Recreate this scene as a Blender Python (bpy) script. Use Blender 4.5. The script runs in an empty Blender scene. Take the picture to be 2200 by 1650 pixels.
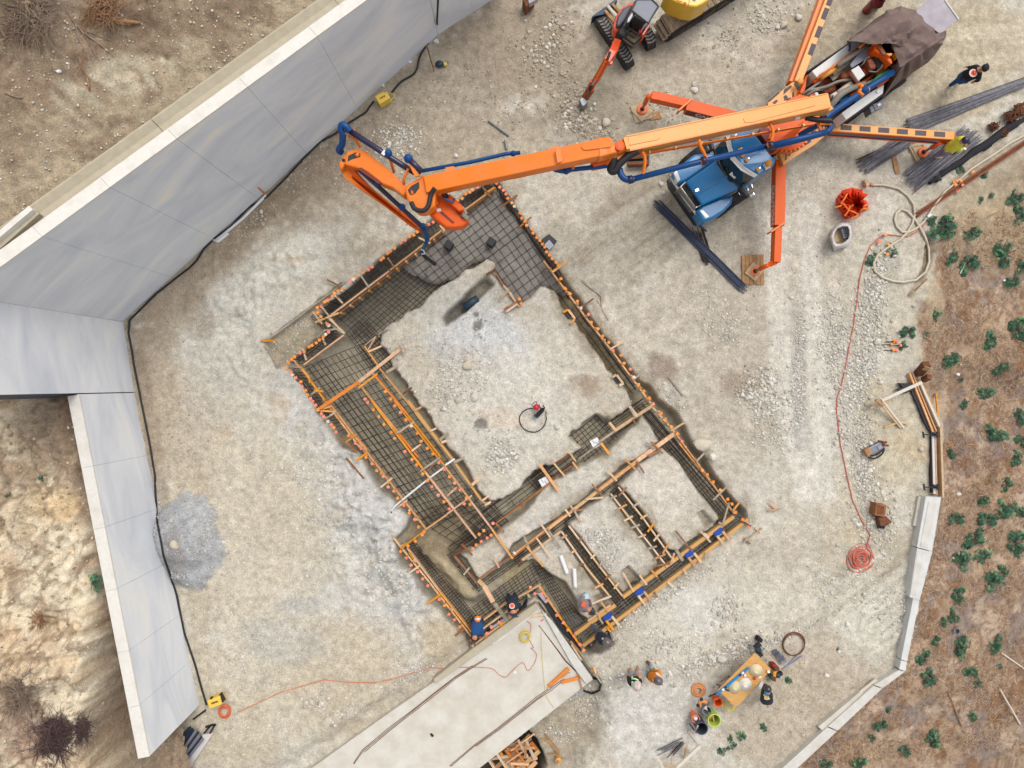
import bpy, bmesh, math, random
import numpy as np
from mathutils import Vector, Matrix, Euler
random.seed(7); np.random.seed(7)
S = bpy.context.scene
COL = S.collection
# ------------------------------------------------------------------ camera, sky, sun, exposure
H = 22.0                      # flying height of the drone, looking straight down
FPX = 1526.8                  # focal length in photo pixels (2200 px wide)
cam = bpy.data.cameras.new('camera'); cam.sensor_width = 36; cam.lens = 36*FPX/2200
cam.clip_start = 0.1; cam.clip_end = 500
camo = bpy.data.objects.new('camera', cam); COL.objects.link(camo)
camo.location = (0, 0, H); camo.rotation_euler = (0, 0, 0); S.camera = camo
SUN_EL, SUN_AZ = math.radians(60), math.radians(58)     # azimuth counted from +X: sun stands to the upper right of the frame
w = bpy.data.worlds.new('World'); S.world = w; w.use_nodes = True
nt = w.node_tree; nt.nodes.clear()
sky = nt.nodes.new('ShaderNodeTexSky'); sky.sky_type = 'NISHITA'; sky.sun_disc = False
sky.sun_elevation = SUN_EL; sky.sun_rotation = math.radians(90)-SUN_AZ
sky.dust_density = 4; sky.air_density = 1.5; sky.altitude = 200
hs = nt.nodes.new('ShaderNodeHueSaturation'); hs.inputs['Saturation'].default_value = 0.22
bg = nt.nodes.new('ShaderNodeBackground'); bg.inputs['Strength'].default_value = 0.15
ow = nt.nodes.new('ShaderNodeOutputWorld')
nt.links.new(sky.outputs[0], hs.inputs['Color']); nt.links.new(hs.outputs[0], bg.inputs[0]); nt.links.new(bg.outputs[0], ow.inputs[0])
sl = bpy.data.lights.new('sun', 'SUN'); sl.energy = 0.9; sl.angle = math.radians(26); sl.color = (1, .975, .94)
so = bpy.data.objects.new('sun', sl); COL.objects.link(so)
d = Vector((math.cos(SUN_AZ)*math.cos(SUN_EL), math.sin(SUN_AZ)*math.cos(SUN_EL), math.sin(SUN_EL)))
so.rotation_euler = d.to_track_quat('Z', 'Y').to_euler()
S.view_settings.view_transform = 'Standard'; S.view_settings.look = 'None'
S.view_settings.gamma = 1; S.view_settings.use_curve_mapping = False
S.view_settings.exposure = 0.43
S.render.engine = 'CYCLES'; S.cycles.use_denoising = True; S.cycles.max_bounces = 5; S.cycles.diffuse_bounces = 3
# ------------------------------------------------------------------ survey: photo pixel + height -> place on site
ZF = dict(A=(1200,0,.25451), B=(1650,0,.25451), C=(680,240,.25451), D=(1200,200,.25451), E=(1650,200,.25451), F=(1650,600,.25451),
          G=(560,560,.25451), H=(660,860,.25451), I=(1000,560,.25451), J=(1100,860,.25451), K=(800,1080,.25451), L=(1200,1080,.25451),
          M=(1200,1300,.25), N=(650,1230,.29545), O=(0,0,.31818), P=(0,500,.31818), Q=(0,850,.48476), R=(500,0,.3409),
          S=(1650,950,.42438), T=(1700,700,.24248), U=(1840,0,.14545), V=(1660,30,.13941), X=(1240,0,.14545), Y=(1470,1360,.13941),
          Z=(1780,360,.15756), YE=(1980,250,.063636), PE=(980,1240,.090909), PF=(1230,1250,.090909), PG=(1320,1410,.054545),
          PL=(1620,1450,.07874), EG=(980,1400,.15455), PX=(0,0,1), W1=(300,1480,.17857), BT=(700,250,.26251), UL=(0,0,.26253))
def px(fr, x, y):
    a = ZF[fr]; return (a[0]+x*a[2], a[1]+y*a[2])
def pp(fr, s):
    """'x,y x,y' in a survey frame -> list of photo pixels"""
    return [px(fr, *map(float, t.split(','))) for t in s.split()]
def W(uv, z=0.0):
    k = (H-z)/FPX
    return Vector(((uv[0]-1100)*k, (825-uv[1])*k, z))
def proj(X, Y, Z):
    k = FPX/(H-Z); return 1100+X*k, 825-Y*k
# ------------------------------------------------------------------ numpy noise
def _hash(ix, iy, seed):
    h = (ix.astype(np.int64)*374761393 + iy.astype(np.int64)*668265263 + seed*974634777) & 0xffffffff
    h = ((h ^ (h >> 13))*1274126177) & 0xffffffff
    h = (h ^ (h >> 16)) & 0xffff
    return h/65535.0
def vnoise(x, y, seed=0):
    ix = np.floor(x); iy = np.floor(y); fx = x-ix; fy = y-iy
    fx = fx*fx*(3-2*fx); fy = fy*fy*(3-2*fy)
    a = _hash(ix, iy, seed); b = _hash(ix+1, iy, seed); c = _hash(ix, iy+1, seed); e = _hash(ix+1, iy+1, seed)
    return (a*(1-fx)+b*fx)*(1-fy)+(c*(1-fx)+e*fx)*fy
def fbm(x, y, octv=4, seed=0, gain=.5):
    s = 0; a = 1; t = 0; c, sn = math.cos(.6), math.sin(.6)
    for i in range(octv):
        s = s+a*vnoise(x, y, seed+i*17); t += a; a *= gain
        x, y = (x*c-y*sn)*2.03+5.1, (x*sn+y*c)*2.03+1.7
    return s/t
def sstep(a, b, x):
    t = np.clip((x-a)/(b-a), 0, 1); return t*t*(3-2*t)
def sdf(poly, x, y):
    """signed distance to polygon, positive inside"""
    dmin = np.full(x.shape, 1e9); ins = np.zeros(x.shape, bool); n = len(poly)
    for i in range(n):
        x1, y1 = poly[i]; x2, y2 = poly[(i+1) % n]
        ex, ey = x2-x1, y2-y1; L = ex*ex+ey*ey+1e-12
        t = np.clip(((x-x1)*ex+(y-y1)*ey)/L, 0, 1)
        dmin = np.minimum(dmin, (x-x1-t*ex)**2+(y-y1-t*ey)**2)
        if y1 != y2:
            ins ^= ((y1 > y) != (y2 > y)) & (x < (x2-x1)*(y-y1)/(y2-y1)+x1)
    dd = np.sqrt(dmin); return np.where(ins, dd, -dd)
# ------------------------------------------------------------------ materials
def lin(c):
    c = c/255.0
    return c/12.92 if c <= .04045 else ((c+.055)/1.055)**2.4
KEXP = 1.32
def C(r, g, b, k=KEXP):
    return (min(lin(r)/k, .88), min(lin(g)/k, .88), min(lin(b)/k, .88), 1)
MATS = {}
def mat(name, rgb, rough=.75, metal=0., var=.18, scale=6., bump=0., rgb2=None, rnd=0., coat=0., k=KEXP, stretch=None, spec=.4, dirt=0., hue=0.):
    m = bpy.data.materials.new(name); m.use_nodes = True; MATS[name] = m
    n = m.node_tree.nodes; l = m.node_tree.links; p = n['Principled BSDF']
    p.inputs['Roughness'].default_value = rough; p.inputs['Metallic'].default_value = metal
    p.inputs['Specular IOR Level'].default_value = spec
    if coat: p.inputs['Coat Weight'].default_value = coat; p.inputs['Coat Roughness'].default_value = .12
    c1 = C(*rgb, k=k); c2 = C(*rgb2, k=k) if rgb2 else tuple(v*(1-var) for v in c1[:3])+(1,)
    tc = n.new('ShaderNodeNewGeometry'); src = tc.outputs['Position']
    if stretch:
        oc = n.new('ShaderNodeTexCoord'); src = oc.outputs['Object']
        mp = n.new('ShaderNodeMapping'); mp.inputs['Scale'].default_value = stretch; l.new(src, mp.inputs[0]); src = mp.outputs[0]
    no = n.new('ShaderNodeTexNoise'); no.inputs['Scale'].default_value = scale; no.inputs['Detail'].default_value = 5; no.inputs['Roughness'].default_value = .65
    l.new(src, no.inputs['Vector'])
    rp = n.new('ShaderNodeValToRGB'); rp.color_ramp.elements[0].position = .33; rp.color_ramp.elements[1].position = .67
    rp.color_ramp.elements[0].color = c2; rp.color_ramp.elements[1].color = c1
    l.new(no.outputs['Fac'], rp.inputs[0]); out = rp.outputs[0]
    if dirt:
        n2 = n.new('ShaderNodeTexNoise'); n2.inputs['Scale'].default_value = 2.3; n2.inputs['Detail'].default_value = 8; l.new(tc.outputs['Position'], n2.inputs['Vector'])
        r2 = n.new('ShaderNodeValToRGB'); r2.color_ramp.elements[0].position = .5; r2.color_ramp.elements[1].position = .75
        l.new(n2.outputs['Fac'], r2.inputs[0]); mu = n.new('ShaderNodeMath'); mu.operation = 'MULTIPLY'; mu.inputs[1].default_value = dirt; l.new(r2.outputs[0], mu.inputs[0])
        mx = n.new('ShaderNodeMixRGB'); mx.inputs[2].default_value = C(178, 160, 132); l.new(mu.outputs[0], mx.inputs[0]); l.new(out, mx.inputs[1]); out = mx.outputs[0]
    if rnd or hue:
        oi = n.new('ShaderNodeObjectInfo'); hv = n.new('ShaderNodeHueSaturation')
        mr = n.new('ShaderNodeMapRange'); mr.inputs[3].default_value = 1-rnd; mr.inputs[4].default_value = 1+rnd
        l.new(oi.outputs['Random'], mr.inputs[0]); l.new(mr.outputs[0], hv.inputs['Value'])
        if hue:
            m2 = n.new('ShaderNodeMath'); m2.operation = 'FRACT'; m3 = n.new('ShaderNodeMath'); m3.operation = 'MULTIPLY'; m3.inputs[1].default_value = 7.31
            l.new(oi.outputs['Random'], m3.inputs[0]); l.new(m3.outputs[0], m2.inputs[0])
            ms = n.new('ShaderNodeMapRange'); ms.inputs[3].default_value = 1-hue; ms.inputs[4].default_value = 1.0+hue*.3
            l.new(m2.outputs[0], ms.inputs[0]); l.new(ms.outputs[0], hv.inputs['Saturation'])
        l.new(out, hv.inputs['Color']); out = hv.outputs[0]
    l.new(out, p.inputs['Base Color'])
    if bump:
        b = n.new('ShaderNodeBump'); b.inputs['Strength'].default_value = bump; b.inputs['Distance'].default_value = .02
        l.new(no.outputs['Fac'], b.inputs['Height']); l.new(b.outputs[0], p.inputs['Normal'])
    return m
def attr_mat(name, rough=.95, bump=.5, fine=26., amp=.22, pebble=.4, micro=.4):
    """soil / foliage material: colour comes from the mesh's own 'Col' attribute, grain from noise"""
    m = bpy.data.materials.new(name); m.use_nodes = True; MATS[name] = m
    n = m.node_tree.nodes; l = m.node_tree.links; p = n['Principled BSDF']; p.inputs['Roughness'].default_value = rough
    p.inputs['Specular IOR Level'].default_value = .15
    at = n.new('ShaderNodeAttribute'); at.attribute_name = 'Col'
    g = n.new('ShaderNodeNewGeometry')
    n1 = n.new('ShaderNodeTexNoise'); n1.inputs['Scale'].default_value = fine; n1.inputs['Detail'].default_value = 4; n1.inputs['Roughness'].default_value = .7
    n2 = n.new('ShaderNodeTexNoise'); n2.inputs['Scale'].default_value = 5; n2.inputs['Detail'].default_value = 7; n2.inputs['Roughness'].default_value = .68
    vo = n.new('ShaderNodeTexVoronoi'); vo.inputs['Scale'].default_value = 15
    for q in (n1, n2, vo): l.new(g.outputs['Position'], q.inputs['Vector'])
    mr = n.new('ShaderNodeMapRange'); mr.inputs[1].default_value = .25; mr.inputs[2].default_value = .75; mr.inputs[3].default_value = 1-amp; mr.inputs[4].default_value = 1+amp
    l.new(n1.outputs['Fac'], mr.inputs[0])
    m2 = n.new('ShaderNodeMapRange'); m2.inputs[1].default_value = .25; m2.inputs[2].default_value = .75; m2.inputs[3].default_value = 1-amp*.8; m2.inputs[4].default_value = 1+amp*.8
    l.new(n2.outputs['Fac'], m2.inputs[0])
    mm = n.new('ShaderNodeMath'); mm.operation = 'MULTIPLY'; l.new(mr.outputs[0], mm.inputs[0]); l.new(m2.outputs[0], mm.inputs[1])
    fac = mm.outputs[0]
    if pebble:
        vr = n.new('ShaderNodeMapRange'); vr.inputs[1].default_value = .10; vr.inputs[2].default_value = .26; vr.inputs[3].default_value = 1+pebble; vr.inputs[4].default_value = 1
        l.new(vo.outputs['Distance'], vr.inputs[0])
        # only some cells carry a pebble
        sp = n.new('ShaderNodeSeparateColor'); l.new(vo.outputs['Color'], sp.inputs[0])
        gt = n.new('ShaderNodeMath'); gt.operation = 'GREATER_THAN'; gt.inputs[1].default_value = .62; l.new(sp.outputs[0], gt.inputs[0])
        mx = n.new('ShaderNodeMix'); mx.inputs[2].default_value = 1.0; l.new(gt.outputs[0], mx.inputs[0]); l.new(vr.outputs[0], mx.inputs[3])
        m3 = n.new('ShaderNodeMath'); m3.operation = 'MULTIPLY'; l.new(fac, m3.inputs[0]); l.new(mx.outputs[0], m3.inputs[1]); fac = m3.outputs[0]
    vm = n.new('ShaderNodeVectorMath'); vm.operation = 'SCALE'; l.new(at.outputs['Color'], vm.inputs[0]); l.new(fac, vm.inputs['Scale'])
    l.new(vm.outputs[0], p.inputs['Base Color'])
    if bump:
        b = n.new('ShaderNodeBump'); b.inputs['Strength'].default_value = bump; b.inputs['Distance'].default_value = .05
        ad = n.new('ShaderNodeMath'); ad.operation = 'MULTIPLY_ADD'; ad.inputs[1].default_value = micro
        l.new(n1.outputs['Fac'], ad.inputs[0]); l.new(n2.outputs['Fac'], ad.inputs[2])
        l.new(ad.outputs[0], b.inputs['Height']); l.new(b.outputs[0], p.inputs['Normal'])
    return m
# ------------------------------------------------------------------ mesh building
class MB:
    def __init__(s): s.v = []; s.f = []
    def quad(s, *pts):
        i = len(s.v); s.v += [tuple(p) for p in pts]; s.f.append(tuple(range(i, i+len(pts)))); return s
    def hull8(s, b, t):
        """b, t: bottom and top rings with the same number of points (counter-clockwise seen from above)"""
        i = len(s.v); n = len(b); s.v += [tuple(p) for p in b]+[tuple(p) for p in t]
        s.f.append(tuple(reversed(range(i, i+n)))); s.f.append(tuple(range(i+n, i+2*n)))
        for k in range(n):
            j = (k+1) % n; s.f.append((i+k, i+j, i+n+j, i+n+k))
        return s
    def prism(s, uv, z1, z0):
        """vertical prism whose TOP outline is seen at pixels uv at height z1"""
        t = [W(q, z1) for q in uv] if not isinstance(uv[0], Vector) else [Vector((q.x, q.y, z1)) for q in uv]
        a = sum(t[i].x*t[(i+1) % len(t)].y-t[(i+1) % len(t)].x*t[i].y for i in range(len(t)))
        if a < 0: t.reverse()
        return s.hull8([Vector((q.x, q.y, z0)) for q in t], t)
    def box(s, c, sx, sy, sz, rot=0):
        R = Matrix.Rotation(rot, 3, 'Z'); c = Vector(c)
        q = [c+R@Vector((x*sx/2, y*sy/2, 0)) for x, y in ((-1,-1),(1,-1),(1,1),(-1,1))]
        return s.hull8([v-Vector((0,0,sz/2)) for v in q], [v+Vector((0,0,sz/2)) for v in q])
    def beam(s, p, q, wd, ht, up=(0,0,1)):
        """rectangular bar from p to q (centre line of the TOP face)"""
        p, q = Vector(p), Vector(q); dr = (q-p).normalized(); si = dr.cross(Vector(up))
        if si.length < 1e-4: si = dr.cross(Vector((1,0,0)))
        si.normalize(); u = si.cross(dr).normalized()
        a, b = si*wd/2, u*ht
        return s.hull8([p-a-b, p+a-b, q+a-b, q-a-b], [p-a, p+a, q+a, q-a])
    def tube(s, pts, r, n=8, closed=False):
        pts = [Vector(p) for p in pts]; i0 = len(s.v); m = len(pts)
        for k, p in enumerate(pts):
            a = pts[k-1] if (k or closed) else pts[0]; b = pts[(k+1) % m] if (k < m-1 or closed) else pts[-1]
            dr = (b-a); dr = dr.normalized() if dr.length > 1e-9 else Vector((1,0,0))
            si = dr.cross(Vector((0,0,1)))
            if si.length < .05: si = dr.cross(Vector((1,0,0)))
            si.normalize(); u = si.cross(dr); rr = r[k] if isinstance(r, (list, tuple)) else r
            for j in range(n):
                t = 2*math.pi*j/n; s.v.append(tuple(p+(si*math.cos(t)+u*math.sin(t))*rr))
        for k in range(m if closed else m-1):
            k2 = (k+1) % m
            for j in range(n):
                j2 = (j+1) % n; s.f.append((i0+k*n+j, i0+k2*n+j, i0+k2*n+j2, i0+k*n+j2))
        if not closed:
            s.f.append(tuple(i0+j for j in range(n))); s.f.append(tuple(i0+(m-1)*n+j for j in reversed(range(n))))
        return s
    def cyl(s, p, q, r0, r1=None, n=14): return s.tube([p, q], [r0, r0 if r1 is None else r1], n)
    def lathe(s, c, prof, n=20):
        """prof: (radius, height) pairs"""
        c = Vector(c); i0 = len(s.v); m = len(prof)
        for r, h in prof:
            for j in range(n):
                t = 2*math.pi*j/n; s.v.append((c.x+r*math.cos(t), c.y+r*math.sin(t), c.z+h))
        for k in range(m-1):
            for j in range(n):
                j2 = (j+1) % n; s.f.append((i0+k*n+j, i0+k*n+j2, i0+(k+1)*n+j2, i0+(k+1)*n+j))
        if prof[0][0] > 1e-5: s.f.append(tuple(reversed([i0+j for j in range(n)])))
        if prof[-1][0] > 1e-5: s.f.append(tuple(i0+(m-1)*n+j for j in range(n)))
        return s
    def ball(s, c, r, n=10, sc=(1,1,1)):
        c = Vector(c); i0 = len(s.v); m = n//2+1
        for k in range(m):
            ph = math.pi*k/(m-1)
            for j in range(n):
                t = 2*math.pi*j/n
                s.v.append((c.x+r*sc[0]*math.sin(ph)*math.cos(t), c.y+r*sc[1]*math.sin(ph)*math.sin(t), c.z+r*sc[2]*math.cos(ph)))
        for k in range(m-1):
            for j in range(n):
                j2 = (j+1) % n; s.f.append((i0+k*n+j, i0+(k+1)*n+j, i0+(k+1)*n+j2, i0+k*n+j2))
        return s
    def mesh(s, name, smooth=False):
        me = bpy.data.meshes.new(name); me.from_pydata(s.v, [], s.f); me.validate(); me.update()
        if smooth: me.polygons.foreach_set('use_smooth', [True]*len(me.polygons))
        return me
    def build(s, name, m, parent=None, smooth=False, bevel=0):
        o = bpy.data.objects.new(name, s.mesh(name, smooth)); COL.objects.link(o)
        if m is not None: o.data.materials.append(MATS[m] if isinstance(m, str) else m)
        if parent is not None:
            o.parent = parent; o.matrix_parent_inverse = Matrix.Translation(-parent.location) if parent.location.length else Matrix()
        if bevel:
            b = o.modifiers.new('bevel', 'BEVEL'); b.width = bevel; b.segments = 2; b.limit_method = 'ANGLE'
        return o
def tag(o, label=None, cat=None, group=None, kind=None):
    if label: o['label'] = label
    if cat: o['category'] = cat
    if group: o['group'] = group
    if kind: o['kind'] = kind
    return o
def thing(name, label, cat, loc=(0,0,0), group=None):
    o = bpy.data.objects.new(name, None); COL.objects.link(o); o.location = Vector(loc); o.empty_display_size = .1
    return tag(o, label, cat, group)
def inst(name, me, parent=None, loc=(0,0,0), rot=(0,0,0), sc=(1,1,1)):
    o = bpy.data.objects.new(name, me); COL.objects.link(o); o.location = loc; o.rotation_euler = rot; o.scale = sc
    if parent is not None:
        o.parent = parent; o.matrix_parent_inverse = Matrix.Translation(-parent.location)
    return o
UNIT = {}
def unit_box(m):
    if m not in UNIT:
        me = MB().box((0,0,0), 1, 1, 1).mesh('board'); me.materials.append(MATS[m]); UNIT[m] = me
    return UNIT[m]
def unit_bar(m, n=6):
    if (m, n) not in UNIT:
        me = MB().cyl((-.5,0,0), (.5,0,0), 1, n=n).mesh('bar', True); me.materials.append(MATS[m]); UNIT[(m, n)] = me
    return UNIT[(m, n)]
def board(name, p, q, wd, ht, m, parent=None):
    """plank from p to q (centre line of its top face), one object sharing a unit mesh"""
    p, q = Vector(p), Vector(q); dr = q-p; L = dr.length
    o = inst(name, unit_box(m), parent, (p+q)/2-Vector((0,0,ht/2)), (0, -math.asin(max(-1, min(1, dr.z/L))), math.atan2(dr.y, dr.x)), (L, wd, ht))
    return o
def bar(name, p, q, r, m, parent=None, n=6):
    p, q = Vector(p), Vector(q); dr = q-p; L = dr.length
    return inst(name, unit_bar(m, n), parent, (p+q)/2, (0, -math.asin(max(-1, min(1, dr.z/L))), math.atan2(dr.y, dr.x)), (L, r, r))
def smooth_path(pts, sub=6):
    """Catmull-Rom through points"""
    P = [Vector(p) for p in pts]; out = []
    for i in range(len(P)-1):
        a = P[max(i-1, 0)]; b = P[i]; c = P[i+1]; e = P[min(i+2, len(P)-1)]
        for k in range(sub):
            t = k/sub
            out.append(.5*((2*b)+(c-a)*t+(2*a-5*b+4*c-e)*t*t+(3*b-a-3*c+e)*t**3))
    out.append(P[-1]); return out
def text_mesh(name, body, m, parent, size, mw, extr=.002):
    cu = bpy.data.curves.new(name, 'FONT'); cu.body = body; cu.size = size; cu.extrude = extr; cu.offset = size*.03; cu.align_x = 'CENTER'; cu.align_y = 'CENTER'
    t = bpy.data.objects.new('tmp', cu); COL.objects.link(t)
    bpy.context.view_layer.update()
    me = bpy.data.meshes.new_from_object(t.evaluated_get(bpy.context.evaluated_depsgraph_get()))
    bpy.data.objects.remove(t); me.name = name; me.transform(mw); me.materials.append(MATS[m])
    o = bpy.data.objects.new(name, me); COL.objects.link(o)
    if parent is not None:
        o.parent = parent; o.matrix_parent_inverse = Matrix.Translation(-parent.location)
    return o
def sheet_from_grid(name, X, Y, Z, col, m, mask=None, kind='structure'):
    """regular grid -> mesh with a colour attribute"""
    ny, nx = X.shape
    idx = np.arange(nx*ny).reshape(ny, nx)
    q = np.stack([idx[:-1,:-1], idx[:-1,1:], idx[1:,1:], idx[1:,:-1]], -1).reshape(-1, 4)
    if mask is not None:
        mk = (mask[:-1,:-1] & mask[:-1,1:] & mask[1:,1:] & mask[1:,:-1]).reshape(-1); q = q[mk]
    me = bpy.data.meshes.new(name)
    co = np.stack([X.ravel(), Y.ravel(), Z.ravel()], -1).astype(np.float32)
    used = np.zeros(nx*ny, bool); used[q.ravel()] = True
    remap = np.cumsum(used)-1; co = co[used]; q = remap[q]
    me.vertices.add(len(co)); me.vertices.foreach_set('co', co.ravel())
    me.loops.add(q.size); me.loops.foreach_set('vertex_index', q.ravel().astype(np.int32))
    me.polygons.add(len(q)); me.polygons.foreach_set('loop_start', np.arange(0, q.size, 4, dtype=np.int32))
    me.polygons.foreach_set('use_smooth', np.ones(len(q), bool))
    me.update(calc_edges=True)
    a = me.color_attributes.new('Col', 'FLOAT_COLOR', 'POINT')
    c4 = np.ones((nx*ny, 4), np.float32); c4[:, :3] = col.reshape(-1, 3); a.data.foreach_set('color', c4[used].ravel())
    me.materials.append(MATS[m])
    o = bpy.data.objects.new(name, me); COL.objects.link(o); tag(o, kind=kind); return o
def big_mesh(name, co, faces, col, m, smooth=False):
    """arrays -> one mesh; faces: int array n x k, col: per vertex rgb or None"""
    me = bpy.data.meshes.new(name); k = faces.shape[1]
    me.vertices.add(len(co)); me.vertices.foreach_set('co', np.asarray(co, np.float32).ravel())
    me.loops.add(faces.size); me.loops.foreach_set('vertex_index', faces.ravel().astype(np.int32))
    me.polygons.add(len(faces)); me.polygons.foreach_set('loop_start', np.arange(0, faces.size, k, dtype=np.int32))
    if smooth: me.polygons.foreach_set('use_smooth', np.ones(len(faces), bool))
    me.update(calc_edges=True)
    if col is not None:
        a = me.color_attributes.new('Col', 'FLOAT_COLOR', 'POINT'); c4 = np.ones((len(co), 4), np.float32); c4[:, :3] = col; a.data.foreach_set('color', c4.ravel())
    me.materials.append(MATS[m]); return me
# ------------------------------------------------------------------ material list
mat('wall_concrete', (168,169,178), .8, var=.12, scale=1.0, rgb2=(150,149,154), k=.82, stretch=(.35,.35,1.3), bump=.15)
mat('coping_concrete', (236,230,220), .85, var=.1, scale=9, bump=.2, dirt=.25)
mat('gutter_concrete', (196,184,160), .9, var=.14, scale=5, bump=.2, dirt=.4)
mat('slab_concrete', (222,216,205), .85, scale=1.6, rgb2=(204,196,180), bump=.12, dirt=.3)
mat('white_concrete', (222,218,210), .85, scale=3, rgb2=(205,200,190), bump=.1, dirt=.3)
mat('edge_concrete', (224,223,219), .85, scale=3, rgb2=(208,206,200), bump=.1)
mat('form_wood', (232,164,76), .75, scale=9, rgb2=(204,132,54), rnd=.22, hue=.35)
mat('pale_wood', (226,192,148), .8, scale=9, rgb2=(204,164,118), rnd=.15, hue=.3)
mat('grey_wood', (188,172,150), .85, scale=8, rgb2=(150,132,108), rnd=.15, hue=.3)
mat('brown_wood', (168,112,66), .8, scale=8, rgb2=(120,78,46), rnd=.2, hue=.2)
mat('plywood', (222,172,104), .7, scale=5, rgb2=(204,150,84), stretch=(.6,4,1), dirt=.2)
mat('bright_orange_wood', (238,146,58), .7, scale=8, rgb2=(214,118,40), rnd=.15)
mat('rebar', (46,48,58), .6, .3, scale=14, rgb2=(84,66,54))
mat('rebar_light', (176,172,164), .6, .2, scale=14, rgb2=(120,112,104))
mat('rebar_blue', (70,80,112), .5, .1, scale=10, rgb2=(56,62,72), rnd=.3)
mat('rebar_grey', (140,138,146), .6, .05, scale=10, rgb2=(98,94,98), rnd=.3)
mat('rust', (140,84,52), .85, scale=12, rgb2=(92,56,38), rnd=.2)
mat('cap_orange', (255,150,52), .5, var=.05, rnd=.06); mat('cap_pink', (255,140,112), .5, var=.05, rnd=.06); mat('cap_white', (236,214,190), .5, var=.05)
mat('boom_pale', (240,168,82), .4, var=.06, scale=3, coat=.08, spec=.3, dirt=.15); mat('boom_orange', (248,128,22), .38, var=.07, scale=3, coat=.08, spec=.3, dirt=.12)
mat('boom_deep', (240,98,14), .45, var=.08, scale=4, spec=.25, dirt=.12); mat('machine_red', (226,70,26), .4, var=.12, scale=6, dirt=.2); mat('dark_red', (128,34,16), .5)
mat('jack_disc', (240,116,56), .5, var=.15, scale=14, dirt=.3)
mat('rusty_orange', (176,92,52), .6, scale=9, rgb2=(120,64,40))
mat('anti_slip', (112,100,104), .95, var=.2, scale=30)
mat('truck_blue', (0,118,178), .32, var=.06, scale=2, coat=.25, dirt=.1); mat('pipe_blue', (6,72,132), .4, var=.15, scale=8, spec=.3); mat('pipe_navy', (38,30,66), .35, coat=.2)
mat('chrome', (210,208,206), .18, .9, var=.1); mat('steel', (150,150,156), .4, .6, var=.2, scale=8); mat('steel_white', (230,226,222), .5, var=.06, scale=4, dirt=.06)
mat('glass_dark', (34,44,44), .06, var=.1, spec=.8); mat('lamp_glass', (226,226,224), .15, var=.1, spec=.7); mat('amber', (246,160,40), .2)
mat('rubber', (46,42,42), .85, var=.3, scale=10, dirt=.25); mat('track_rubber', (58,54,52), .9, var=.3, scale=9, dirt=.35); mat('lug', (150,144,140), .9, var=.2, scale=14); mat('black_plastic', (36,36,40), .5, var=.2); mat('dark_deck', (56,54,66), .7, var=.2, scale=9)
mat('hose_black', (38,36,38), .6, var=.15); mat('hose_grey', (150,144,134), .7, var=.15); mat('hose_white', (216,202,178), .6, var=.08); mat('hose_red', (214,112,90), .6, var=.1); mat('cord_orange', (234,118,70), .6, var=.1); mat('hose_tan', (222,150,92), .5, var=.12, scale=9); mat('cord_yellow', (232,206,96), .6, var=.1); mat('hose_green', (40,146,84), .5)
mat('tarp', (134,112,104), .85, var=.16, scale=4, bump=.2, rgb2=(112,92,86)); mat('tailboard', (190,180,186), .7, scale=3, rgb2=(166,158,166), dirt=.15)
mat('red_sheet', (252,64,12), .5, var=.1, scale=4); mat('orange_strap', (255,150,60), .6)
mat('white_bag', (222,214,210), .7, var=.08, scale=8); mat('white_plastic', (238,236,236), .4, var=.04); mat('offwhite', (226,214,196), .6, var=.08, scale=9)
mat('yellow_machine', (238,192,40), .35, var=.08, scale=4, coat=.2, dirt=.15); mat('yellow_box', (246,206,84), .5, var=.06, scale=8, dirt=.1)
mat('lime', (196,222,96), .45, var=.08); mat('lime_in', (206,222,160), .5); mat('dark_plastic', (74,82,96), .5, var=.15); mat('bucket_orange', (250,104,34), .45); mat('bucket_coral', (252,140,96), .45)
mat('blue_form', (26,74,168), .4, var=.1); mat('level_blue', (20,140,206), .35); mat('straw_hat', (232,214,170), .8, var=.1, scale=20); mat('hat_white', (240,230,214), .8, var=.06, scale=20)
mat('black_sheet', (40,40,46), .45, var=.2, scale=7); mat('grey_sheet', (176,180,190), .6, var=.1)
mat('undercarriage', (184,164,136), .85, scale=7, rgb2=(138,116,92), rnd=.15); mat('excavator_red', (236,82,34), .35, var=.06, coat=.2, dirt=.12); mat('grey_hood', (70,70,80), .45, var=.08); mat('canopy_grey', (134,136,146), .5, var=.06)
mat('mat_tan', (206,184,150), .85, scale=8, rgb2=(184,160,124)); mat('plank_old', (190,148,104), .85, scale=8, rgb2=(158,116,78), rnd=.15)
mat('skin', (206,146,112), .6, var=.06); mat('helmet_black', (40,42,52), .25, coat=.5); mat('helmet_grey', (112,100,100), .3, coat=.4); mat('helmet_white', (232,214,204), .3); mat('hivis', (196,255,190), .5); mat('hivis_white', (250,244,236), .5)
mat('pipe_rust', (168,100,66), .7, scale=6, rgb2=(120,70,46)); mat('bin_inside', (40,46,58), .6)
mat('twig', (168,148,130), .9, scale=12, rgb2=(130,108,92)); mat('twig_dark', (112,88,84), .9, scale=12, rgb2=(84,64,60)); mat('dry_wood', (190,150,112), .9, scale=12, rgb2=(128,86,58))
mat('emblem_orange', (240,96,40), .6, var=0); mat('emblem_white', (226,214,206), .6, var=0); mat('emblem_yellow', (250,206,90), .6, var=0)
mat('text_white', (244,226,220), .5, var=0); mat('text_dark', (96,50,16), .6, var=0); mat('paper', (240,232,230), .7, var=.03); mat('pink_mark', (240,110,110), .8)
mat('pack_green', (28,92,70), .6); mat('pack_red', (160,40,36), .6); mat('pack_yellow', (236,160,40), .5)
mat('red_paint', (150,28,40), .3, coat=.3, var=.2, scale=9); mat('pump_red', (222,24,50), .3, coat=.3); mat('navy_steel', (60,66,92), .5, .4, scale=9, rgb2=(44,72,80)); mat('lilac_bar', (160,160,188), .5, .3)
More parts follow.
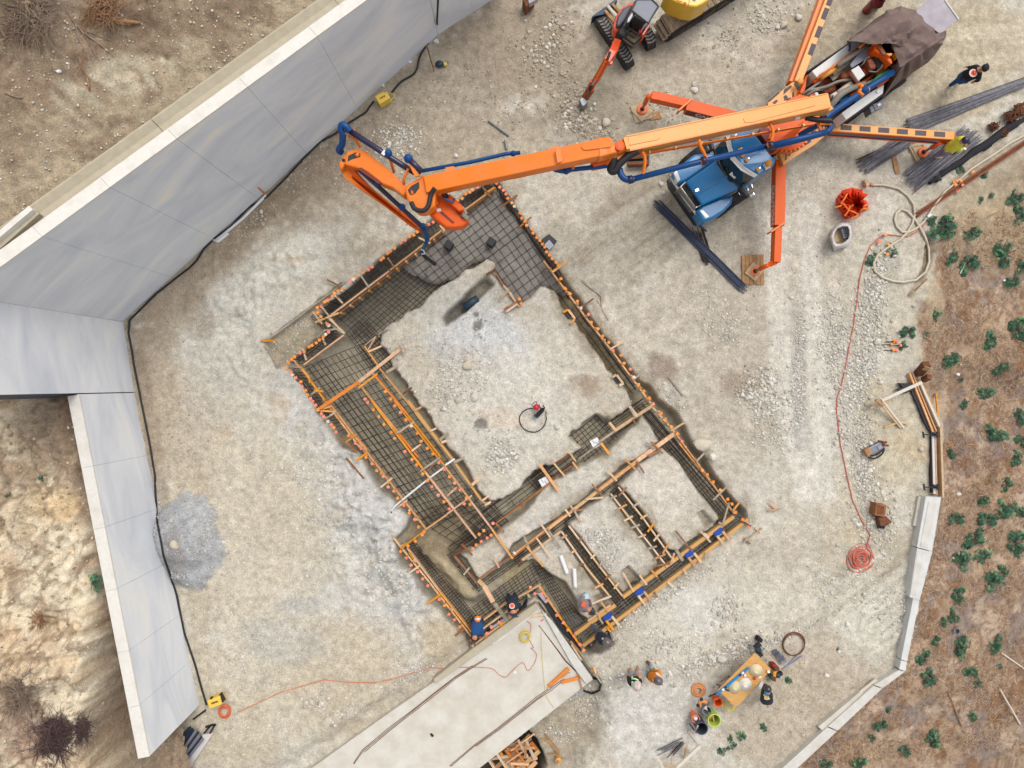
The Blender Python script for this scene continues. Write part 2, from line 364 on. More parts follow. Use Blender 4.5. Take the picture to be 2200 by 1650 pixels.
attr_mat('soil', amp=.36, bump=.9); attr_mat('rock', bump=.35, amp=.16, pebble=0); attr_mat('leaf', rough=.55, bump=0, amp=.12, pebble=0); attr_mat('straw', rough=.9, bump=0, amp=.15, pebble=0)
attr_mat('wet_concrete', rough=.5, bump=.5, fine=14, amp=.16, pebble=0, micro=.8)
# wall: long cloudy trowel marks in blue grey and buff, run along each wall face
def wall_material(name, deg):
    m = MATS['wall_concrete'].copy(); MATS[name] = m; n = m.node_tree.nodes; l = m.node_tree.links; p = n['Principled BSDF']
    tc = n.new('ShaderNodeTexCoord'); m0 = n.new('ShaderNodeMapping'); m0.inputs['Rotation'].default_value = (0, 0, math.radians(deg))
    mp = n.new('ShaderNodeMapping'); mp.inputs['Scale'].default_value = (.22, .5, .62)
    l.new(tc.outputs['Object'], m0.inputs[0]); l.new(m0.outputs[0], mp.inputs[0])
    a = n.new('ShaderNodeTexNoise'); a.inputs['Scale'].default_value = 1.3; a.inputs['Detail'].default_value = 8; a.inputs['Distortion'].default_value = 1.5; a.inputs['Roughness'].default_value = .58
    l.new(mp.outputs[0], a.inputs['Vector'])
    r = n.new('ShaderNodeValToRGB'); e = r.color_ramp.elements
    e[0].position = .28; e[0].color = C(150,154,161,k=.60); e[1].position = .76; e[1].color = C(184,177,162,k=.60)
    for pos, c in ((.42, (160,162,167)), (.52, (166,168,172)), (.62, (172,173,174))):
        q = e.new(pos); q.color = C(*c, k=.60)
    l.new(a.outputs['Fac'], r.inputs[0]); l.new(r.outputs[0], p.inputs['Base Color'])
wall_material('wall_face_a', -42); wall_material('wall_face_b', 78)
# ------------------------------------------------------------------ ground: shape
FO = pp('PX', '1066,384 1209,591 1244,636 1285,703 1344,774 1377,817 1397,825 1417,855 1458,891 1484,942 1517,982 1533,1013 1566,1059 1601,1096 1606,1112 1598,1124 1440,1248 1284,1376 1262,1402 1240,1392 1196,1330 1150,1282 1090,1330 1017,1401 1008,1385 985,1355 950,1324 908,1279 880,1225 856,1222 850,1170 846,1160 872,1130 880,1109 840,1078 808,1043 768,972 732,962 709,921 678,878 642,822 613,788 619,774 652,746 700,710 688,697 680,682 690,660 738,624 809,562 833,543 922,475 993,421')
ISL = dict(
 main='1046,556 1057,571 1064,586 1116,662 1143,641 1165,618 1178,622 1193,626 1209,662 1229,687 1254,718 1285,758 1316,804 1338,832 1354,858 1359,870 1352,876 1312,908 1282,888 1222,938 1242,960 1222,974 1194,997 1169,993 1128,1024 1119,1048 1100,1064 1076,1072 1054,1079 1030,1055 1000,1006 984,990 962,962 944,925 925,893 904,866 880,838 862,806 838,776 824,752 812,740 826,712 836,704 891,667 957,608',
 strip='1380,893 1398,920 1414,948 1378,978 1344,996 1278,1049 1222,1098 1161,1132 1102,1166 1065,1224 1030,1248 1014,1226 1000,1204 990,1192 1042,1166 1093,1128 1131,1103 1176,1040 1243,1006 1278,988 1329,950 1370,908',
 cell1='1331,1043 1370,1003 1423,967 1456,992 1476,1020 1497,1055 1528,1090 1545,1114 1533,1130 1482,1164 1457,1184 1438,1180 1416,1148 1385,1105 1352,1064',
 cell2='1222,1128 1263,1090 1311,1064 1330,1090 1357,1133 1388,1171 1416,1212 1388,1240 1354,1258 1340,1276 1321,1258 1278,1196 1240,1146',
 cell3='1123,1208 1197,1146 1218,1172 1254,1222 1284,1266 1318,1300 1294,1310 1264,1330 1248,1322 1244,1296 1218,1252 1182,1232 1160,1212 1144,1202',
 mound='912,1190 935,1182 965,1204 985,1230 1010,1262 1030,1282 1020,1296 995,1290 970,1258 940,1222')
def Wp(uvs, z=0): return [tuple(W(q, z)[:2]) for q in uvs]
fx0, fx1, fy0, fy1 = -17.0, 18.6, -13.0, 13.0; ST = .05
gx = np.arange(fx0, fx1, ST); gy = np.arange(fy0, fy1, ST)
gxx = np.concatenate([np.array([-120., -60, -30, -20]), gx, np.array([22., 32, 60, 120])]); gyy = np.concatenate([np.array([-120., -60, -30, -18]), gy, np.array([18., 30, 60, 120])])
GX, GY = np.meshgrid(gxx, gyy)
GU, GV = proj(GX, GY, 0)
# slope beyond the low wall on the right (distance in metres outside the pad)
PAD_EDGE = pp('PX', '1600,1730 1709,1652 1900,1476 1947,1441 1949,1421 1977,1289 2002,1187 2023,1068 2026,910 1975,818 1960,735 1975,640 1990,600 2004,520 2060,440 2200,332 2700,40')
padpoly = Wp(PAD_EDGE)+[(120, 120), (-120, 120), (-120, -120), (0, -120)]
side = -sdf(padpoly, GX, GY)            # > 0 outside the pad
wallish = sstep(760, 860, GV)
big = fbm(GX*.25, GY*.25, 3, 3)
GZ = (fbm(GX*.7, GY*.7, 3, 11)-.5)*.10+(fbm(GX*3, GY*3, 4, 23)-.5)*.075+(fbm(GX*9, GY*9, 2, 29)-.5)*.045-.02
s_ = np.clip(side, 0, 40)
GZ = GZ-np.where(side > 0, wallish*.75*sstep(0.0, .25, side)+.28*s_+(fbm(GX*.8, GY*.8, 4, 5)-.5)*.5*sstep(0, .6, side), 0)
# loose bank of pale rock along the left side of the excavation, rugged
def ell(u, v, ru, rv, ang):
    a = math.radians(ang); du, dv = GU-u, GV-v
    x = (du*math.cos(a)+dv*math.sin(a))/ru; y = (-du*math.sin(a)+dv*math.cos(a))/rv
    return np.sqrt(x*x+y*y)
rg = 1-np.abs(fbm(GX*1.3, GY*1.3, 5, 41, .55)*2-1)
rg2 = 1-np.abs(fbm(GX*3.1+4, GY*3.1, 4, 47, .55)*2-1)
for (u, v, ru, rv, an, am) in ((790,1090,70,170,-30,.30),(855,1245,50,90,-20,.30),(905,1345,50,70,-40,.26),(560,610,170,60,-38,.22),(700,940,60,120,-35,.2),(760,1180,90,150,-20,.22),(520,760,110,90,0,.16)):
    GZ = GZ+am*((rg-.62)*1.5+(rg2-.6)*.7)*sstep(1.15, .35, ell(u, v, ru, rv, an))
# blade ridges at the lower right of the pad and beside the truck
def ridges(u, v, ru, rv, ang, wl, am):
    global GZ
    a = math.radians(ang); acr = -(GU-u)*math.sin(a)+(GV-v)*math.cos(a)
    wob = fbm(GX*.5, GY*.5, 3, 61)*60
    GZ = GZ+am*np.sin((acr+wob)/wl*2*math.pi)*sstep(1.1, .4, ell(u, v, ru, rv, ang))
ridges(1890, 1300, 110, 130, -42, 30, .06); ridges(1370, 500, 130, 80, -40, 14, .018)
# excavation
fb = (GU > 540) & (GU < 1640) & (GV > 360) & (GV < 1425)
sx, sy = GX[fb], GY[fb]
rag = (fbm(sx*1.8, sy*1.8, 4, 71)-.5)*.34+(fbm(sx*7, sy*7, 3, 73)-.5)*.10
rago = (fbm(sx*2.2, sy*2.2, 3, 77)-.5)*.12
din = sdf(Wp(FO), sx, sy)+rago
outer_ok = din.copy()
isl = np.full(sx.shape, -1e9)
for k_, t_ in ISL.items():
    sd = sdf(Wp(pp('PX', t_)), sx, sy)+rag*(1.0 if k_ in ('main', 'mound') else .5 if k_ == 'strip' else .16)
    if k_ == 'mound': mound_sd = sd
    else: isl = np.maximum(isl, sd)
dig = np.minimum(din, -isl)
TR = np.zeros(GX.shape); TR[fb] = sstep(-.02, .11, dig)          # 0 outside .. 1 on the trench floor
depth = np.full(sx.shape, .52); depth = depth+(fbm(sx*2, sy*2, 4, 79)-.5)*.14
mdn = sstep(-.25, .2, mound_sd); depth = depth*(1-.75*mdn)
gz0 = GZ[fb]; GZ[fb] = gz0*(1-TR[fb]*.55)-TR[fb]*depth
def carve(uvtxt, dep, soft=.1, rough=.05, lo=None):
    global GZ
    P = Wp(pp('PX', uvtxt)); xs = [p[0] for p in P]; ys = [p[1] for p in P]
    b = (GX > min(xs)-.6) & (GX < max(xs)+.6) & (GY > min(ys)-.6) & (GY < max(ys)+.6)
    s = sdf(P, GX[b], GY[b])+(fbm(GX[b]*3, GY[b]*3, 3, 83)-.5)*rough*4
    GZ[b] = GZ[b]-dep*sstep(-soft, soft, s); TRs = np.zeros(GX.shape); TRs[b] = sstep(-soft, soft, s); return TRs
ledge = carve('566,736 735,608 690,664 684,690 702,708 652,748 619,776 597,792', .22, .05)
chan = carve('948,684 958,700 1006,664 1060,610 1046,592 1000,634', .38, .08, .03)
SH1 = carve('1388,1150 1404,1140 1432,1180 1414,1196', .16, .04, .01); SH2 = carve('1498,1104 1512,1096 1536,1126 1518,1136', .16, .04, .01); SH3 = carve('1336,1228 1350,1216 1376,1244 1358,1262', .16, .04, .01); SH4 = carve('1274,1284 1300,1270 1318,1296 1290,1316', .14, .08, .02)
low = carve('1272,1470 1300,1500 1290,1560 1200,1720 960,1760 1028,1650', .42, .30, .1)
pit = carve('1040,1652 1128,1584 1152,1612 1170,1660 1160,1740 960,1740', 1.5, .12, .03)
strip_ex = carve('1480,944 1500,962 1512,984 1494,996', .0, .1)
gully = carve('1992,500 2010,520 2006,560 1990,590 1960,640 1950,640 1985,580 1992,540', .22, .10, .05)
slabdip = carve('1156,1300 1274,1460 1028,1655 600,1740 590,1712 690,1642 830,1542 930,1472 1010,1412 1100,1344', .55, .1, .0)
# gravel mound against the lower-left wall
gm = ell(400, 1165, 82, 98, 0)
gm = gm+(fbm(GX*1.1, GY*1.1, 3, 93)-.5)*.5
GZ = GZ+.95*np.clip(1-gm**1.4, 0, 1)+.05*(rg2-.5)*(gm < 1.05)
GZ = GZ+.28*sstep(1.2, .2, ell(770,1505,330,34,-34))*(slabdip < .2)           # soil heaped along the slab
# soil washed against the foot of the tall wall
def gz(x, y):
    """ground height under a point of the pad"""
    fx = (x-fx0)/ST+4; fy = (y-fy0)/ST+4
    i = int(np.clip(math.floor(fx), 4, len(gx)+2)); j = int(np.clip(math.floor(fy), 4, len(gy)+2)); a = min(max(fx-i, 0), 1); b = min(max(fy-j, 0), 1)
    return float((GZ[j, i]*(1-a)+GZ[j, i+1]*a)*(1-b)+(GZ[j+1, i]*(1-a)+GZ[j+1, i+1]*a)*b)
def G(uv, dz=0.):
    """point on the ground seen at pixel uv (two refinements for the height)"""
    z = 0.
    for _ in range(3):
        p = W(uv, z); z = gz(p.x, p.y)
    p = W(uv, z); p.z = z+dz; return p
# ------------------------------------------------------------------ ground: soils (colours of the soils and stains, darker in the cuts and pit)
def lc(c): return np.array(C(*c)[:3])
GU, GV = proj(GX, GY, np.clip(GZ, -8, 3))
nA = fbm(GX*.35, GY*.35, 5, 101); nB = fbm(GX*1.4, GY*1.4, 5, 107); nC = fbm(GX*5, GY*5, 4, 113)
t1 = sstep(.3, .7, nA*.55+nB*.45)[..., None]
COLR = lc((196,182,158))*(1-t1)+lc((208,198,180))*t1
def lay(mask, c, amt=1.):
    global COLR
    m = (np.clip(mask, 0, 1)*amt)[..., None]; COLR = COLR*(1-m)+lc(c)*m
def zone(u, v, ru, rv, an, c, amt=.8, ns=.5, soft=.6):
    lay(sstep(1+soft*.5, 1-soft*.5, ell(u, v, ru, rv, an)+(nB-.5)*ns*1.6+(nC-.5)*ns), c, amt)
ZN = [ (880,260,420,150,-38,(158,141,116),.75),(430,560,260,70,-45,(166,147,120),.75),(1120,90,150,130,0,(160,142,118),.75),(1000,330,180,110,-20,(176,160,134),.7),
 (700,360,160,50,-38,(146,126,104),.7),(330,800,60,220,8,(164,142,116),.8),(420,900,110,260,-5,(196,178,150),.7),(1250,160,130,120,0,(168,152,126),.7),(1450,150,160,110,20,(192,178,152),.8),
 (1270,260,110,70,0,(160,146,122),.6),(1800,60,140,90,-30,(186,166,134),.75),(2050,120,160,130,-30,(190,170,136),.8),(1800,330,130,200,0,(200,188,166),.6),(1400,470,220,110,-35,(186,172,148),.8),
 (1550,620,190,130,0,(192,178,156),.65),(1600,830,110,150,0,(186,172,150),.7),(1590,830,40,30,0,(150,128,108),.6),(1420,790,34,26,30,(140,116,100),.75),(1245,830,36,24,0,(152,126,98),.85),
 (560,620,200,60,-38,(214,208,192),.9),(470,760,90,90,0,(208,202,186),.7),(560,830,150,130,0,(206,198,180),.6),(700,1000,70,200,-32,(208,204,194),.85),(800,1120,90,150,-30,(206,202,194),.9),(780,1260,110,80,0,(214,208,194),.8),(870,1260,60,80,0,(206,202,194),.7),
 (740,880,40,60,0,(200,198,192),.5),(560,1120,160,220,0,(208,194,166),.6),(600,1450,220,140,0,(208,194,166),.7),(740,1450,120,120,0,(198,180,150),.6),(950,1380,70,50,-40,(196,176,140),.8),(480,1560,120,80,0,(204,188,158),.6),
 (600,1380,110,45,10,(178,180,178),.35),(650,1300,60,20,0,(170,174,174),.35),
 (1050,740,110,70,25,(206,206,204),.9),(1000,690,90,60,-30,(204,202,196),.7),(1100,860,130,120,0,(216,208,190),.8),(930,620,60,80,0,(208,202,184),.7),(1075,900,60,20,10,(226,190,160),.35),(1010,770,60,14,30,(226,196,170),.3),
 (1250,1080,180,60,-38,(212,204,188),.8),(1420,1060,60,50,0,(218,206,188),.7),(1300,1180,60,60,0,(216,208,194),.6),(1400,1260,60,60,0,(214,206,190),.5),
 (1600,1350,200,120,0,(216,206,186),.6),(1500,1310,60,50,0,(224,218,206),.6),(1450,1540,160,80,-20,(212,206,194),.8),(1340,1530,70,60,0,(218,212,200),.6),(1700,1540,160,110,0,(188,170,144),.85),(1600,1420,120,60,-20,(186,172,148),.5),(1780,1420,160,90,-30,(186,168,142),.75),(1880,1300,110,110,-40,(206,198,178),.7),(1860,1180,110,60,0,(180,164,138),.6),(1850,1080,90,120,0,(206,192,164),.7),
 (1920,930,80,120,0,(200,184,152),.8),(1960,700,60,90,0,(196,184,158),.7),(1870,600,60,120,0,(196,186,164),.7),(1190,1580,110,60,0,(178,164,140),.7),(1090,600,30,60,0,(206,200,180),.4),(1300,600,60,90,-30,(184,170,146),.5),(1220,520,70,30,-35,(196,184,162),.6)]
for z_ in ZN: zone(*z_[:5], z_[5], z_[6])
# tyre and track marks, scraped streaks, darker bands along the wall feet
def path_mask(uvs, wd, ns=.5):
    P = [W(q, 0) for q in uvs]; m = np.full(GX.shape, 1e9)
    for a, b in zip(P, P[1:]):
        ex, ey = b.x-a.x, b.y-a.y; L = ex*ex+ey*ey
        t = np.clip(((GX-a.x)*ex+(GY-a.y)*ey)/L, 0, 1); m = np.minimum(m, np.hypot(GX-a.x-t*ex, GY-a.y-t*ey))
    return sstep(wd*1.15, wd*.6, m+(nB-.5)*wd*ns*2)
lay(path_mask(pp('F', '90,-500 90,0 110,500 160,1000 260,1400 330,1800'), .42), (222,213,196), .75)
lay(path_mask(pp('F', '350,-600 360,0 400,500 450,1000 460,1400 480,1800'), .40), (222,214,198), .7)
lay(path_mask(pp('F', '250,250 260,900 290,1400'), .26), (176,168,158), .55)
lay(path_mask(pp('PX', '430,700 400,620 520,480 700,350'), .5), (150,128,102), .45)
lay(path_mask(pp('PX', '300,760 330,960 352,1080'), .28), (156,134,110), .6)
lay(path_mask(pp('PX', '500,1000 510,1300 500,1560'), .5), (214,200,174), .5)
lay(path_mask(pp('PX', '430,1000 425,1300 440,1500'), .3), (178,160,132), .4)
def streaks(u, v, ru, rv, ang, c, amt, fa=.35, fc=5., thr=.52, seed=7):
    a = math.radians(ang); k = 1/69.4
    al = ((GU-u)*math.cos(a)+(GV-v)*math.sin(a))*k; ac = (-(GU-u)*math.sin(a)+(GV-v)*math.cos(a))*k
    n = fbm(al*fa+seed, ac*fc+(nA-.5)*3, 4, seed)
    lay(sstep(thr-.06, thr+.1, n)*sstep(1.1, .6, ell(u, v, ru, rv, ang)+(nB-.5)*.5), c, amt)
streaks(1370,480,190,100,-40,(150,132,108),.6,.4,5,.5,7); streaks(1330,560,200,120,-35,(214,204,184),.5,.4,6,.52,8)
streaks(2120,80,120,70,-4,(214,198,168),.6,.3,7,.5,9); streaks(1890,1300,120,140,-42,(222,214,194),.75,.3,2.6,.48,10); streaks(1880,1270,140,140,-42,(164,148,122),.5,.3,3.2,.56,12)
streaks(560,620,220,80,-20,(186,176,156),.45,.8,3,.54,13); streaks(780,1110,110,190,-50,(198,198,192),.4,.9,3,.55,14); streaks(860,1250,80,100,-60,(198,198,194),.4,1.,3,.55,15)
streaks(1800,1300,160,80,-35,(176,160,134),.4,.4,3,.54,16)
# rust-brown and ochre stains
for (u, v, ru, rv) in ((590,860,30,16),(690,700,20,10),(480,930,20,14),(600,905,26,18),(640,560,22,12),(1960,960,40,22),(1840,1150,24,16)):
    zone(u, v, ru, rv, 20, (206,170,124), .35, .9, .9)
# grout splashes left by the pour, dark and spattered
def splash(u, v, r):
    d_ = ell(u, v, r, r, 0)+(nC-.5)*1.3; lay(sstep(1.15, .75, d_), (98,94,86), .85)
    d2 = ell(u, v, r*2.6, r*2.6, 0); spk = vnoise(GX*22, GY*22, 5); lay((spk > .80+.1*d2)*(d2 < 1.3), (104,98,90), .8)
splash(1026,700,13); splash(1022,676,6); splash(1034,912,12)
# tone curve lifts the darker soils and mutes all of them slightly
COLR = COLR**.82*.88; g_ = COLR.mean(-1, keepdims=True); COLR = COLR*.95+g_*.05
# damp soil of the excavation floors; tan damp floor where water has been standing
tr = TR*(nB*.3+.8)
lay(tr, (166,156,132), .86)
lay(np.clip(TR, 0, 1)*sstep(1.3, .6, ell(1250,740,40,220,-36)), (146,130,98), .75)
lay(np.clip(TR, 0, 1)*sstep(1.2, .7, ell(800,640,200,60,-38)), (124,118,104), .75)
lay(np.clip(TR, 0, 1)*sstep(1.2, .7, ell(950,1150,90,70,-30)), (150,134,106), .8)
lay(np.clip(TR, 0, 1)*sstep(1.1, .7, ell(970,1240,70,30,40)), (192,174,140), .75)
lay(np.clip(TR, 0, 1)*sstep(1.1, .7, ell(1110,1230,40,20,-35)), (186,168,128), .7)
lay(np.clip(TR, 0, 1)*sstep(1.1, .7, ell(850,870,60,140,-32)), (176,170,148), .6)
# dark halo along the cut edges
hal = np.zeros(GX.shape); hal[fb] = sstep(-.5, -.05, dig)*(1-TR[fb]); hal = hal*sstep(.42, .6, nB)
lay(hal*(GU > 1180), (140,122,92), .55)
lay(ledge, (164,150,124), .8); lay(chan, (128,118,98), .75); lay(chan*sstep(40, 20, np.abs(GU-985)), (96,92,84), .5)
for q_ in (SH1, SH2, SH3, SH4): lay(q_, (142,130,112), .7)
lay(sstep(1.3, .7, ell(1290,1385,34,18,-35)+(nC-.5)*.8), (72,64,56), .85)
lay(low, (168,154,130), .6); lay(pit, (66,58,52), .9)  # lower ground tinted darker, the pit nearly black
lay(sstep(1.02, .93, gm+(nC-.5)*.22), (176,177,178), .95); lay(sstep(1.1, .6, ell(372,1190,26,70,-12)+(nC-.5)*.6), (150,144,140), .6)
lay(gully, (138,118,92), .8)
# straw-covered slope
sl_ = sstep(-.1, .5, side+(nB-.5)*1.2)
n1 = fbm(GX*.9, GY*.9, 5, 131); n2 = fbm(GX*3.5, GY*3.5, 4, 137); n3 = fbm(GX*11, GY*11, 3, 139)
sc = lc((170,144,120))[None, None]*np.ones(GX.shape+(1,))
for thr, c in ((.52, (188,160,132)), (.56, (158,140,128)), (.6, (196,172,148))):
    m_ = sstep(thr-.05, thr+.06, fbm(GX*1.3+thr*50, GY*1.3, 5, int(thr*400)))[..., None]; sc = sc*(1-m_)+lc(c)*m_
m_ = (sstep(.5, .62, n2)*sstep(.45, .6, n1))[..., None]; sc = sc*(1-m_*.75)+lc((156,112,76))*m_*.65
m_ = sstep(.55, .68, n3)[..., None]; sc = sc*(1-m_*.5)+lc((122,88,66))*m_*.5
m_ = sstep(.5, .75, fbm(GX*.5+9, GY*.5, 3, 151))[..., None]*sstep(1500, 1600, GV)[..., None]; sc = sc*(1-m_*.6)+lc((208,184,150))*m_*.6
COLR = COLR*(1-sl_[..., None])+sc*.92*sl_[..., None]
zone(2130, 470, 110, 90, -40, (190,168,136), .75); zone(2130, 370, 100, 60, -30, (178,162,138), .7); zone(2010, 660, 18, 60, 0, (186,170,140), .6); zone(2015,950,14,150,0,(176,156,132),.6)
COLR = COLR*(1+(fbm(GX*2.2, GY*2.2, 5, 171)-.5)[..., None]*.22)*(1+(nC-.5)[..., None]*.30)
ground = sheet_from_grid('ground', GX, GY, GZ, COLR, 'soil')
# ------------------------------------------------------------------ hillsides behind the tall walls
WA, WB = W((264,691)), W((940,75))        # foot of the tall wall, left end to right end
def wall_h(t): return 6.48+(3.9-6.48)*t
wdir = (WB-WA).normalized(); wn = Vector((-wdir.y, wdir.x, 0)); wlen = (WB-WA).length     # wn points uphill
hx = np.arange(-15.5, 3.0, .05); hy = np.arange(-1, 12.5, .05); HX, HY = np.meshgrid(hx, hy)
al = (HX-WA.x)*wdir.x+(HY-WA.y)*wdir.y; dn = (HX-WA.x)*wn.x+(HY-WA.y)*wn.y
ztop = 6.48-2.58*al/wlen
up = np.clip(dn-.75, 0, 50)
HZ = ztop-.16-.10*sstep(.25, .75, dn)+up*.34+(fbm(HX*.8, HY*.8, 4, 201)-.5)*.55*sstep(0, 1.2, up)+(fbm(HX*3, HY*3, 4, 203)-.5)*.2*sstep(0, .5, up)+(fbm(HX*9, HY*9, 3, 205)-.5)*.07
rz = 1-np.abs(fbm(HX*1.1, HY*1.1, 5, 207)*2-1); HZ = HZ+(rz-.6)*.7*sstep(2.4, 3.6, up)
HU, HV = proj(HX, HY, HZ)
a1 = fbm(HX*.5, HY*.5, 5, 211); b1 = fbm(HX*2, HY*2, 5, 213); c1_ = fbm(HX*7, HY*7, 4, 217)
hc = np.ones(HX.shape+(1,))*lc((164,144,120))
def hl(m, c, amt=1.):
    global hc
    m = (np.clip(m, 0, 1)*amt)[..., None]; hc = hc*(1-m)+lc(c)*m
hl(sstep(1.6, .2, up+(b1-.5)*1.2), (192,174,146), .8)
hl(sstep(.4, .65, a1)*sstep(.5, 2.2, up), (150,126,104), .7)
hl(sstep(.52, .66, b1), (136,112,92), .5)
hl(sstep(2.6, 3.4, up+(b1-.5)*1.4), (148,128,104), .6); hl(sstep(2.6, 3.4, up)*sstep(.5, .62, b1), (188,168,134), .75); hl(sstep(2.8, 3.8, up)*sstep(.52, .6, c1_), (112,92,78), .7); hl(sstep(2.8,3.4,up)*sstep(.56,.7,rz), (184,164,132), .5)
# pale scraped fingers running down the slope
k_ = fbm(al*2.4+(b1-.5)*1.2, dn*.35, 4, 221)
band = sstep(.9, .4, np.hypot((HU-165)/85, (HV-215)/85))+sstep(.95, .5, np.hypot((HU-275)/120, (HV-160)/60))+sstep(.9, .5, np.hypot((HU-380)/50, (HV-120)/60))
hl(band*sstep(.49, .57, k_), (206,192,166), .85)
hl(sstep(.93, .985, 1-np.abs(fbm(HX*1.3, HY*1.3, 5, 259)*2-1))*sstep(1.5, 3, up), (104,86,72), .7)
hc = hc*.88*(1+(c1_-.5)[..., None]*.6)
hillside = sheet_from_grid('hillside', HX, HY, HZ, hc, 'soil', mask=(dn > .26) & (al > -3))
# lower-left rock slope behind the lower wall
LA, LB = W((287,842)), W((427,1516)); ldir = (LB-LA).normalized(); ln = Vector((ldir.y, -ldir.x, 0)); llen = (LB-LA).length
if ln.x > 0: ln = -ln
lx = np.arange(-18, -8.2, .05); ly = np.arange(-13.2, .6, .05); LX, LY = np.meshgrid(lx, ly)
la = (LX-LA.x)*ldir.x+(LY-LA.y)*ldir.y; ld = (LX-LA.x)*ln.x+(LY-LA.y)*ln.y
rl = 1-np.abs(fbm(LX*1.1, LY*1.1, 5, 231)*2-1); rl2 = 1-np.abs(fbm(LX*3.3, LY*3.3, 5, 233)*2-1)
gap = 0.35+sstep(5.5, 9.5, la)*.75                     # ditch between wall and rock opens towards the bottom
cl = sstep(gap, gap+.45, ld+(fbm(LX*1.6, LY*1.6, 3, 235)-.5)*.5)
LZ = 2.15-sstep(2, 9, la)*1.5+cl*(.35+sstep(2, 8, la)*2.1)+.16*np.clip(ld-1, 0, 9)+(rl-.6)*.55*sstep(.5, 1.5, ld)+(rl2-.6)*.28+(fbm(LX*9, LY*9, 3, 237)-.5)*.13
LU, LV = proj(LX, LY, LZ)
la1 = fbm(LX*.6, LY*.6, 4, 241); lb1 = fbm(LX*2, LY*2, 5, 243); lcn = fbm(LX*7, LY*7, 4, 247)
hc = np.ones(LX.shape+(1,))*lc((218,204,178))
hl(sstep(.45, .6, lb1), (224,208,180), .7); hl(sstep(.52, .64, la1), (204,182,150), .5); hl(sstep(.55, .66, fbm(LX*1.7+3, LY*1.7, 4, 251)), (204,164,120), .35); hl(sstep(.57, .68, fbm(LX*2.3+8, LY*1.2, 4, 253)), (150,126,104), .6)
hl(sstep(1.5, .4, ld+(lb1-.5)*.8)*sstep(4.5, 1, la), (138,118,96), .9); hl(sstep(3, .5, la+(lb1-.5)*2)*sstep(2.5, 1, ld), (136,116,98), .7)  # dark brown soil by the wall step, shadow there included in the colour
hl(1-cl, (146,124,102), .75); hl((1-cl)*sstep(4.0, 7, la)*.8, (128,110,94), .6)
hl(sstep(1.2,.5,np.hypot((LU-40)/60,(LV-1560)/110)+(lb1-.5)), (140,112,98), .6); hl(sstep(1.2,.5,np.hypot((LU-110)/60,(LV-1080)/45)+(lb1-.5)*1.3), (214,180,128), .4)
for s_, thr in ((255, .95), (257, .965)): hl(sstep(thr-.04, thr+.02, 1-np.abs(fbm(LX*1.5+s_, LY*1.1, 5, s_)*2-1))*cl, (140,116,92), .6)
hc = hc*1.1*(1+(lcn-.5)[..., None]*.6)
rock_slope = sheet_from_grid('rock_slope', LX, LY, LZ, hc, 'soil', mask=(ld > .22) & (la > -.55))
def hz(x, y, which='up'):
    X0, Y0, Zg = (hx, hy, HZ) if which == 'up' else (lx, ly, LZ)
    i = int(np.clip((x-X0[0])/.05, 0, len(X0)-2)); j = int(np.clip((y-Y0[0])/.05, 0, len(Y0)-2)); return float(Zg[j, i])
def GH(uv, which='up', dz=0.):
    z = 5. if which == 'up' else 2.5
    for _ in range(5):
        p = W(uv, z); z = .5*z+.5*hz(p.x, p.y, which)
    p = W(uv, z); p.z = z+dz; return p
# ------------------------------------------------------------------ tall retaining wall (two runs), gutter, low wall
THK = .30
def wall_run(root, A, B, nrm, hA, hB, cuts, th=THK, zb=-.3, cop=.05, copmat='coping_concrete', gap=.003, face='wall_face_a'):
    """row of cast panels between A and B with open joints and a pale coping; nrm points to the back"""
    cuts = [0]+cuts+[1]
    for a, b in zip(cuts, cuts[1:]):
        L = (B-A).length; a2 = a+gap/L*(a > 0); b2 = b-gap/L*(b < 1)
        p, q = A.lerp(B, a2), A.lerp(B, b2); ha, hb = hA+(hB-hA)*a2-cop, hA+(hB-hA)*b2-cop
        m = MB(); bk = nrm*th
        bot = [p, q, q+bk, p+bk]; top = [p+Vector((0,0,ha)), q+Vector((0,0,hb)), q+bk+Vector((0,0,hb)), p+bk+Vector((0,0,ha))]
        m.hull8([v+Vector((0,0,zb)) for v in bot], top); m.build('wall_panel', face, root)
        m = MB(); e = -nrm*.006; bk = nrm*(th+.006)
        bot = [p+e, q+e, q+bk, p+bk]
        m.hull8([bot[0]+Vector((0,0,ha+.001)), bot[1]+Vector((0,0,hb+.001)), bot[2]+Vector((0,0,hb+.001)), bot[3]+Vector((0,0,ha+.001))],
                [bot[0]+Vector((0,0,ha+cop)), bot[1]+Vector((0,0,hb+cop)), bot[2]+Vector((0,0,hb+cop)), bot[3]+Vector((0,0,ha+cop))]); m.build('coping', copmat, root)
        # narrow core behind the joint so that it reads as a dark line, not a slit
    m = MB(); i = nrm*.02; k = nrm*(th-.02)
    m.hull8([A+i+Vector((0,0,zb)), B+i+Vector((0,0,zb)), B+k+Vector((0,0,zb)), A+k+Vector((0,0,zb))], [A+i+Vector((0,0,hA-cop-.02)), B+i+Vector((0,0,hB-cop-.02)), B+k+Vector((0,0,hB-cop-.02)), A+k+Vector((0,0,hA-cop-.02))])
    m.build('wall_core', 'dark_plastic', root)
tw = thing('retaining_wall', 'tall grey concrete retaining wall with pale coping across the upper left, bent at its corner', 'wall', WA)
wall_run(tw, WA, WB, wn, 6.48, 3.9, [.155, .29, .43, .585, .745])
WC = W((1090,-22)); n2_ = Vector((-(WC-WB).normalized().y, (WC-WB).normalized().x, 0))
wall_run(tw, WB+(WC-WB)*.004, WC, n2_, 3.9, 3.4, [.5])
WD = W((287,842)); d3 = (WD-WA).normalized(); n3_ = Vector((d3.y, -d3.x, 0))
if n3_.x > 0: n3_ = -n3_
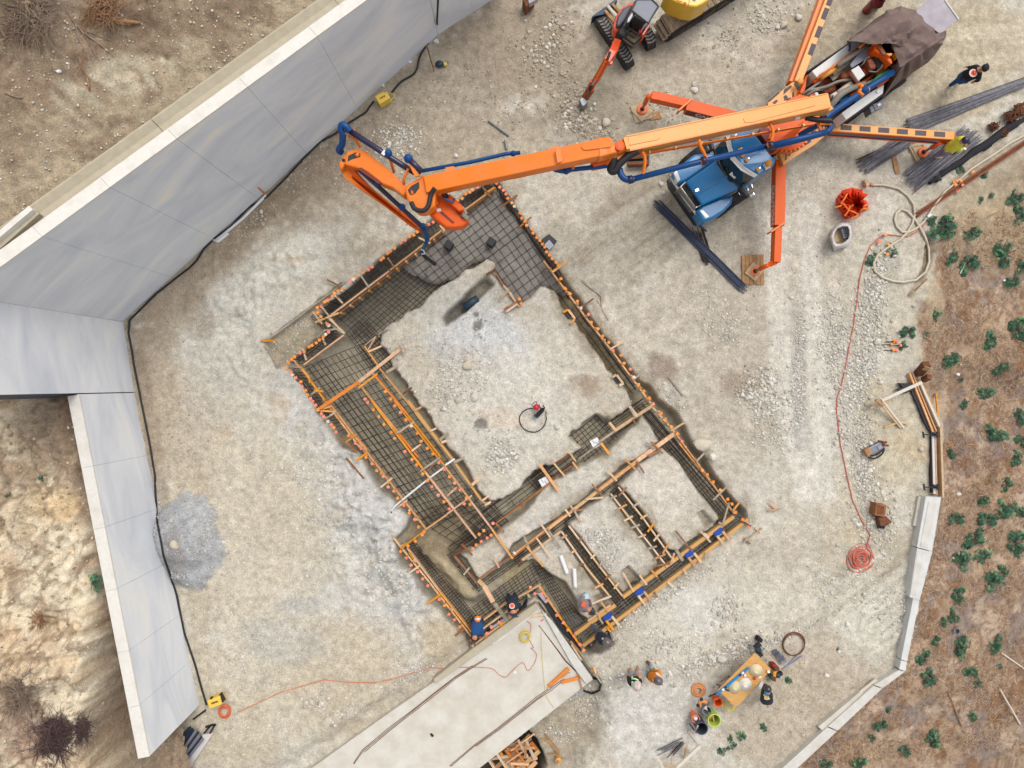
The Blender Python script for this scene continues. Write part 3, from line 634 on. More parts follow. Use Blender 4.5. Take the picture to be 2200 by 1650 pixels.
wall_run(tw, WA+(WD-WA)*.004, WD, n3_, 6.48, 6.48, [], th=1.0, face='wall_face_b')
lw = thing('low_retaining_wall', 'lower grey concrete retaining wall with pale coping along the left edge of the pad', 'wall', LA)
wall_run(lw, LA+ldir*.03, LB, ln, 2.8, 3.0, [.2, .37, .54, .71, .86], th=.3, face='wall_face_b')
# concrete drainage gutter on the hillside behind the coping
gt = thing('drainage_gutter', 'shallow tan concrete drainage gutter running behind the tall wall', 'gutter', WA+Vector((0,0,6)))
def gut(a, b, name='gutter_channel'):
    m = MB(); P = []
    for t in (a, b):
        q = WA.lerp(WB, t); z = 6.48-2.58*t
        P.append([q+wn*(.31)+Vector((0,0,z-.10)), q+wn*.45+Vector((0,0,z-.17)), q+wn*.56+Vector((0,0,z-.17)), q+wn*.72+Vector((0,0,z-.06)), q+wn*.76+Vector((0,0,z-.06))])
    for k in range(4): m.quad(P[0][k], P[1][k], P[1][k+1], P[0][k+1])
    lo = [v-Vector((0,0,.25)) for v in (P[0][0], P[1][0], P[1][4], P[0][4])]
    m.quad(P[0][4], P[1][4], lo[2], lo[3]); m.quad(P[0][0], lo[0], lo[1], P[1][0]); m.build(name, 'gutter_concrete', gt)
for k in range(3): gut(.02+k*.4, .02+(k+1)*.4-.001)
cb = thing('concrete_kerb', 'pale concrete kerb stub at the lower end of the gutter, left edge', 'kerb', W((40,470), 6))
for q1, q2 in (((-60,552),(66,446)),((-40,562),(80,455))):
    MB().beam(W(q1, 6.45 if q1[0] == -60 else 6.3), W(q2, 6.2 if q1[0] == -60 else 6.05), .12, .3).build('kerb_block', 'coping_concrete' if q1[0] == -60 else 'gutter_concrete', cb)
# low white wall along the right-hand edge of the pad
rw = thing('boundary_wall', 'low white concrete wall along the right edge of the pad above the dry slope', 'wall', W((1948,1430)))
def rprism(txt, z1, z0, m, nm): MB().prism(pp('PX', txt), z1, z0).build(nm, m, rw, bevel=.01)
rprism('1989,1067 2022,1069 2003,1184 1970,1176', .30, -1.6, 'edge_concrete', 'wall_panel'); rprism('1970.4,1177.6 2002.6,1186 1976,1290 1954,1283', .28, -1.6, 'edge_concrete', 'wall_panel')
rprism('1962,1285 1975.4,1292 1949,1421 1936,1417', .26, -1.6, 'edge_concrete', 'wall_panel'); rprism('1935.6,1419 1948.6,1423 1946,1442 1932,1438', .26, -1.6, 'edge_concrete', 'wall_panel')
rprism('1931,1440 1945,1443 1897,1478 1878,1472', .2, -1.6, 'white_concrete', 'wall_panel'); rprism('1876,1474 1895,1480 1800,1570 1779,1561', .2, -1.6, 'white_concrete', 'wall_panel'); rprism('1777,1563 1798,1572 1690,1672 1666,1664', .2, -1.6, 'white_concrete', 'wall_panel')
rprism('1995,1079 2013,1080 1994,1178 1977,1174', .315, .2, 'white_concrete', 'sunken_panel')
rprism('1972,1182 1987,1186 1968,1280 1956,1276', .29, .2, 'white_concrete', 'footing_ledge')
rprism('1848,1486 1860,1494 1770,1572 1758,1562', .14, -.3, 'slab_concrete', 'footing_ledge'); rprism('1974,1066 1986,1068 1972,1130 1962,1130', .1, -.3, 'slab_concrete', 'footing_ledge')
# concrete roof slab of the buried structure
sb = thing('concrete_slab', 'pale concrete roof slab of the buried passage at the bottom centre', 'slab', W((1100,1500)))
ZS = .16
MB().prism(pp('PX', '1157,1305 1181,1334 1273,1460 1028,1652 950,1712 600,1730 600,1700 690,1636 830,1536 925,1470 1000,1417 1058,1374 1122,1328'), ZS, -.42).build('slab_deck', 'slab_concrete', sb)
MB().prism(pp('PX', '1163,1312 1186,1334 1274,1460 1260,1471 1232,1434'), ZS+.10, ZS-.02).build('upstand', 'white_concrete', sb, bevel=.02)
MB().prism(pp('PX', '1150,1297 1160,1305 1100,1352 1020,1410 935,1470 930,1460 1012,1396 1098,1332'), ZS+.12, -.4).build('footing_ledge', 'gutter_concrete', sb, bevel=.03)
MB().prism(pp('PX', '1122,1328 1150,1306 1156,1314 1090,1366 1060,1386 1052,1378'), ZS+.05, ZS-.02).build('screed_patch', 'white_concrete', sb)
for q in ('N:375,1395 440,1300 640,1135 800,1010 960,885 1110,770 1240,680 1338,624', 'N:1080,1410 1250,1260 1420,1140 1560,1030 1700,920 1800,850 1900,770', 'N:1725,385 1830,530 1910,640 1990,720'):
    fr, t = q.split(':'); P_ = pp(fr, t)
    for dx, dy, sh in ((0,0,0), (2.2,1.2,.1), (-2,-1.5,.2)):
        n_ = len(P_); a_ = P_[1:] if sh == .1 else (P_[:-1] if sh == .2 else P_)
        b_ = tag(MB().tube([W((u+dx+random.uniform(-1.2,1.2), v+dy+random.uniform(-1,1)), ZS+.015) for u, v in a_], .009, 5).build('starter_bar', 'rust'), 'thin rusty reinforcing bar lying along the slab', 'rebar', 'rusty bars laid along the slab')
# ------------------------------------------------------------------ foundation: fresh concrete, reinforcement, forms, dowels
def lerp2(a, b, t): return (a[0]+(b[0]-a[0])*t, a[1]+(b[1]-a[1])*t)
def poly_sheet(name, uvtxt, z, m, col, relief=.02, ns=.08, step=.05):
    P = Wp(pp('PX', uvtxt), z); xs = [p[0] for p in P]; ys = [p[1] for p in P]
    X, Y = np.meshgrid(np.arange(min(xs)-.2, max(xs)+.2, step), np.arange(min(ys)-.2, max(ys)+.2, step))
    s = sdf(P, X, Y)+(fbm(X*2.5, Y*2.5, 3, 301)-.5)*ns*3
    Zs = z+(fbm(X*2, Y*2, 4, 303)-.5)*relief*2+(fbm(X*8, Y*8, 3, 304)-.5)*relief-.10*sstep(.10, -.02, s)
    n = fbm(X*1.6, Y*1.6, 4, 305)[..., None]; cc = lc(col)*(1+(n-.5)*.5)
    dim = vnoise(X*5.2, Y*5.2, 307); cc = cc*(1-.25*(sstep(.78, .9, dim))[..., None])
    return sheet_from_grid(name, X, Y, Zs, cc, m, mask=s > -.03)
fc = poly_sheet('fresh_concrete', '1060,400 1080,430 1180,570 1225,640 1190,628 1178,618 1160,606 1150,640 1118,668 1062,592 1050,566 1036,560 1000,576 978,606 950,610 914,608 876,578 862,568 905,540 960,500 1010,452', -.24, 'wet_concrete', (142,136,127))
fc['label'] = 'wet concrete'
def mat_of_bars(label, uv4, nl, nc, z, group='rebar mats in the trenches', r=.0105, m='rebar', ext=.0, sag=.03):
    """crossed mat: nl bars along a->b, nc bars along a->d; every bar is a part"""
    a, b, c, d_ = [W(q, z) for q in (uv4 if not isinstance(uv4, str) else pp(*uv4.split(':')))]
    t = thing('rebar_mat', label, 'rebar mat', (a+b+c+d_)/4, group)
    for i in range(nl):
        f = (i+random.uniform(-.12, .12))/(nl-1) if nl > 1 else .5
        p, q = a.lerp(d_, f), b.lerp(c, f); e = (q-p)*ext*random.random(); dz = Vector((0,0,random.uniform(-sag, sag)))
        bar('rebar', p-e+dz, q+e+dz, r, m, t)
    for i in range(nc):
        f = (i+random.uniform(-.12, .12))/(nc-1) if nc > 1 else .5
        p, q = a.lerp(b, f), d_.lerp(c, f); e = (q-p)*ext*random.random(); dz = Vector((0,0,r*2+random.uniform(-sag, sag)))
        bar('rebar', p-e+dz, q+e+dz, r, m, t)
    return t
def cage(label, q1, q2, wd, z, n=4, sp=.22, group='rebar cages in the narrow trenches', r=.011, m='rebar', hgt=.22):
    """grade beam cage: long bars top and bottom and square ties"""
    p, q = W(q1, z), W(q2, z); dr = (q-p).normalized(); si = Vector((-dr.y, dr.x, 0)); L = (q-p).length
    t = thing('rebar_cage', label, 'rebar cage', (p+q)/2, group)
    for i in range(n):
        o = si*(wd*(i/(n-1)-.5)+random.uniform(-.015, .015))
        bar('rebar', p+o, q+o+si*random.uniform(-.02, .02), r, m, t)
        if i in (0, n-1): bar('rebar', p+o-Vector((0,0,hgt)), q+o-Vector((0,0,hgt)), r, m, t)
    k = int(L/sp); mb = MB(); tie = unit_bar(m)
    for i in range(k+1):
        c = p+dr*(sp*i+random.uniform(-.02, .02)); w2 = si*(wd/2+.012)
        bar('tie', c-w2+Vector((0,0,.012)), c+w2+Vector((0,0,.012)), r*.75, m, t)
    return t
ML = 'crossed dark rebar mat '
mat_of_bars(ML+'half sunk in wet concrete under the boom tip', 'PX:1062,412 868,556 932,640 1126,496', 8, 15, -.222, r=.007, sag=.004)
mat_of_bars(ML+'half sunk in wet concrete along the north-east form', 'PX:1126,498 1216,634 1138,692 1048,556', 7, 10, -.222, r=.007, sag=.004)
mat_of_bars(ML+'closely tied in the dark trench below the pour', 'PX:872,552 716,672 806,752 958,612', 13, 20, -.34)
mat_of_bars(ML+'at the jogged corner of the orange forms', 'PX:744,716 812,806 862,772 786,684', 9, 12, -.3)
mat_of_bars(ML+'filling the long west trench between orange boards', 'PX:650,792 912,1132 1036,1092 782,738', 14, 25, -.30)
mat_of_bars(ML+'doubled along the outer west form', 'PX:652,796 908,1128 950,1112 690,772', 5, 14, -.22)
mat_of_bars(ML+'at the south end of the west trench', 'PX:900,1120 1010,1190 1096,1124 1010,1050', 7, 9, -.35)
mat_of_bars(ML+'with closely spaced bars in front of the tan strip', 'PX:984,1136 1022,1178 1096,1124 1054,1076', 10, 9, -.30)
mat_of_bars(ML+'in the square pocket with the larger white pad', 'J:475,312 715,125 905,330 640,545', 8, 9, -.34)
mat_of_bars(ML+'in the small pocket with the second white pad', 'J:112,655 255,545 380,690 240,790', 6, 6, -.34)
mat_of_bars(ML+'dense, along the south-west form', 'K:232,352 790,1040 872,948 352,318', 8, 36, -.32)
mat_of_bars(ML+'brown, in front of the kneeling workers', 'K:850,880 1360,505 1445,690 960,1020', 9, 15, -.36)
mat_of_bars(ML+'beside the dark slab edge', 'K:1370,540 1700,1090 1810,1030 1440,520', 6, 22, -.34)
mat_of_bars('pale crossed rebar mat beyond the dark slab edge', 'K:1620,960 1700,930 1810,1035 1710,1100', 6, 7, -.2, m='rebar_light', r=.009)
CL = 'long dark rebar cage '
cage(CL+'between the tan strip and the main pad', (1046,1118), (1196,1004), .5, -.28, 5, .5)
cage(CL+'between the two white pads', (1150,1040), (1252,962), .42, -.28, 5, .4)
cage(CL+'leading from the square pocket to the east trench', (1306,928), (1392,868), .42, -.25, 6, .3)
cage(CL+'beside the long plank of the second beam', (1436,956), (1106,1210), .32, -.28, 4, .5)
cage(CL+'bent round the buried sill, northern leg', (966,1182), (1030,1140), .2, -.3, 4, .5)
cage(CL+'bent round the buried sill, western leg', (966,1188), (1024,1264), .2, -.3, 4, .5)
cage(CL+'bent round the buried sill, southern leg', (1024,1264), (1130,1190), .22, -.3, 4, .6)
cage(CL+'between east and middle earth cells', (1322,1054), (1446,1204), .40, -.22, 6, .13)
cage(CL+'between middle and west earth cells', (1214,1136), (1346,1302), .42, -.22, 6, .13)
cage('wide dark rebar cage along the east edge', (1384,898), (1562,1110), .62, -.26, 8, .16)
cage('sparse dark rebar ladder along the clear east trench', (1200,632), (1358,846), .40, -.30, 3, .95)
cage('dark rebar cage outside the east form', (1378,872), (1578,1100), .16, -.02, 3, .3)
cage('pale rebar cage in the southern beam, eastern half', (1590,1106), (1420,1236), .36, -.08, 5, .17, m='rebar_light', r=.008)
cage('pale rebar cage in the southern beam, western half', (1412,1242), (1256,1372), .38, -.08, 5, .17, m='rebar_light', r=.008)
cage('black rebar cage deep in the southern beam', (1588,1108), (1260,1370), .42, -.3, 5, .15)
cage('long dark rebars lying outside the north-west form', (1050,398), (700,664), .22, -.08, 6, 1.1)
cage('long dark rebars lying outside the north-east form', (1078,404), (1206,590), .24, -.08, 6, 1.1)
cage('long dark rebars lying outside the west form', (628,796), (700,900), .22, -.08, 6, .9)
cage('short dark rebars at the jog of the form', (672,676), (716,716), .18, -.1, 4, .4)
cage('short dark rebars outside the inner north-west form', (718,716), (640,776), .18, -.1, 5, .6)
# ---------------- forms
def form(label, runs, stakes=(), m='form_wood', z=.10, hgt=.15, wd=.045, group='timber forms of the foundation'):
    c = runs[0]; fr, a, b, c_, e = c[:5]
    t = thing('timber_form', label, 'formwork', W(px(fr, a, b), z), group)
    for r in runs:
        fr, x1, y1, x2, y2 = r[:5]; mm = r[5] if len(r) > 5 else m; w_ = r[6] if len(r) > 6 else wd; zz = r[7] if len(r) > 7 else z
        board('form_board', W(px(fr, x1, y1), zz), W(px(fr, x2, y2), zz+random.uniform(-.02, .02)), w_, hgt, mm, t)
    for r in stakes:
        fr, x1, y1, x2, y2 = r[:5]; mm = r[5] if len(r) > 5 else random.choice(['form_wood', 'form_wood', 'pale_wood', 'grey_wood', 'brown_wood']); w_ = r[6] if len(r) > 6 else .055
        board('brace', W(px(fr, x1, y1), z+.06), W(px(fr, x2, y2), z+.05+random.uniform(-.02, .0)), w_, .04, mm, t)
    return t
def pegs(t, q1, q2, n, off=.05, m='form_wood', z=.2, both=False):
    """wooden pegs driven beside a board"""
    p, q = W(q1, z), W(q2, z); dr = (q-p).normalized(); si = Vector((-dr.y, dr.x, 0))
    for i in range(n):
        c = p.lerp(q, (i+.5)/n)+si*off*(1 if not both or i % 2 else -1)
        board('peg', c-dr*.02+si*-.02, c+dr*.03+si*.02, .045, .5, m, t)
t = form('orange timber form along the north-west side, under the boom', [('PX',1064,403,996,452),('PX',958,488,838,580),('PX',836,582,704,682),('PX',1060,412,1000,455,'brown_wood',.03,.0),('PX',950,500,712,686,'brown_wood',.04,.0)],
 [('C',1390,620,1470,718),('C',1500,640,1420,690),('C',1235,800,1270,860),('C',1040,955,1082,1005),('C',860,1060,960,1110),('C',600,1232,660,1318),('C',375,1385,445,1487,'grey_wood'),('C',150,1545,220,1615),('G',560,160,660,210,'brown_wood'),('G',640,290,695,365)])
pegs(t, (1000,455), (720,676), 14, .06)
t = form('zigzag timber form at the jogged western corner', [('PX',704,682,740,716,'pale_wood'),('PX',738,720,652,784),('PX',644,786,664,812),('G',510,385,690,610,'pale_wood',.03)],
 [('G',440,430,520,535),('G',460,520,660,440),('G',530,590,650,575),('G',520,650,548,712),('G',355,745,385,840),('G',280,840,330,905),('G',545,520,680,600,'grey_wood')])
t = form('long orange timber form down the west side', [('PX',646,790,712,880),('PX',712,880,776,966),('PX',740,912,800,994,'form_wood',.04,.04),('H',170,5,1000,1085),('G',720,1390,900,1600,'form_wood',.04,.06)],
 [('G',450,1090,525,1105),('G',415,1140,500,1070),('G',470,1265,640,1275),('G',540,1335,640,1275,'grey_wood'),('G',655,1490,815,1615,'brown_wood'),('G',720,1535,815,1460),('H',140,170,245,95),('H',260,320,330,355,'brown_wood'),('H',325,355,420,285),('H',330,350,410,430,'brown_wood'),('H',412,512,505,440),('H',620,735,718,655,'pale_wood'),('H',760,905,845,845),('H',200,50,75,90)])
pegs(t, (660,808), (905,1124), 16, -.05)
form('timber form running inward from the west corner past the white pipe', [('H',1390,805,1180,960),('H',1180,965,980,1105),('H',980,1108,790,1255)], [], z=.16)
form('long brown timber form on the inner side of the west trench', [('G',875,720,1000,900),('G',1000,905,1300,1270),('G',1300,1275,1600,1655,'plywood',.06),('H',850,0,1250,530,'plywood',.06,.09),('H',1250,535,1480,860,'plywood',.06),('G',880,715,970,640,'grey_wood',.03),('G',985,625,1075,575,'grey_wood',.03),('G',970,640,905,755)],
 [('G',905,770,1020,720,'pale_wood'),('G',1060,945,1160,885,'grey_wood',.08),('G',1200,1125,1275,1070,'rust'),('G',1300,1265,1355,1235),('G',1430,1440,1480,1415,'pale_wood'),('G',1510,1515,1585,1455,'grey_wood',.09),('G',1525,1535,1570,1520,'pale_wood',.08),('H',905,90,965,55),('H',1035,262,1090,235),('H',1240,525,1330,480,'grey_wood',.08),('H',1390,715,1460,655,'pale_wood',.09),('H',1475,850,1535,805),('H',1480,860,1540,875),('H',1500,890,1550,855)])
form('wide bright plank laid across the west trench, upper end', [('G',475,1265,830,1022,'bright_orange_wood',.11,.2),('G',830,1022,1180,745,'form_wood',.10,.2)], [('G',1150,700,1225,775,'grey_wood')], z=.22, hgt=.05)
form('left of two long orange rails standing in the west trench', [('G',820,1030,1160,1450),('G',1160,1452,1330,1660,'bright_orange_wood',.05),('H',540,0,1000,610,'form_wood',.06),('H',1000,612,1240,920,'form_wood',.06),('H',1240,925,1425,1165,'form_wood',.05)],
 [('G',825,1075,985,955),('G',1165,1450,1300,1360),('G',1275,1610,1355,1555,'brown_wood'),('H',955,600,1120,482),('H',1020,595,1080,520,'brown_wood'),('H',1180,808,1262,735)], z=.18)
form('right of two long orange rails standing in the west trench', [('G',945,950,1240,1300,'bright_orange_wood',.05),('G',1240,1303,1520,1660),('H',730,0,1160,555),('H',1160,558,1380,850),('H',1380,852,1560,1090),('H',1560,1092,1735,1340)], [('H',760,275,905,180),('H',880,430,960,370)], z=.2)
form('long orange timber form down the north-east side', [('I',660,0,1000,455),('I',1000,458,1290,830),('I',1290,833,1580,1225),('J',1190,60,1375,270),('J',1375,273,1590,560),('J',1590,563,1880,960),('I',1050,520,1300,850,'form_wood',.04,.02),('I',1310,860,1560,1210,'pale_wood',.04,.04),('J',1410,360,1700,720,'form_wood',.05,.04)],
 [('C',1545,812,1697,702,'brown_wood'),('C',1700,985,1812,888,'brown_wood'),('C',1985,1352,2112,1265,'form_wood'),('I',735,97,850,10),('I',965,402,1082,318),('I',1220,748,1345,675,'pale_wood'),('I',1425,1002,1507,920,'grey_wood'),('I',1735,1437,1848,1368,'pale_wood'),('J',1555,518,1625,445,'grey_wood'),('J',1700,842,1830,713,'grey_wood'),('J',1865,935,1920,862),('J',1780,1050,1835,860),('J',1985,915,2020,1025),('J',1650,645,1600,600,'brown_wood')])
pegs(t, (1170,565), (1480,975), 16, .05)
form('timber form round the block-out at the north end of the island', [('I',235,75,320,205,'brown_wood'),('I',320,205,455,390)], [('I',175,120,250,75,'rust',.07),('I',285,325,360,250,'grey_wood',.08),('I',325,415,440,345,'brown_wood',.08),('I',345,430,440,365,'pale_wood',.06)])
for lab, s in (('small timber pocket in the island edge, upper one', ((825,435,865,412),(868,412,925,490),(885,530,925,492))), ('small timber pocket in the island edge, lower one', ((1240,985,1275,962),(1278,965,1330,1035),(1300,1055,1333,1036)))):
    t = form(lab, [('I',)+q+('pale_wood' if 'lower' in lab else 'form_wood', .07) for q in s])
    c_ = W(px('I', s[1][0]-5, s[1][1]+35), .02); board('opening', c_+Vector((-.06,.12,0)), c_+Vector((.10,-.10,0)), .16, .04, 'black_plastic', t)
form('pale plank form from the square pocket to the east trench', [('I',1575,1225,1270,1430,'pale_wood',.09),('I',1270,1432,1130,1530,'grey_wood',.07)], [('I',1385,1230,1450,1310,'pale_wood',.08),('I',1215,1365,1275,1440,'pale_wood',.08),('I',1415,1340,1440,1385),('I',1390,1240,1440,1330,'grey_wood',.06)])
form('timber form along the tan strip between the white pads', [('J',340,670,520,540,'brown_wood',.05,.02),('J',0,940,330,690,'brown_wood',.06),('J',355,540,495,455,'rust'),('J',740,365,560,500,'grey_wood',.04)], [('J',232,540,395,768,'form_wood',.09),('J',352,530,445,640,'pale_wood'),('J',475,430,540,515,'pale_wood'),('J',510,520,565,590),('J',752,360,822,455,'form_wood',.08),('J',65,860,105,935)])
form('brown timber form at the west end of the tan strip', [('H',1600,1035,1800,890,'brown_wood'),('H',1240,1310,1345,1240,'rust',.06),('H',1240,1312,1440,1555,'brown_wood',.06),('H',1445,1520,1730,1310,'brown_wood',.06),('H',1735,1308,2161,980,'form_wood',.05)], [('H',1590,1035,1662,1115),('H',1305,1215,1395,1310),('H',1320,1475,1372,1410),('H',1575,1330,1620,1415),('H',1740,1280,1760,1300,'white_plastic')])
form('long plank form of the second beam across the middle', [('J',1375,280,1060,510,'form_wood',.12),('J',1060,512,740,755,'form_wood',.10),('J',740,757,500,940,'pale_wood',.09),('J',500,942,300,1095,'form_wood',.07),('J',300,1097,0,1330,'brown_wood',.06)],
 [('J',1135,360,1205,410),('J',1175,350,1275,450,'brown_wood'),('J',1150,470,1245,425,'brown_wood',.07),('J',955,495,1045,585),('J',1055,520,1115,615),('J',805,592,885,680),('J',675,708,775,820),('J',625,835,775,820,'pale_wood'),('J',495,890,590,1030),('J',450,920,492,980,'pale_wood'),('J',515,935,610,920,'brown_wood'),('J',240,1040,325,1158),('J',300,1085,410,1250,'grey_wood'),('J',100,1145,150,1260),('J',205,1160,325,1325,'pale_wood'),('J',120,1230,265,1405),('J',530,930,560,1000)])
form('pale plank form round the western earth cell', [('J',80,1355,415,1105,'pale_wood',.08),('J',418,1108,620,1400,'pale_wood',.05),('J',620,1402,820,1650,'pale_wood',.05)], [('J',415,1165,465,1140),('J',500,1290,540,1265),('J',570,1390,610,1385),('J',700,1585,770,1550),('J',65,1340,90,1370,'rust')])
form('pale plank form on the east side of the middle-west beam', [('J',480,1060,700,1350,'pale_wood',.05),('J',700,1352,930,1650,'pale_wood',.05)], [('J',570,1190,592,1150),('J',665,1335,705,1300),('J',730,1410,758,1375),('J',790,1510,835,1470),('J',862,1592,900,1540)])
form('pale plank form on the west side of the middle-east beam', [('J',835,790,1060,1080,'pale_wood',.05),('J',1060,1082,1310,1405,'pale_wood',.05)], [('J',825,835,885,805),('J',892,920,970,880),('J',945,1020,1020,978),('J',1005,1080,1080,1050),('J',1065,1160,1130,1135),('J',1150,1255,1225,1232),('J',1205,1340,1295,1300),('J',1200,1400,1335,1380)])
form('pale plank form on the east side of the middle-east beam', [('J',900,735,1120,1010,'pale_wood',.05),('J',1120,1012,1370,1360,'pale_wood',.05)], [('J',900,808,970,735),('J',1020,905,1060,870),('J',1085,1000,1145,965),('J',1145,1112,1200,1035),('J',1195,1190,1245,1130),('J',1272,1295,1328,1205),('J',1345,1370,1372,1290)])
t = form('heavy plank form along the southern edge, inner side', [('L',140,1112,480,865,'plywood',.11),('L',545,800,900,545,'plywood',.11),('L',905,542,1480,118,'plywood',.11),('L',250,1000,440,865,'pale_wood',.05)], [('L',270,845,375,1022),('L',355,830,420,925),('L',275,855,445,790,'pale_wood'),('L',545,590,635,755,'pale_wood'),('L',685,612,745,695),('L',695,660,720,690),('L',785,570,835,628),('L',990,240,1130,410,'brown_wood'),('L',995,400,1050,490,'grey_wood',.09),('L',1200,240,1285,335,'pale_wood'),('L',1230,260,1268,300,'pale_wood',.08),('L',1355,165,1395,195),('L',340,930,350,990)])
form('heavy plank form along the southern edge, outer side', [('L',195,1218,650,880,'plywood',.10),('L',650,878,1110,525,'plywood',.10),('L',1110,523,1600,142,'plywood',.10)], [('L',410,1055,440,1090),('L',625,910,655,940),('L',810,755,832,800),('L',920,670,970,710,'pale_wood'),('L',1050,560,1085,605,'pale_wood'),('L',1235,425,1268,470),('L',1430,270,1460,310),('L',1545,155,1625,200,'rust')])
form('double orange form along the south-west side', [('K',180,300,520,720,'pale_wood',.05),('K',520,722,860,1165,'form_wood',.05),('K',290,380,560,740),('K',560,742,845,1105),('K',225,372,300,340)], [('K',245,640,400,532,'pale_wood'),('K',455,855,575,778),('K',345,480,370,500),('K',700,1125,770,1065),('K',830,1200,860,1240),('K',660,890,680,910),('K',310,420,340,470)])
form('orange timber form beside the dark slab edge', [('K',1405,700,1560,930,'form_wood',.06),('K',1560,932,1760,1215,'form_wood',.05),('K',1420,690,1180,830,'pale_wood',.05),('K',1150,830,930,1000,'form_wood',.05),('K',920,1075,1160,900,'pale_wood',.05),('K',850,1205,1180,960,'form_wood',.05)],
 [('K',1085,1010,1100,1090,'form_wood',.09),('K',955,1100,965,1185,'form_wood',.09),('K',895,655,945,705,'pale_wood',.12),('K',945,705,1020,840,'form_wood',.14),('K',1030,850,1145,1000,'grey_wood',.12),('K',1180,810,1200,850),('K',1310,770,1330,800),('K',845,1200,860,1240)], z=.14)
form('rusty brown formwork leg leaning beside the slab', [('L',100,1170,185,1270,'form_wood',.06),('L',185,1270,360,1520,'grey_wood',.05)], [('L',110,1200,195,1330,'pale_wood'),('L',275,1410,330,1440),('L',300,1390,315,1440)])
form('thin board edging the shallow ledge at the far west corner', [('G',30,690,380,430,'grey_wood',.03),('G',380,428,720,175,'grey_wood',.03),('G',15,705,145,905,'grey_wood',.03)], [('G',0,680,125,672)], z=.02, hgt=.06)
form('loose T-shaped timber frame on the ground east of the beam corner', [('L',1780,0,1835,55),('L',1770,68,1880,50)], [], z=.06, hgt=.04)
form('second loose timber frame, grey, near the beam corner', [('L',1560,335,1720,215,'grey_wood'),('L',1570,300,1620,350,'brown_wood'),('L',1660,215,1710,250)], [], z=.06, hgt=.04)
for k, (q1, q2, mm) in enumerate(((px('I',980,165),px('I',1150,300),'grey_wood'),(px('I',1152,270),px('I',1145,385),'grey_wood'),(px('I',1115,325),px('I',1210,500),'pale_wood'),(px('I',1720,985),px('I',1835,1140),'grey_wood'),(px('H',330,485),px('H',480,660),'brown_wood'),(px('T',1276,600),px('T',1300,850),'form_wood'))):
    o = board('loose_board', G(q1, .05), G(q2, .05), .05, .04, mm)
    tag(o, ['grey stick lying north-east of the excavation, upper end', 'short grey stick beside the excavation', 'pale stake with an orange ribbon lying by the east form', 'pale stake with a red cap lying on the rubble', 'brown stick lying along the west bank', 'pointed timber stake leaning behind the wall form'][k], 'board')
# ---------------- capped dowels
CAPS = [('C','1523,608 1550,642 1578,672 1597,702 1618,730 1642,763 1674,797 1690,830 1715,860 1740,897 1760,926 1778,952 1810,996 1832,1024 1855,1052 1880,1086 1903,1115 1925,1148 1945,1180 1970,1210 1998,1240 2020,1274 2037,1297 2060,1413 2095,1490 2138,1535','dowel in the row outside the upper north-east form',.6),
 ('I','805,157 838,232 884,280 943,340 978,400 1033,457 1068,521 1122,570 1160,637 1215,688 1252,752 1309,799 1341,865 1390,915 1427,985 1471,1045 1513,1108 1552,1157 1586,1207 1652,1287 1692,1338 1738,1402 1785,1465 1833,1517 1873,1573','dowel in the row along the clear east trench',.5),
 ('J','1565,512 1612,594 1658,632 1694,690 1766,762 1816,833 1863,880 1890,948 1943,998 1998,1077','dowel in the row at the eastern corner',.4),
 ('C','1500,580 1455,562 1415,590 1385,607 1353,634 1320,658 1292,680 1260,705 1230,730 1195,750 978,928 950,944 850,1015 820,1035 785,1056 748,1087 720,1105 688,1130 655,1153 625,1180 597,1203 568,1227 543,1250 510,1277 474,1304 442,1327 403,1350 343,1390 312,1412 284,1437 220,1490 187,1510 158,1538 130,1560 98,1588','dowel in the row outside the north-west form',.75),
 ('G','570,330 540,355 512,380 485,400 487,447 508,474 562,535 578,550 578,600 555,622 521,643 493,663 460,690 428,713 398,733 360,765 328,785 298,806 262,830 232,858 224,908 247,938 278,966 300,996 330,1028 350,1062 373,1097 398,1133 420,1160 443,1190 465,1222 490,1255 515,1285 540,1315 568,1350 593,1378 613,1410 637,1443','dowel in the row round the jogged western corner',.75),
 ('H','350,300 407,357 457,408 500,478 550,527 585,600 645,650 680,727 730,767 762,830 823,886 860,957 909,1002 942,1067 985,1102 968,1138 911,1184 848,1224 792,1267','dowel in the row along the lower west form',.45),
 ('H','743,320 789,377 828,434 882,500 922,547 972,623 1018,683 1052,728 1103,800 1147,857 1198,926','dowel in the western line inside the west trench',.4),
 ('G','881,1168 905,1202 953,1262 996,1318 1041,1378 1094,1446','dowel in the upper western line inside the west trench',.4),
 ('G','1017,1055 1048,1101 1091,1164 1131,1224 1176,1286 1226,1346 1272,1398 1318,1462 1363,1520','dowel in the upper eastern line inside the west trench',.4),
 ('H','1018,398 1058,457 1113,525 1158,580 1196,640 1239,695 1282,753 1338,822 1318,875 1377,880','dowel in the lower eastern line inside the west trench',.4),
 ('H','1573,1042 1534,1075 1493,1104 1454,1135 1557,1130 1513,1164 1468,1194 1433,1222 1391,1255','dowel of the double row in front of the tan strip',.35),
 ('K','288,465 331,522 382,577 422,640 472,697 513,758 562,818 613,872 652,938 696,992 742,1055 830,1168','dowel in the row along the south-west form',.45),
 ('K','1220,900 1158,945 1080,1012 1012,1050 967,1100 1376,770 1424,772','dowel along the grey flashing in front of the slab',.45),
 ('K','1470,830 1554,952 1607,1014 1650,1078 1695,1130 1742,1195 1780,1243','dowel along the dark slab edge',.45),
 ('I','460,318 470,355','dowel at the north end of the island',.3), ('K','1335,715','dowel alone in the corner of the brown mat',.2)]
CAPM = {}
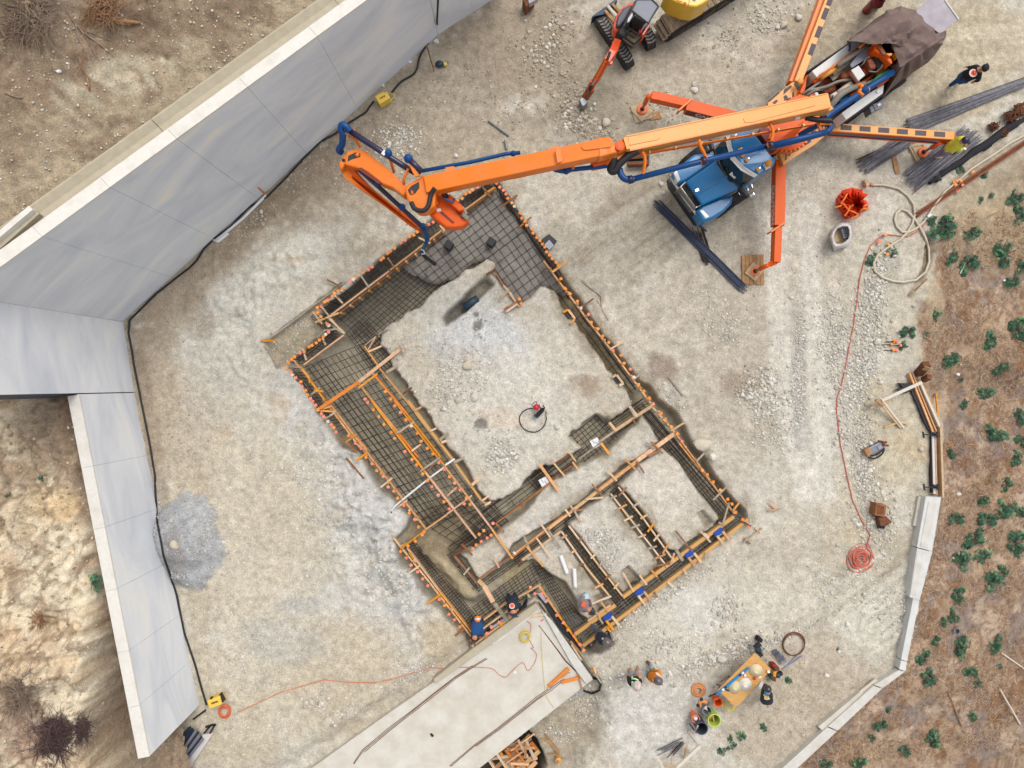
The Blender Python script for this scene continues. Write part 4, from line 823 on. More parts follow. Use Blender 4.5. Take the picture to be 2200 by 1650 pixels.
for c_ in ('cap_orange', 'cap_pink', 'cap_white'):
    me = MB().lathe((0,0,0), [(.012,-.06),(.020,-.02)], 8).box((0,0,.0), .084, .084, .03).mesh('cap'); me.materials.append(MATS[c_]); CAPM[c_] = me
nd = 0
for fr, t_, lab, zc in CAPS:
    for q in pp(fr, t_):
        if random.random() < .05: continue
        top = W((q[0]+random.uniform(-1.1,1.1), q[1]+random.uniform(-1.1,1.1)), zc*random.uniform(.9,1.1)); low_ = gz(top.x, top.y)-.05
        r_ = random.random(); cm = 'cap_white' if r_ > .965 else ('cap_pink' if (r_ > .62 or (fr in 'JK' and r_ > .35)) else 'cap_orange')
        tp = Vector((top.x+random.uniform(-.02,.02), top.y+random.uniform(-.02,.02), zc-.03))
        o = bar('rebar_dowel', (top.x, top.y, low_), tp, .010, 'rebar'); colr = {'cap_white': 'white', 'cap_pink': 'pink', 'cap_orange': 'orange'}[cm]
        tag(o, colr+'-capped rebar '+lab, 'rebar dowel', 'capped dowels standing round the foundation')
        c = bpy.data.objects.new('cap', CAPM[cm]); COL.objects.link(c); c.parent = o
        c.matrix_parent_inverse = Matrix.LocRotScale(o.location, o.rotation_euler, o.scale).inverted()
        c.location = tp+Vector((0,0,.02)); c.rotation_euler = (random.uniform(-.25,.25), random.uniform(-.25,.25), math.radians(38)+random.uniform(-.7,.7)); nd += 1
# ---------------- things in the excavation
for k, q in enumerate(((1117,1130),(1475,1105))):
    u, v = px('C', *q); o = MB().box(W((u, v), -.06), .24, .24, .34, math.radians(-33)).build('void_box', 'black_plastic', bevel=.015)
    tag(o, 'black box set into the wet concrete, '+('nearer the hose tip' if k == 0 else 'the right-hand one'), 'box', 'black boxes in the wet concrete')
t = thing('sleeve_box', 'black cover with a grey concrete block outside the north-east form', 'pit cover', G(px('C',1960,1100)))
MB().prism(pp('C','1895,1080 1965,1030 2030,1090 1975,1165 1925,1150'), .10, -.3).build('cover', 'black_sheet', t, bevel=.02); MB().prism(pp('C','1925,1120 1965,1080 2005,1130 1965,1168'), .14, .0).build('block', 'grey_sheet', t)
for k, (q, lab) in enumerate((((1350,250),'easternmost, under the corner stake'),((1108,432),'second from the east'),((685,755),'third from the east'),((415,965),'westernmost, by the crouching worker'))):
    c = W(px('L', *q), .12); an = math.atan2(-(142-1218), 1600-195)
    t = thing('blue_form_block', 'blue foam block with two short boards in the southern beam, '+lab, 'block', c, 'blue blocks in the southern beam')
    MB().box(c-Vector((0,0,.1)), .30, .17, .22, an).build('foam', 'blue_form', t, bevel=.01)
    MB().box(c+Vector((.05,-.07,-.06)), .2, .06, .1, an).build('liner', 'grey_sheet', t)
    dn_ = Vector((math.sin(an), -math.cos(an), 0)); sd_ = Vector((math.cos(an), math.sin(an), 0))
    for s_ in (-.1, .12): board('short_board', c+sd_*s_+dn_*.05+Vector((0,0,.04)), c+sd_*s_+dn_*.42+Vector((0,0,.03)), .075, .04, 'form_wood' if (k+int(s_ > 0)) % 2 else 'pale_wood', t)
for k, q in enumerate(((705,360),(272,690))):
    c = W(px('J', *q), .05); t = thing('white_pad', 'square white plate with black slots '+('in the large rebar pocket' if k == 0 else 'and an orange cap in the small rebar pocket'), 'plate', c, 'white plates on the pocket mats')
    MB().box(c, .27, .27, .03, math.radians(28)).build('plate', 'white_plastic', t, bevel=.008)
    for s_ in (-.07, .03): MB().beam(c+Vector((s_-.03,.05-s_*.3,.02)), c+Vector((s_+.05,-.04-s_*.3,.02)), .014, .012).build('slot', 'black_plastic', t)
o = tag(MB().tube([W(q, .12) for q in pp('H','700,945 745,890 800,845 835,815 1040,650 1150,570 1165,548 1245,495')], .032, 8).build('white_pipe', 'white_plastic', smooth=True), 'thin white plastic pipe laid across the west trench', 'pipe')
t = MB().cyl(W(px('H',712,945), .1), W(px('H',712,945), .16), .05, .05).build('pipe_mouth', 'white_plastic', o, smooth=True); MB().cyl(W(px('H',712,945), .16), W(px('H',712,945), .163), .03, .03).build('bore', 'black_plastic', t)
for k, (a, b) in enumerate((((15,440),(72,595)),((130,550),(140,712)))):
    p, q = G(px('L', *a), .06), G(px('L', *b), .06)
    tag(MB().tube(smooth_path([p, p.lerp(q,.15), p.lerp(q,.5), q], 4), [.04]+[.065]*12, 10).build('white_roll', 'white_plastic', smooth=True), 'white foam-wrapped roll on the western earth cell, '+('upper left' if k == 0 else 'lower right'), 'roll')
tag(MB().cyl(W(px('G',1715,395), -.16), W(px('G',1835,320), -.12), .13, .13, 16).build('drain_pipe', 'navy_steel', smooth=True), 'dark blue drain pipe bedded in the channel of the main pad', 'pipe')
# black fill standing in for the shaded gap at the slab, grey flashing
t = thing('slab_gap_fill', 'black fill standing in for the shaded gap along the front edges of the slab', 'sheet', W(px('K',1100,1080)))
MB().prism(pp('K','850,1240 960,1180 1080,1100 1190,1010 1300,905 1310,830 1270,880 1180,965 850,1205'), .06, -.5).build('front_gap_fill', 'black_sheet', t, bevel=.02)
MB().prism(pp('K','1400,800 1440,840 1480,920 1560,1040 1640,1140 1700,1180 1690,1140 1600,1020 1500,880 1430,800'), .02, -.5).build('side_gap_fill', 'black_sheet', t, bevel=.02)
MB().prism(pp('K','1690,1150 1770,1250 1740,1280 1660,1160'), .04, -.5).build('corner_gap_fill', 'black_sheet', t)
MB().prism(pp('K','1000,1075 1160,965 1168,940 1000,1050'), .12, .02).build('flashing', 'grey_sheet', t); MB().prism(pp('K','1390,765 1430,760 1480,840 1460,850'), .12, .02).build('flashing', 'grey_sheet', t)
# ------------------------------------------------------------------ concrete pump truck
PT = thing('pump_truck', 'blue-cabbed concrete pump truck with orange outriggers and long folded boom', 'pump truck', W((1690,290)))
def pr(txt, z1, z0, m, nm, bevel=0., fr=None, parent=None):
    fr_, t_ = txt.split(':'); o = MB().prism(pp(fr_, t_), z1, z0).build(nm, m, PT if parent is None else parent, bevel=bevel); return o
def slab3(nm, m, pts, th, parent=None, bevel=0.):
    """plate through 3D points with thickness th"""
    P = [Vector(p) for p in pts]; n = (P[1]-P[0]).cross(P[2]-P[0]).normalized()
    if n.z < 0: P.reverse(); n = -n
    return MB().hull8([p-n*th for p in P], P).build(nm, m, PT if parent is None else parent, bevel=bevel)
def P3(fr, *a): return [W(px(fr, x, y), z) for x, y, z in a]
# wheels first: front pair, rear tandem
ax = (W((1990,62))-W((1475,427))).normalized(); la_ = Vector((-ax.y, ax.x, 0)); front = W((1482,432), 0)
ax.z = 0; la_.z = 0
def wheel(c, wd=.32, r=.52):
    t = bpy.data.objects.new('wheel', None); COL.objects.link(t); t.parent = PT; t.matrix_parent_inverse = Matrix.Translation(-PT.location)
    MB().tube([c-la_*wd/2, c-la_*wd*.42, c+la_*wd*.42, c+la_*wd/2], [r*.86, r, r, r*.86], 22).build('tyre', 'rubber', PT, smooth=False).parent = t
    o = MB().tube([c-la_*(wd/2+.01), c+la_*(wd/2+.01)], [r*.5]*2, 16).build('rim', 'chrome', PT); o.parent = t
    for o in t.children: o.matrix_parent_inverse = Matrix()
for dx, sides in ((.75, (-.88, .88)), (5.6, (-.8, .8, -.5, .5)), (6.8, (-.8, .8, -.5, .5))):
    for s_ in sides: wheel(W((1482,432), 0)*0+W((1478,428),0)+ax*dx*.98+la_*s_+Vector((0,0,.52)))
MB().beam(front+ax*.3+Vector((0,0,.95)), front+ax*8.2+Vector((0,0,1.0)), .85, .3).build('chassis', 'black_plastic', PT)
# bonnet and wings
slab3('hood', 'truck_blue', P3('D', (1075,745,1.72),(1212,945,1.72),(1530,800,1.92),(1340,560,1.92)), .5, bevel=.05)
slab3('hood_crease', 'truck_blue', P3('D', (1150,850,1.76),(1160,862,1.76),(1462,690,1.95),(1452,680,1.95)), .03, bevel=.01)
MB().ball(W(px('D',1165,742),1.74), .07, 10, (1,.6,.25)).build('bonnet_badge', 'steel', PT, smooth=True); MB().box(W(px('D',1168,820),1.78), .10, .07, .03, .5).build('bonnet_latch', 'chrome', PT)
pr('D:958,668 1040,600 1150,512 1240,510 1308,500 1340,562 1075,745 1020,765', 1.45, .75, 'truck_blue', 'wing', .07)
pr('D:1212,945 1360,885 1480,858 1464,930 1400,1000 1300,1062 1222,1088 1165,985', 1.45, .75, 'truck_blue', 'wing', .07)
pr('D:970,672 1000,648 1030,728 1008,752', 1.47, 1.2, 'lamp_glass', 'headlight', .015); pr('D:1190,992 1220,982 1276,1040 1244,1060', 1.47, 1.2, 'lamp_glass', 'headlight', .015)
g_ = pr('D:1072,742 1212,945 1160,972 1022,788', 1.5, .8, 'chrome', 'grille', .02); pr('D:1072,757 1200,942 1160,962 1038,790', 1.515, 1.4, 'rubber', 'grille_mesh', parent=g_)
MB().tube(smooth_path(P3('D', (942,690,1.15),(965,735,1.15),(1060,880,1.15),(1150,1000,1.15),(1200,1062,1.15),(1222,1088,1.15)), 4), .055, 8).build('bumper', 'chrome', PT, smooth=True)
pr('D:945,692 1215,1090 1180,1080 960,760', 1.05, .45, 'black_plastic', 'bumper_skirt', .02); pr('D:1095,965 1112,985 1128,1020 1110,1010', .72, .6, 'pink_mark', 'number_plate')
for q in ((1035,880,1060,920),(1180,1110,1250,1165)): MB().beam(W(px('D',q[0],q[1]),.55), W(px('D',q[2],q[3]),.5), .05, .05).build('tow_hook', 'black_plastic', PT)
# cab
cabf = P3('D', (1325,480,1.85),(1535,785,1.85)); 
pr('D:1452,352 1632,316 1838,580 1815,622 1690,692', 2.72, 1.0, 'truck_blue', 'cab', .10)
slab3('roof', 'truck_blue', P3('D', (1450,350,2.76),(1632,314,2.76),(1836,580,2.76),(1690,690,2.76),(1545,605,2.79),(1470,490,2.79)), .06, bevel=.03)
slab3('windscreen', 'glass_dark', P3('D', (1318,478,1.95),(1408,365,2.62),(1440,500,2.64),(1530,640,2.64),(1650,715,2.62),(1545,785,1.95),(1440,730,1.9),(1355,610,1.9)), .04)
slab3('windscreen_seal', 'rubber', P3('D', (1300,470,1.92),(1312,462,1.93),(1350,590,1.94),(1450,735,1.94),(1550,778,1.94),(1545,795,1.9),(1440,748,1.9),(1335,600,1.9)), .05)
MB().prism(pp('D','1465,1480 1510,1500'), 1, 0) if False else None
slab3('windscreen_patch', 'lamp_glass', P3('D', (1440,685,2.16),(1470,660,2.27),(1515,690,2.27),(1485,725,2.13)), .004)  # small pale patch lying on the glass
slab3('sun_visor', 'steel_white', P3('D', (1410,365,2.72),(1446,358,2.8),(1460,455,2.8),(1490,540,2.8),(1560,615,2.8),(1680,690,2.8),(1650,714,2.72),(1540,655,2.72),(1450,560,2.72),(1418,440,2.72)), .03, bevel=.01)
for x, y in ((1490,362),(1537,475),(1562,522),(1597,560),(1692,640)):
    MB().ball(W(px('D',x-8,y+6), 2.82), .06, 8, (1,1,.7)).build('marker_lamp', 'amber', PT, smooth=True); MB().beam(W(px('D',x-4,y),2.8), W(px('D',x+16,y-16),2.8), .05, .05).build('lamp_fairing', 'chrome', PT, bevel=.01)
bt = pr('D:1732,598 1785,575 1795,620 1755,645', 2.86, 2.76, 'steel_white', 'beacon_base', .015); MB().lathe(W(px('D',1768,598),2.86), [(.085,0),(.085,.08),(.05,.13),(0.0,.14)], 14).build('beacon', 'amber', PT, smooth=True)
for a, b, c in (((1285,390),(1308,475),None),((1535,795),(1610,875),(1640,848))):
    MB().beam(W(px('D',*a),2.0), W(px('D',*b),2.0), .09, .22).build('mirror_arm', 'black_plastic', PT, bevel=.02)
    if c: MB().beam(W(px('D',1612,872),2.05), W(px('D',1655,845),2.1), .12, .3).build('mirror', 'chrome', PT, bevel=.03)
for q in ('D:1215,470 1395,372 1410,395 1240,500', 'D:1495,900 1480,855 1600,790 1660,750 1640,800'):
    pr(q, .95, .85, 'canopy_grey', 'step_plate', .01)
fr_ = px('D',1500,890); 
for k in range(5):
    a_ = lerp2(px('D',1496,895), px('D',1640,800), k/4); MB().beam(W(a_, .97), W((a_[0]-3, a_[1]-9), .97), .03, .02).build('tread_bar', 'chrome', PT)
# turret pedestal and slewing ring
MB().lathe(W((1688,276), .9), [(.60,0),(.60,.5),(.56,.9),(.52,1.15)], 28).build('pedestal', 'boom_deep', PT)
rc = W((1694,277), 2.25); MB().lathe(rc-Vector((0,0,.2)), [(.64,0),(.64,.14),(.59,.16),(.59,.2)], 36).build('slewing_ring', 'boom_deep', PT)
bolts = MB()
for k in range(30):
    t = 2*math.pi*k/30; bolts.cyl(rc+Vector((.615*math.cos(t), .615*math.sin(t), -.05)), rc+Vector((.615*math.cos(t), .615*math.sin(t), -.0)), .03, n=6)
tag(bolts.build('ring_bolts', 'boom_orange', PT), kind='stuff')
pr('D:1830,420 2070,230 2080,260 1920,460 1850,470', 2.7, 2.2, 'boom_deep', 'turret_lug', .03); pr('D:1700,300 1780,290 1790,330 1760,430 1690,330', 2.5, 1.2, 'dark_red', 'turret_cheek', .02)
pr('D:1870,410 1890,400 1900,470 1880,490', 2.6, 2.2, 'boom_orange', 'turret_block', .02); MB().ball(W(px('D',1800,460),2.1), .2, 12).build('slew_motor', 'boom_deep', PT, smooth=True)
# decks with black anti-slip pads
dl = pr('B:0,865 110,770 205,693 292,690 310,790 300,830 100,880 0,905', 1.45, 1.25, 'boom_pale', 'deck_plate', .012)
for q in ('0,850 90,775 100,785 10,862','135,755 195,715 200,735 130,800','215,705 240,690 280,740 250,765','130,815 150,800 170,820 160,845 140,850','205,780 220,775 225,830 205,840','35,868 70,840 85,850 60,880','160,835 190,820 200,845 170,860'):
    pr('B:'+q, 1.456, 1.44, 'anti_slip', 'anti_slip_pad', parent=dl)
dr_ = pr('B:130,1395 95,1300 250,1080 480,1030 478,1150 390,1225 250,1310', 1.45, 1.25, 'boom_pale', 'deck_plate', .012)
for q in ('215,1230 330,1160 365,1180 360,1200 215,1290','150,1270 165,1260 155,1350 145,1350','175,1250 195,1240 190,1310 172,1320','330,1120 400,1100 450,1140 380,1170','420,1060 465,1050 468,1100 430,1110'):
    pr('B:'+q, 1.456, 1.44, 'anti_slip', 'anti_slip_pad', parent=dr_)
# ---- outriggers
def outrigger(fr, p, q, z, wd, ht, m='boom_deep', nm='outrigger', zq=None):
    return MB().beam(W(px(fr,*p), z), W(px(fr,*q), z if zq is None else zq), wd, ht).build(nm, m, PT, bevel=.012)
def jack(foot, top, fz=.14, r=.055):
    f = W(foot, fz); t = W(top, .95); t.x, t.y = f.x, f.y
    j = MB().cyl(f+Vector((0,0,.0)), f+Vector((0,0,.45)), r*.7, n=12).build('jack_rod', 'steel', PT, smooth=True)
    MB().cyl(f+Vector((0,0,.42)), f+Vector((0,0,top[2] if len(top) > 2 else 1.0)), r*1.25, n=12).build('jack_sleeve', 'boom_deep', PT, smooth=True)
    MB().lathe(f-Vector((0,0,.05)), [(.165,0),(.165,.035),(.15,.05)], 22).build('jack_foot', 'jack_disc', PT)
    MB().lathe(f, [(.07,0),(.05,.06)], 12).build('jack_ball', 'black_plastic', PT); return j
def caution(p, q, z, hgt, off, flip=False):
    """lettering on the upright side of an outrigger, side facing the middle of the site"""
    p, q = Vector(p), Vector(q); d_ = (q-p).normalized(); nrm = Vector((d_.y, -d_.x, 0)) 
    c = (p+q)/2+nrm*off; X = d_; Y = Vector((0,0,1)); Zc = X.cross(Y)
    M_ = Matrix((( X.x, Y.x, Zc.x, c.x), (X.y, Y.y, Zc.y, c.y), (X.z, Y.z, Zc.z, z), (0,0,0,1)))
    return text_mesh('lettering', 'CAUTION', 'text_white', PT, hgt, M_, .003)
# front left
o1a, o1b = (795,795), (1110,868)
outrigger('A', (788,797), (1120,872), 1.12, .24, .30); outrigger('A', (1085,880), (1560,1000), 1.16, .33, .36); MB().beam(W(px('A',1128,832),1.22), W(px('A',1012,932),1.2), .05, .34).build('outrigger_collar', 'boom_orange', PT)
side_o1 = MB(); a_, b_ = W(px('A',1085,880),1.16), W(px('A',1500,985),1.16); d_ = (b_-a_).normalized(); n_ = Vector((d_.y,-d_.x,0))
MB().beam(a_+n_*.168+d_*.05, b_+n_*.168, .008, .34).build('side_face', 'dark_red', PT)  # dark red plate puts the shade of this side into its colour
caution(a_+d_*.25, b_+d_*.02, 1.0, .24, .176); jack((1380,434-200), (0,0,1.0))
# front right (toward the bottom)
outrigger('D', (1880,560), (1868,1115), 1.30, .30, .36); outrigger('D', (1860,1130), (1848,1425), 1.26, .21, .32); MB().beam(W(px('D',1912,1090),1.33), W(px('D',1795,1170),1.33), .05, .34).build('outrigger_collar', 'boom_orange', PT)
a_, b_ = W(px('D',1870,1110),1.30), W(px('D',1880,600),1.30); d_ = (a_-b_).normalized(); n_ = Vector((d_.y,-d_.x,0))
MB().beam(b_+n_*.152, a_+n_*.152, .008, .34).build('side_face', 'boom_deep', PT); caution(b_+d_*.55, a_-d_*.0, 1.13, .26, .162)
jack(px('D',1662,1502), (0,0,1.0)); MB().beam(W(px('D',1830,1425),1.2), W(px('D',1775,1450),1.1), .16, .18).build('jack_bracket', 'boom_deep', PT, bevel=.01)
# rear left (out of frame at the top)
o_ = outrigger('B', (255,690), (560,-120), 1.5, .22, .40, 'boom_pale'); MB().beam(W(px('B',205,690),1.36), W(px('B',505,-120),1.36), .18, .34).build('outrigger_rail', 'boom_orange', PT, bevel=.01)
MB().tube([W(px('B',235,640),1.4), W(px('B',470,40),1.4), W(px('B',500,-60),1.4)], .022, 6).build('hose', 'hose_grey', PT)
for x, y in ((372,417),(428,270),(482,115),(525,0)):
    c = W(px('B',x,y),1.505); d2 = (W(px('B',560,-120),1.5)-W(px('B',255,690),1.5)).normalized(); MB().beam(c-d2*.17, c+d2*.17, .145, .01).build('anti_slip_pad', 'anti_slip', o_)
jack(px('B',655,-190), (0,0,1.2))
# rear right (toward the right edge)
o_ = outrigger('B', (490,1068), (1575,1145), 1.15, .24, .42, 'boom_pale'); a_, b_ = W(px('B',500,1070),1.15), W(px('B',1570,1145),1.15); d_ = (b_-a_).normalized(); n_ = Vector((d_.y,-d_.x,0))
MB().beam(a_+n_*.122+Vector((0,0,-.02)), b_+n_*.122+Vector((0,0,-.02)), .006, .4).build('outrigger_flank', 'boom_deep', PT)  # deeper orange than the top: shade of the south flank as colour
for k in range(3): MB().tube([a_+n_*.14+Vector((0,0,-.12-.07*k)), b_-d_*.6+n_*.14+Vector((0,0,-.12-.07*k)), b_-d_*.35+n_*.16+Vector((0,0,-.12-.07*k))], .014, 6).build('hydraulic_line', 'steel' if k < 2 else 'pipe_navy', PT)
for x, y in ((660,1077),(820,1088),(978,1099),(1135,1111),(1290,1123),(1450,1133)):
    c = W(px('B',x,y),1.156); MB().beam(c-d_*.16, c+d_*.16, .145, .012).build('anti_slip_pad', 'anti_slip', o_)
jack(px('B',1315,1283), (0,0,.85)); MB().beam(W(px('B',1590,1150),1.1), W(px('B',1500,1190),.95), .2, .25).build('jack_bracket', 'boom_orange', PT, bevel=.01)
# ---- boom
def boom(fr, p, q, zp, zq, wd, ht, m, nm='boom_section', parent=None, bevel=.02):
    return MB().beam(W(px(fr,*p), zp), W(px(fr,*q), zq), wd, ht).build(nm, m, PT if parent is None else parent, bevel=bevel)
bA = boom('D', (575,424), (2290,60), 4.25, 3.85, .40, .46, 'boom_pale')
boom('D', (578,424), (2290,60), 4.262, 3.862, .36, .02, 'boom_pale', 'cover_plate', bA, .005)
def raised(fr, pts, zf, m, parent, nm='raised_panel'):
    return slab3(nm, m, [W(px(fr,x,y), zf(x)+.022) for x, y in pts], .02, parent, .006)
zA = lambda x: 4.25+(3.85-4.25)*(x-575)/1715+.01
raised('D', ((590,372),(820,336),(850,345),(858,375),(840,392),(600,440),(588,420)), zA, 'boom_pale', bA); raised('D', ((1560,215),(1620,165),(2160,60),(2170,105),(1640,245),(1575,250)), zA, 'boom_pale', bA)
for s_ in (-1, 1):
    a_, b_ = W(px('D',590,424),4.28), W(px('D',2280,62),3.88); d_ = (b_-a_).normalized(); n_ = Vector((d_.y,-d_.x,0))
    MB().beam(a_+n_*.185*s_, b_+n_*.185*s_, .025, .03).build('flange', 'boom_orange' if s_ > 0 else 'boom_pale', PT)  # south flange painted deeper orange for its shaded side
a_, b_ = W(px('D',640,440),3.95), W(px('D',2150,180),3.6); d_ = (b_-a_).normalized(); n_ = Vector((d_.y,-d_.x,0))
for k in range(3): MB().tube([a_+n_*.24+Vector((0,0,-.06*k)), b_+n_*.24+Vector((0,0,-.06*k))], .018, 6).build('hydraulic_line', ('boom_orange','boom_deep','boom_orange')[k], PT)
for k in range(7): 
    c = a_.lerp(b_, (k+.5)/7)+n_*.25; MB().box(c, .05, .06, .2, math.atan2(d_.y,d_.x)).build('line_clamp', 'boom_pale', PT)
slab3('cylinder_housing', 'boom_orange', P3('D', (730,480,3.7),(900,440,3.7),(905,465,3.7),(740,505,3.7)), .15, bevel=.02)
pr('D:490,500 560,465 600,470 600,500 620,505 520,570 490,560', 4.1, 3.6, 'boom_orange', 'boom_knuckle', .03); pr('D:545,375 575,365 605,470 575,475', 4.4, 4.2, 'boom_pale', 'end_flange', .01)
pr('D:478,412 545,378 580,470 510,505', 4.32, 3.75, 'boom_orange', 'boom_knuckle', .05); MB().lathe(W(px('D',512,462),4.2), [(.12,0),(.12,.16),(.06,.17)], 14).build('pivot_pin', 'boom_deep', PT)
bB = boom('D', (440,438), (-1130,770), 4.75, 4.35, .42, .44, 'boom_orange')
pr('D:330,372 410,370 450,385 478,430 480,480 500,500 340,545', 4.74, 4.3, 'boom_orange', 'boom_head', .06)
pr('D:275,570 330,540 440,505 450,560 400,590 300,610', 4.2, 3.7, 'boom_deep', 'boom_link', .02)
zB = lambda x: 4.75+(4.35-4.75)*(440-x)/1570+.01
raised('D', ((190,455),(225,415),(262,400),(440,375),(465,420),(440,455),(240,480),(210,478)), zB, 'boom_orange', bB)
for q in (((-30,470),(15,590)),((1085,470),(1165,600)),((1970,300),(2070,430))):
    fr = 'D' if q[0][0] < 0 else 'C'; z_ = 4.76 if fr == 'D' else (4.4 if q[0][0] < 1500 else 4.62)
    a_, b_ = q; xx = b_[0]-a_[0]
    slab3('band_plate', 'boom_orange', [W(px(fr,*t), z_) for t in ((a_[0],a_[1]),(a_[0]+(45 if fr=='D' else 75),a_[1]-12),(b_[0]+(20 if fr=='D' else 40),b_[1]-18),(b_[0]-25,b_[1]))], .03, bB, .006)
a_, b_ = W(px('C',1010,625),4.1), W(px('D',300,530),4.4); d_ = (b_-a_).normalized(); n_ = Vector((d_.y,-d_.x,0))
for k in range(2): MB().tube([a_+n_*.12+Vector((0,0,-.07*k)), b_+n_*.10+Vector((0,0,-.07*k))], .022, 6).build('hydraulic_line', 'boom_deep' if k else 'boom_orange', PT)
slab3('link_plate', 'boom_deep', P3('C', (1150,640,3.95),(1560,540,3.95),(1640,545,3.95),(1600,560,3.95),(1180,665,3.95)), .1, bevel=.01)
# knuckle at the end of the second section
kn = MB().prism(pp('C','740,655 765,610 865,560 890,530 960,600 1010,640 1000,800 905,850 850,840 800,800 765,740'), 4.25, 3.75).build('boom_knuckle', 'boom_orange', PT, bevel=.05)
MB().prism(pp('C','770,660 800,625 865,590 868,640 830,690 790,700'), 4.27, 4.0).build('opening', 'black_plastic', kn, bevel=.01); MB().prism(pp('C','795,660 815,670 820,690 800,695'), 4.29, 4.2).build('pin', 'boom_deep', kn)
MB().tube(smooth_path(P3('C', (800,765,4.3),(830,820,4.32),(900,835,4.34),(945,790,4.34),(965,700,4.34),(1000,645,4.4)), 5), .06, 10).build('jumper_hose', 'hose_black', PT, smooth=True)
# third section, lower part beyond the knuckle
lowc = MB().prism(pp('C','940,855 985,700 1100,695 1180,760 1235,810 1255,870 1290,915 1240,965 1170,978 1090,975'), 3.7, 3.3).build('boom_section', 'boom_deep', PT, bevel=.05)
for q in ('1040,850 1060,840 1165,935 1150,945', '1150,790 1165,780 1225,860 1240,905 1210,890'): MB().prism(pp('C', q), 3.715, 3.6).build('groove', 'dark_red', lowc)
MB().prism(pp('C','960,700 1000,690 1030,770 1000,800 950,790'), 3.95, 3.6).build('hinge_cheek', 'boom_deep', lowc, bevel=.03); MB().prism(pp('C','1010,820 1045,815 1055,840 1020,845'), 3.72, 3.69).build('data_plate', 'steel_white', lowc)
MB().prism(pp('C','1120,690 1230,790 1240,830 1200,840 1090,740'), 3.9, 3.5).build('upper_plate', 'boom_deep', lowc, bevel=.03)
MB().tube(P3('C', (1040,655,3.9),(1100,720,3.85),(1150,750,3.8)), .07, 8).build('pipe', 'pipe_navy', PT); MB().tube(P3('C', (1080,735,4.0),(1150,765,3.95),(1165,730,3.95)), .03, 6).build('clamp', 'pipe_blue', PT)
MB().tube(P3('C', (1235,865,3.8),(1275,905,3.75)), .06, 8).build('pipe_end', 'hose_grey', PT)
# third section, upper part to the left
cup = MB().prism(pp('C','250,335 320,314 410,325 470,378 620,495 745,612 770,660 740,715 640,640 540,600 430,510 330,470 235,445'), 4.0, 3.55).build('boom_section', 'boom_orange', PT, bevel=.04)
MB().prism(pp('C','268,372 330,342 370,352 370,380 300,400 262,420'), 4.01, 3.8).build('opening', 'black_plastic', cup); MB().ball(W(px('C',345,365),4.0), .06, 8).build('pin', 'boom_orange', cup)
MB().prism(pp('C','345,480 380,470 545,590 550,605 520,605'), 4.005, 3.9).build('groove', 'dark_red', cup)
cen = MB().prism(pp('C','185,430 245,350 262,372 240,440 210,490 195,470'), 3.95, 3.4).build('boom_knuckle', 'boom_orange', PT, bevel=.04); MB().ball(W(px('C',232,415),3.9), .07, 8).build('pin', 'black_plastic', cen)
# fourth section slanting down to the hose
q4 = [(205,490,3.7),(300,440,3.75),(340,520,3.7),(450,640,3.45),(620,780,3.0),(760,880,2.6),(935,1010,2.2),(920,1040,2.2),(800,975,2.5),(640,850,2.95),(420,690,3.45),(240,560,3.7)]
slab3('boom_section', 'boom_deep', P3('C', *q4), .25, bevel=.02)
slab3('boom_flank', 'boom_orange', [v+Vector((0,0,.012)) for v in P3('C', (205,490,3.7),(300,440,3.75),(318,470,3.72),(305,510,3.68),(300,560,3.62),(420,670,3.42),(640,838,2.95),(560,790,3.1),(400,680,3.45),(240,560,3.7))], .02, bevel=.005)
for x, y, z_ in ((690,880,2.7),(720,915,2.6),(760,960,2.5),(830,1000,2.4),(680,850,2.8),(790,940,2.45)): MB().tube(P3('C', (x,y,z_),(x+15,y-22,z_+.03),(x+34,y-14,z_),(x+30,y+6,z_-.02)), .016, 6).build('pipe_hook', 'boom_orange', PT)
MB().tube(smooth_path(P3('C', (360,490,3.85),(430,550,3.75),(520,630,3.55),(640,740,3.25),(760,850,2.9),(870,950,2.55),(915,1000,2.4)), 4), .062, 10).build('delivery_pipe', 'pipe_navy', PT, smooth=True)
for x, y, z_ in ((512,608,3.6),(722,805,3.05),(895,968,2.5)): MB().ball(W(px('C',x,y),z_), .10, 10).build('pipe_clamp', 'pipe_blue', PT, smooth=True); MB().beam(W(px('C',x-28,y+20),z_), W(px('C',x+26,y-22),z_+.03), .035, .035).build('clamp_bar', 'boom_orange', PT)
MB().tube(smooth_path(P3('C', (905,985,2.5),(930,1040,2.2),(932,1090,1.95),(905,1150,1.7),(890,1185,1.55)), 4), [.07]*8+[.06]*9, 10).build('end_hose', 'pipe_blue', PT, smooth=True)
MB().tube(smooth_path(P3('C', (890,1185,1.55),(910,1215,1.4),(950,1250,1.1),(1000,1288,.8)), 4), .055, 10).build('end_hose', 'hose_black', PT, smooth=True)
MB().tube(P3('C', (880,1160,1.7),(905,1170,1.7),(915,1200,1.6),(885,1200,1.6)), .02, 6).build('hose_sling', 'white_plastic', PT); MB().tube(P3('C', (875,970,2.55),(920,965,2.55)), .02, 6).build('tie', 'hose_green', PT); MB().tube(P3('C', (895,1185,1.62),(912,1120,1.9)), .015, 6).build('tie', 'hose_green', PT)
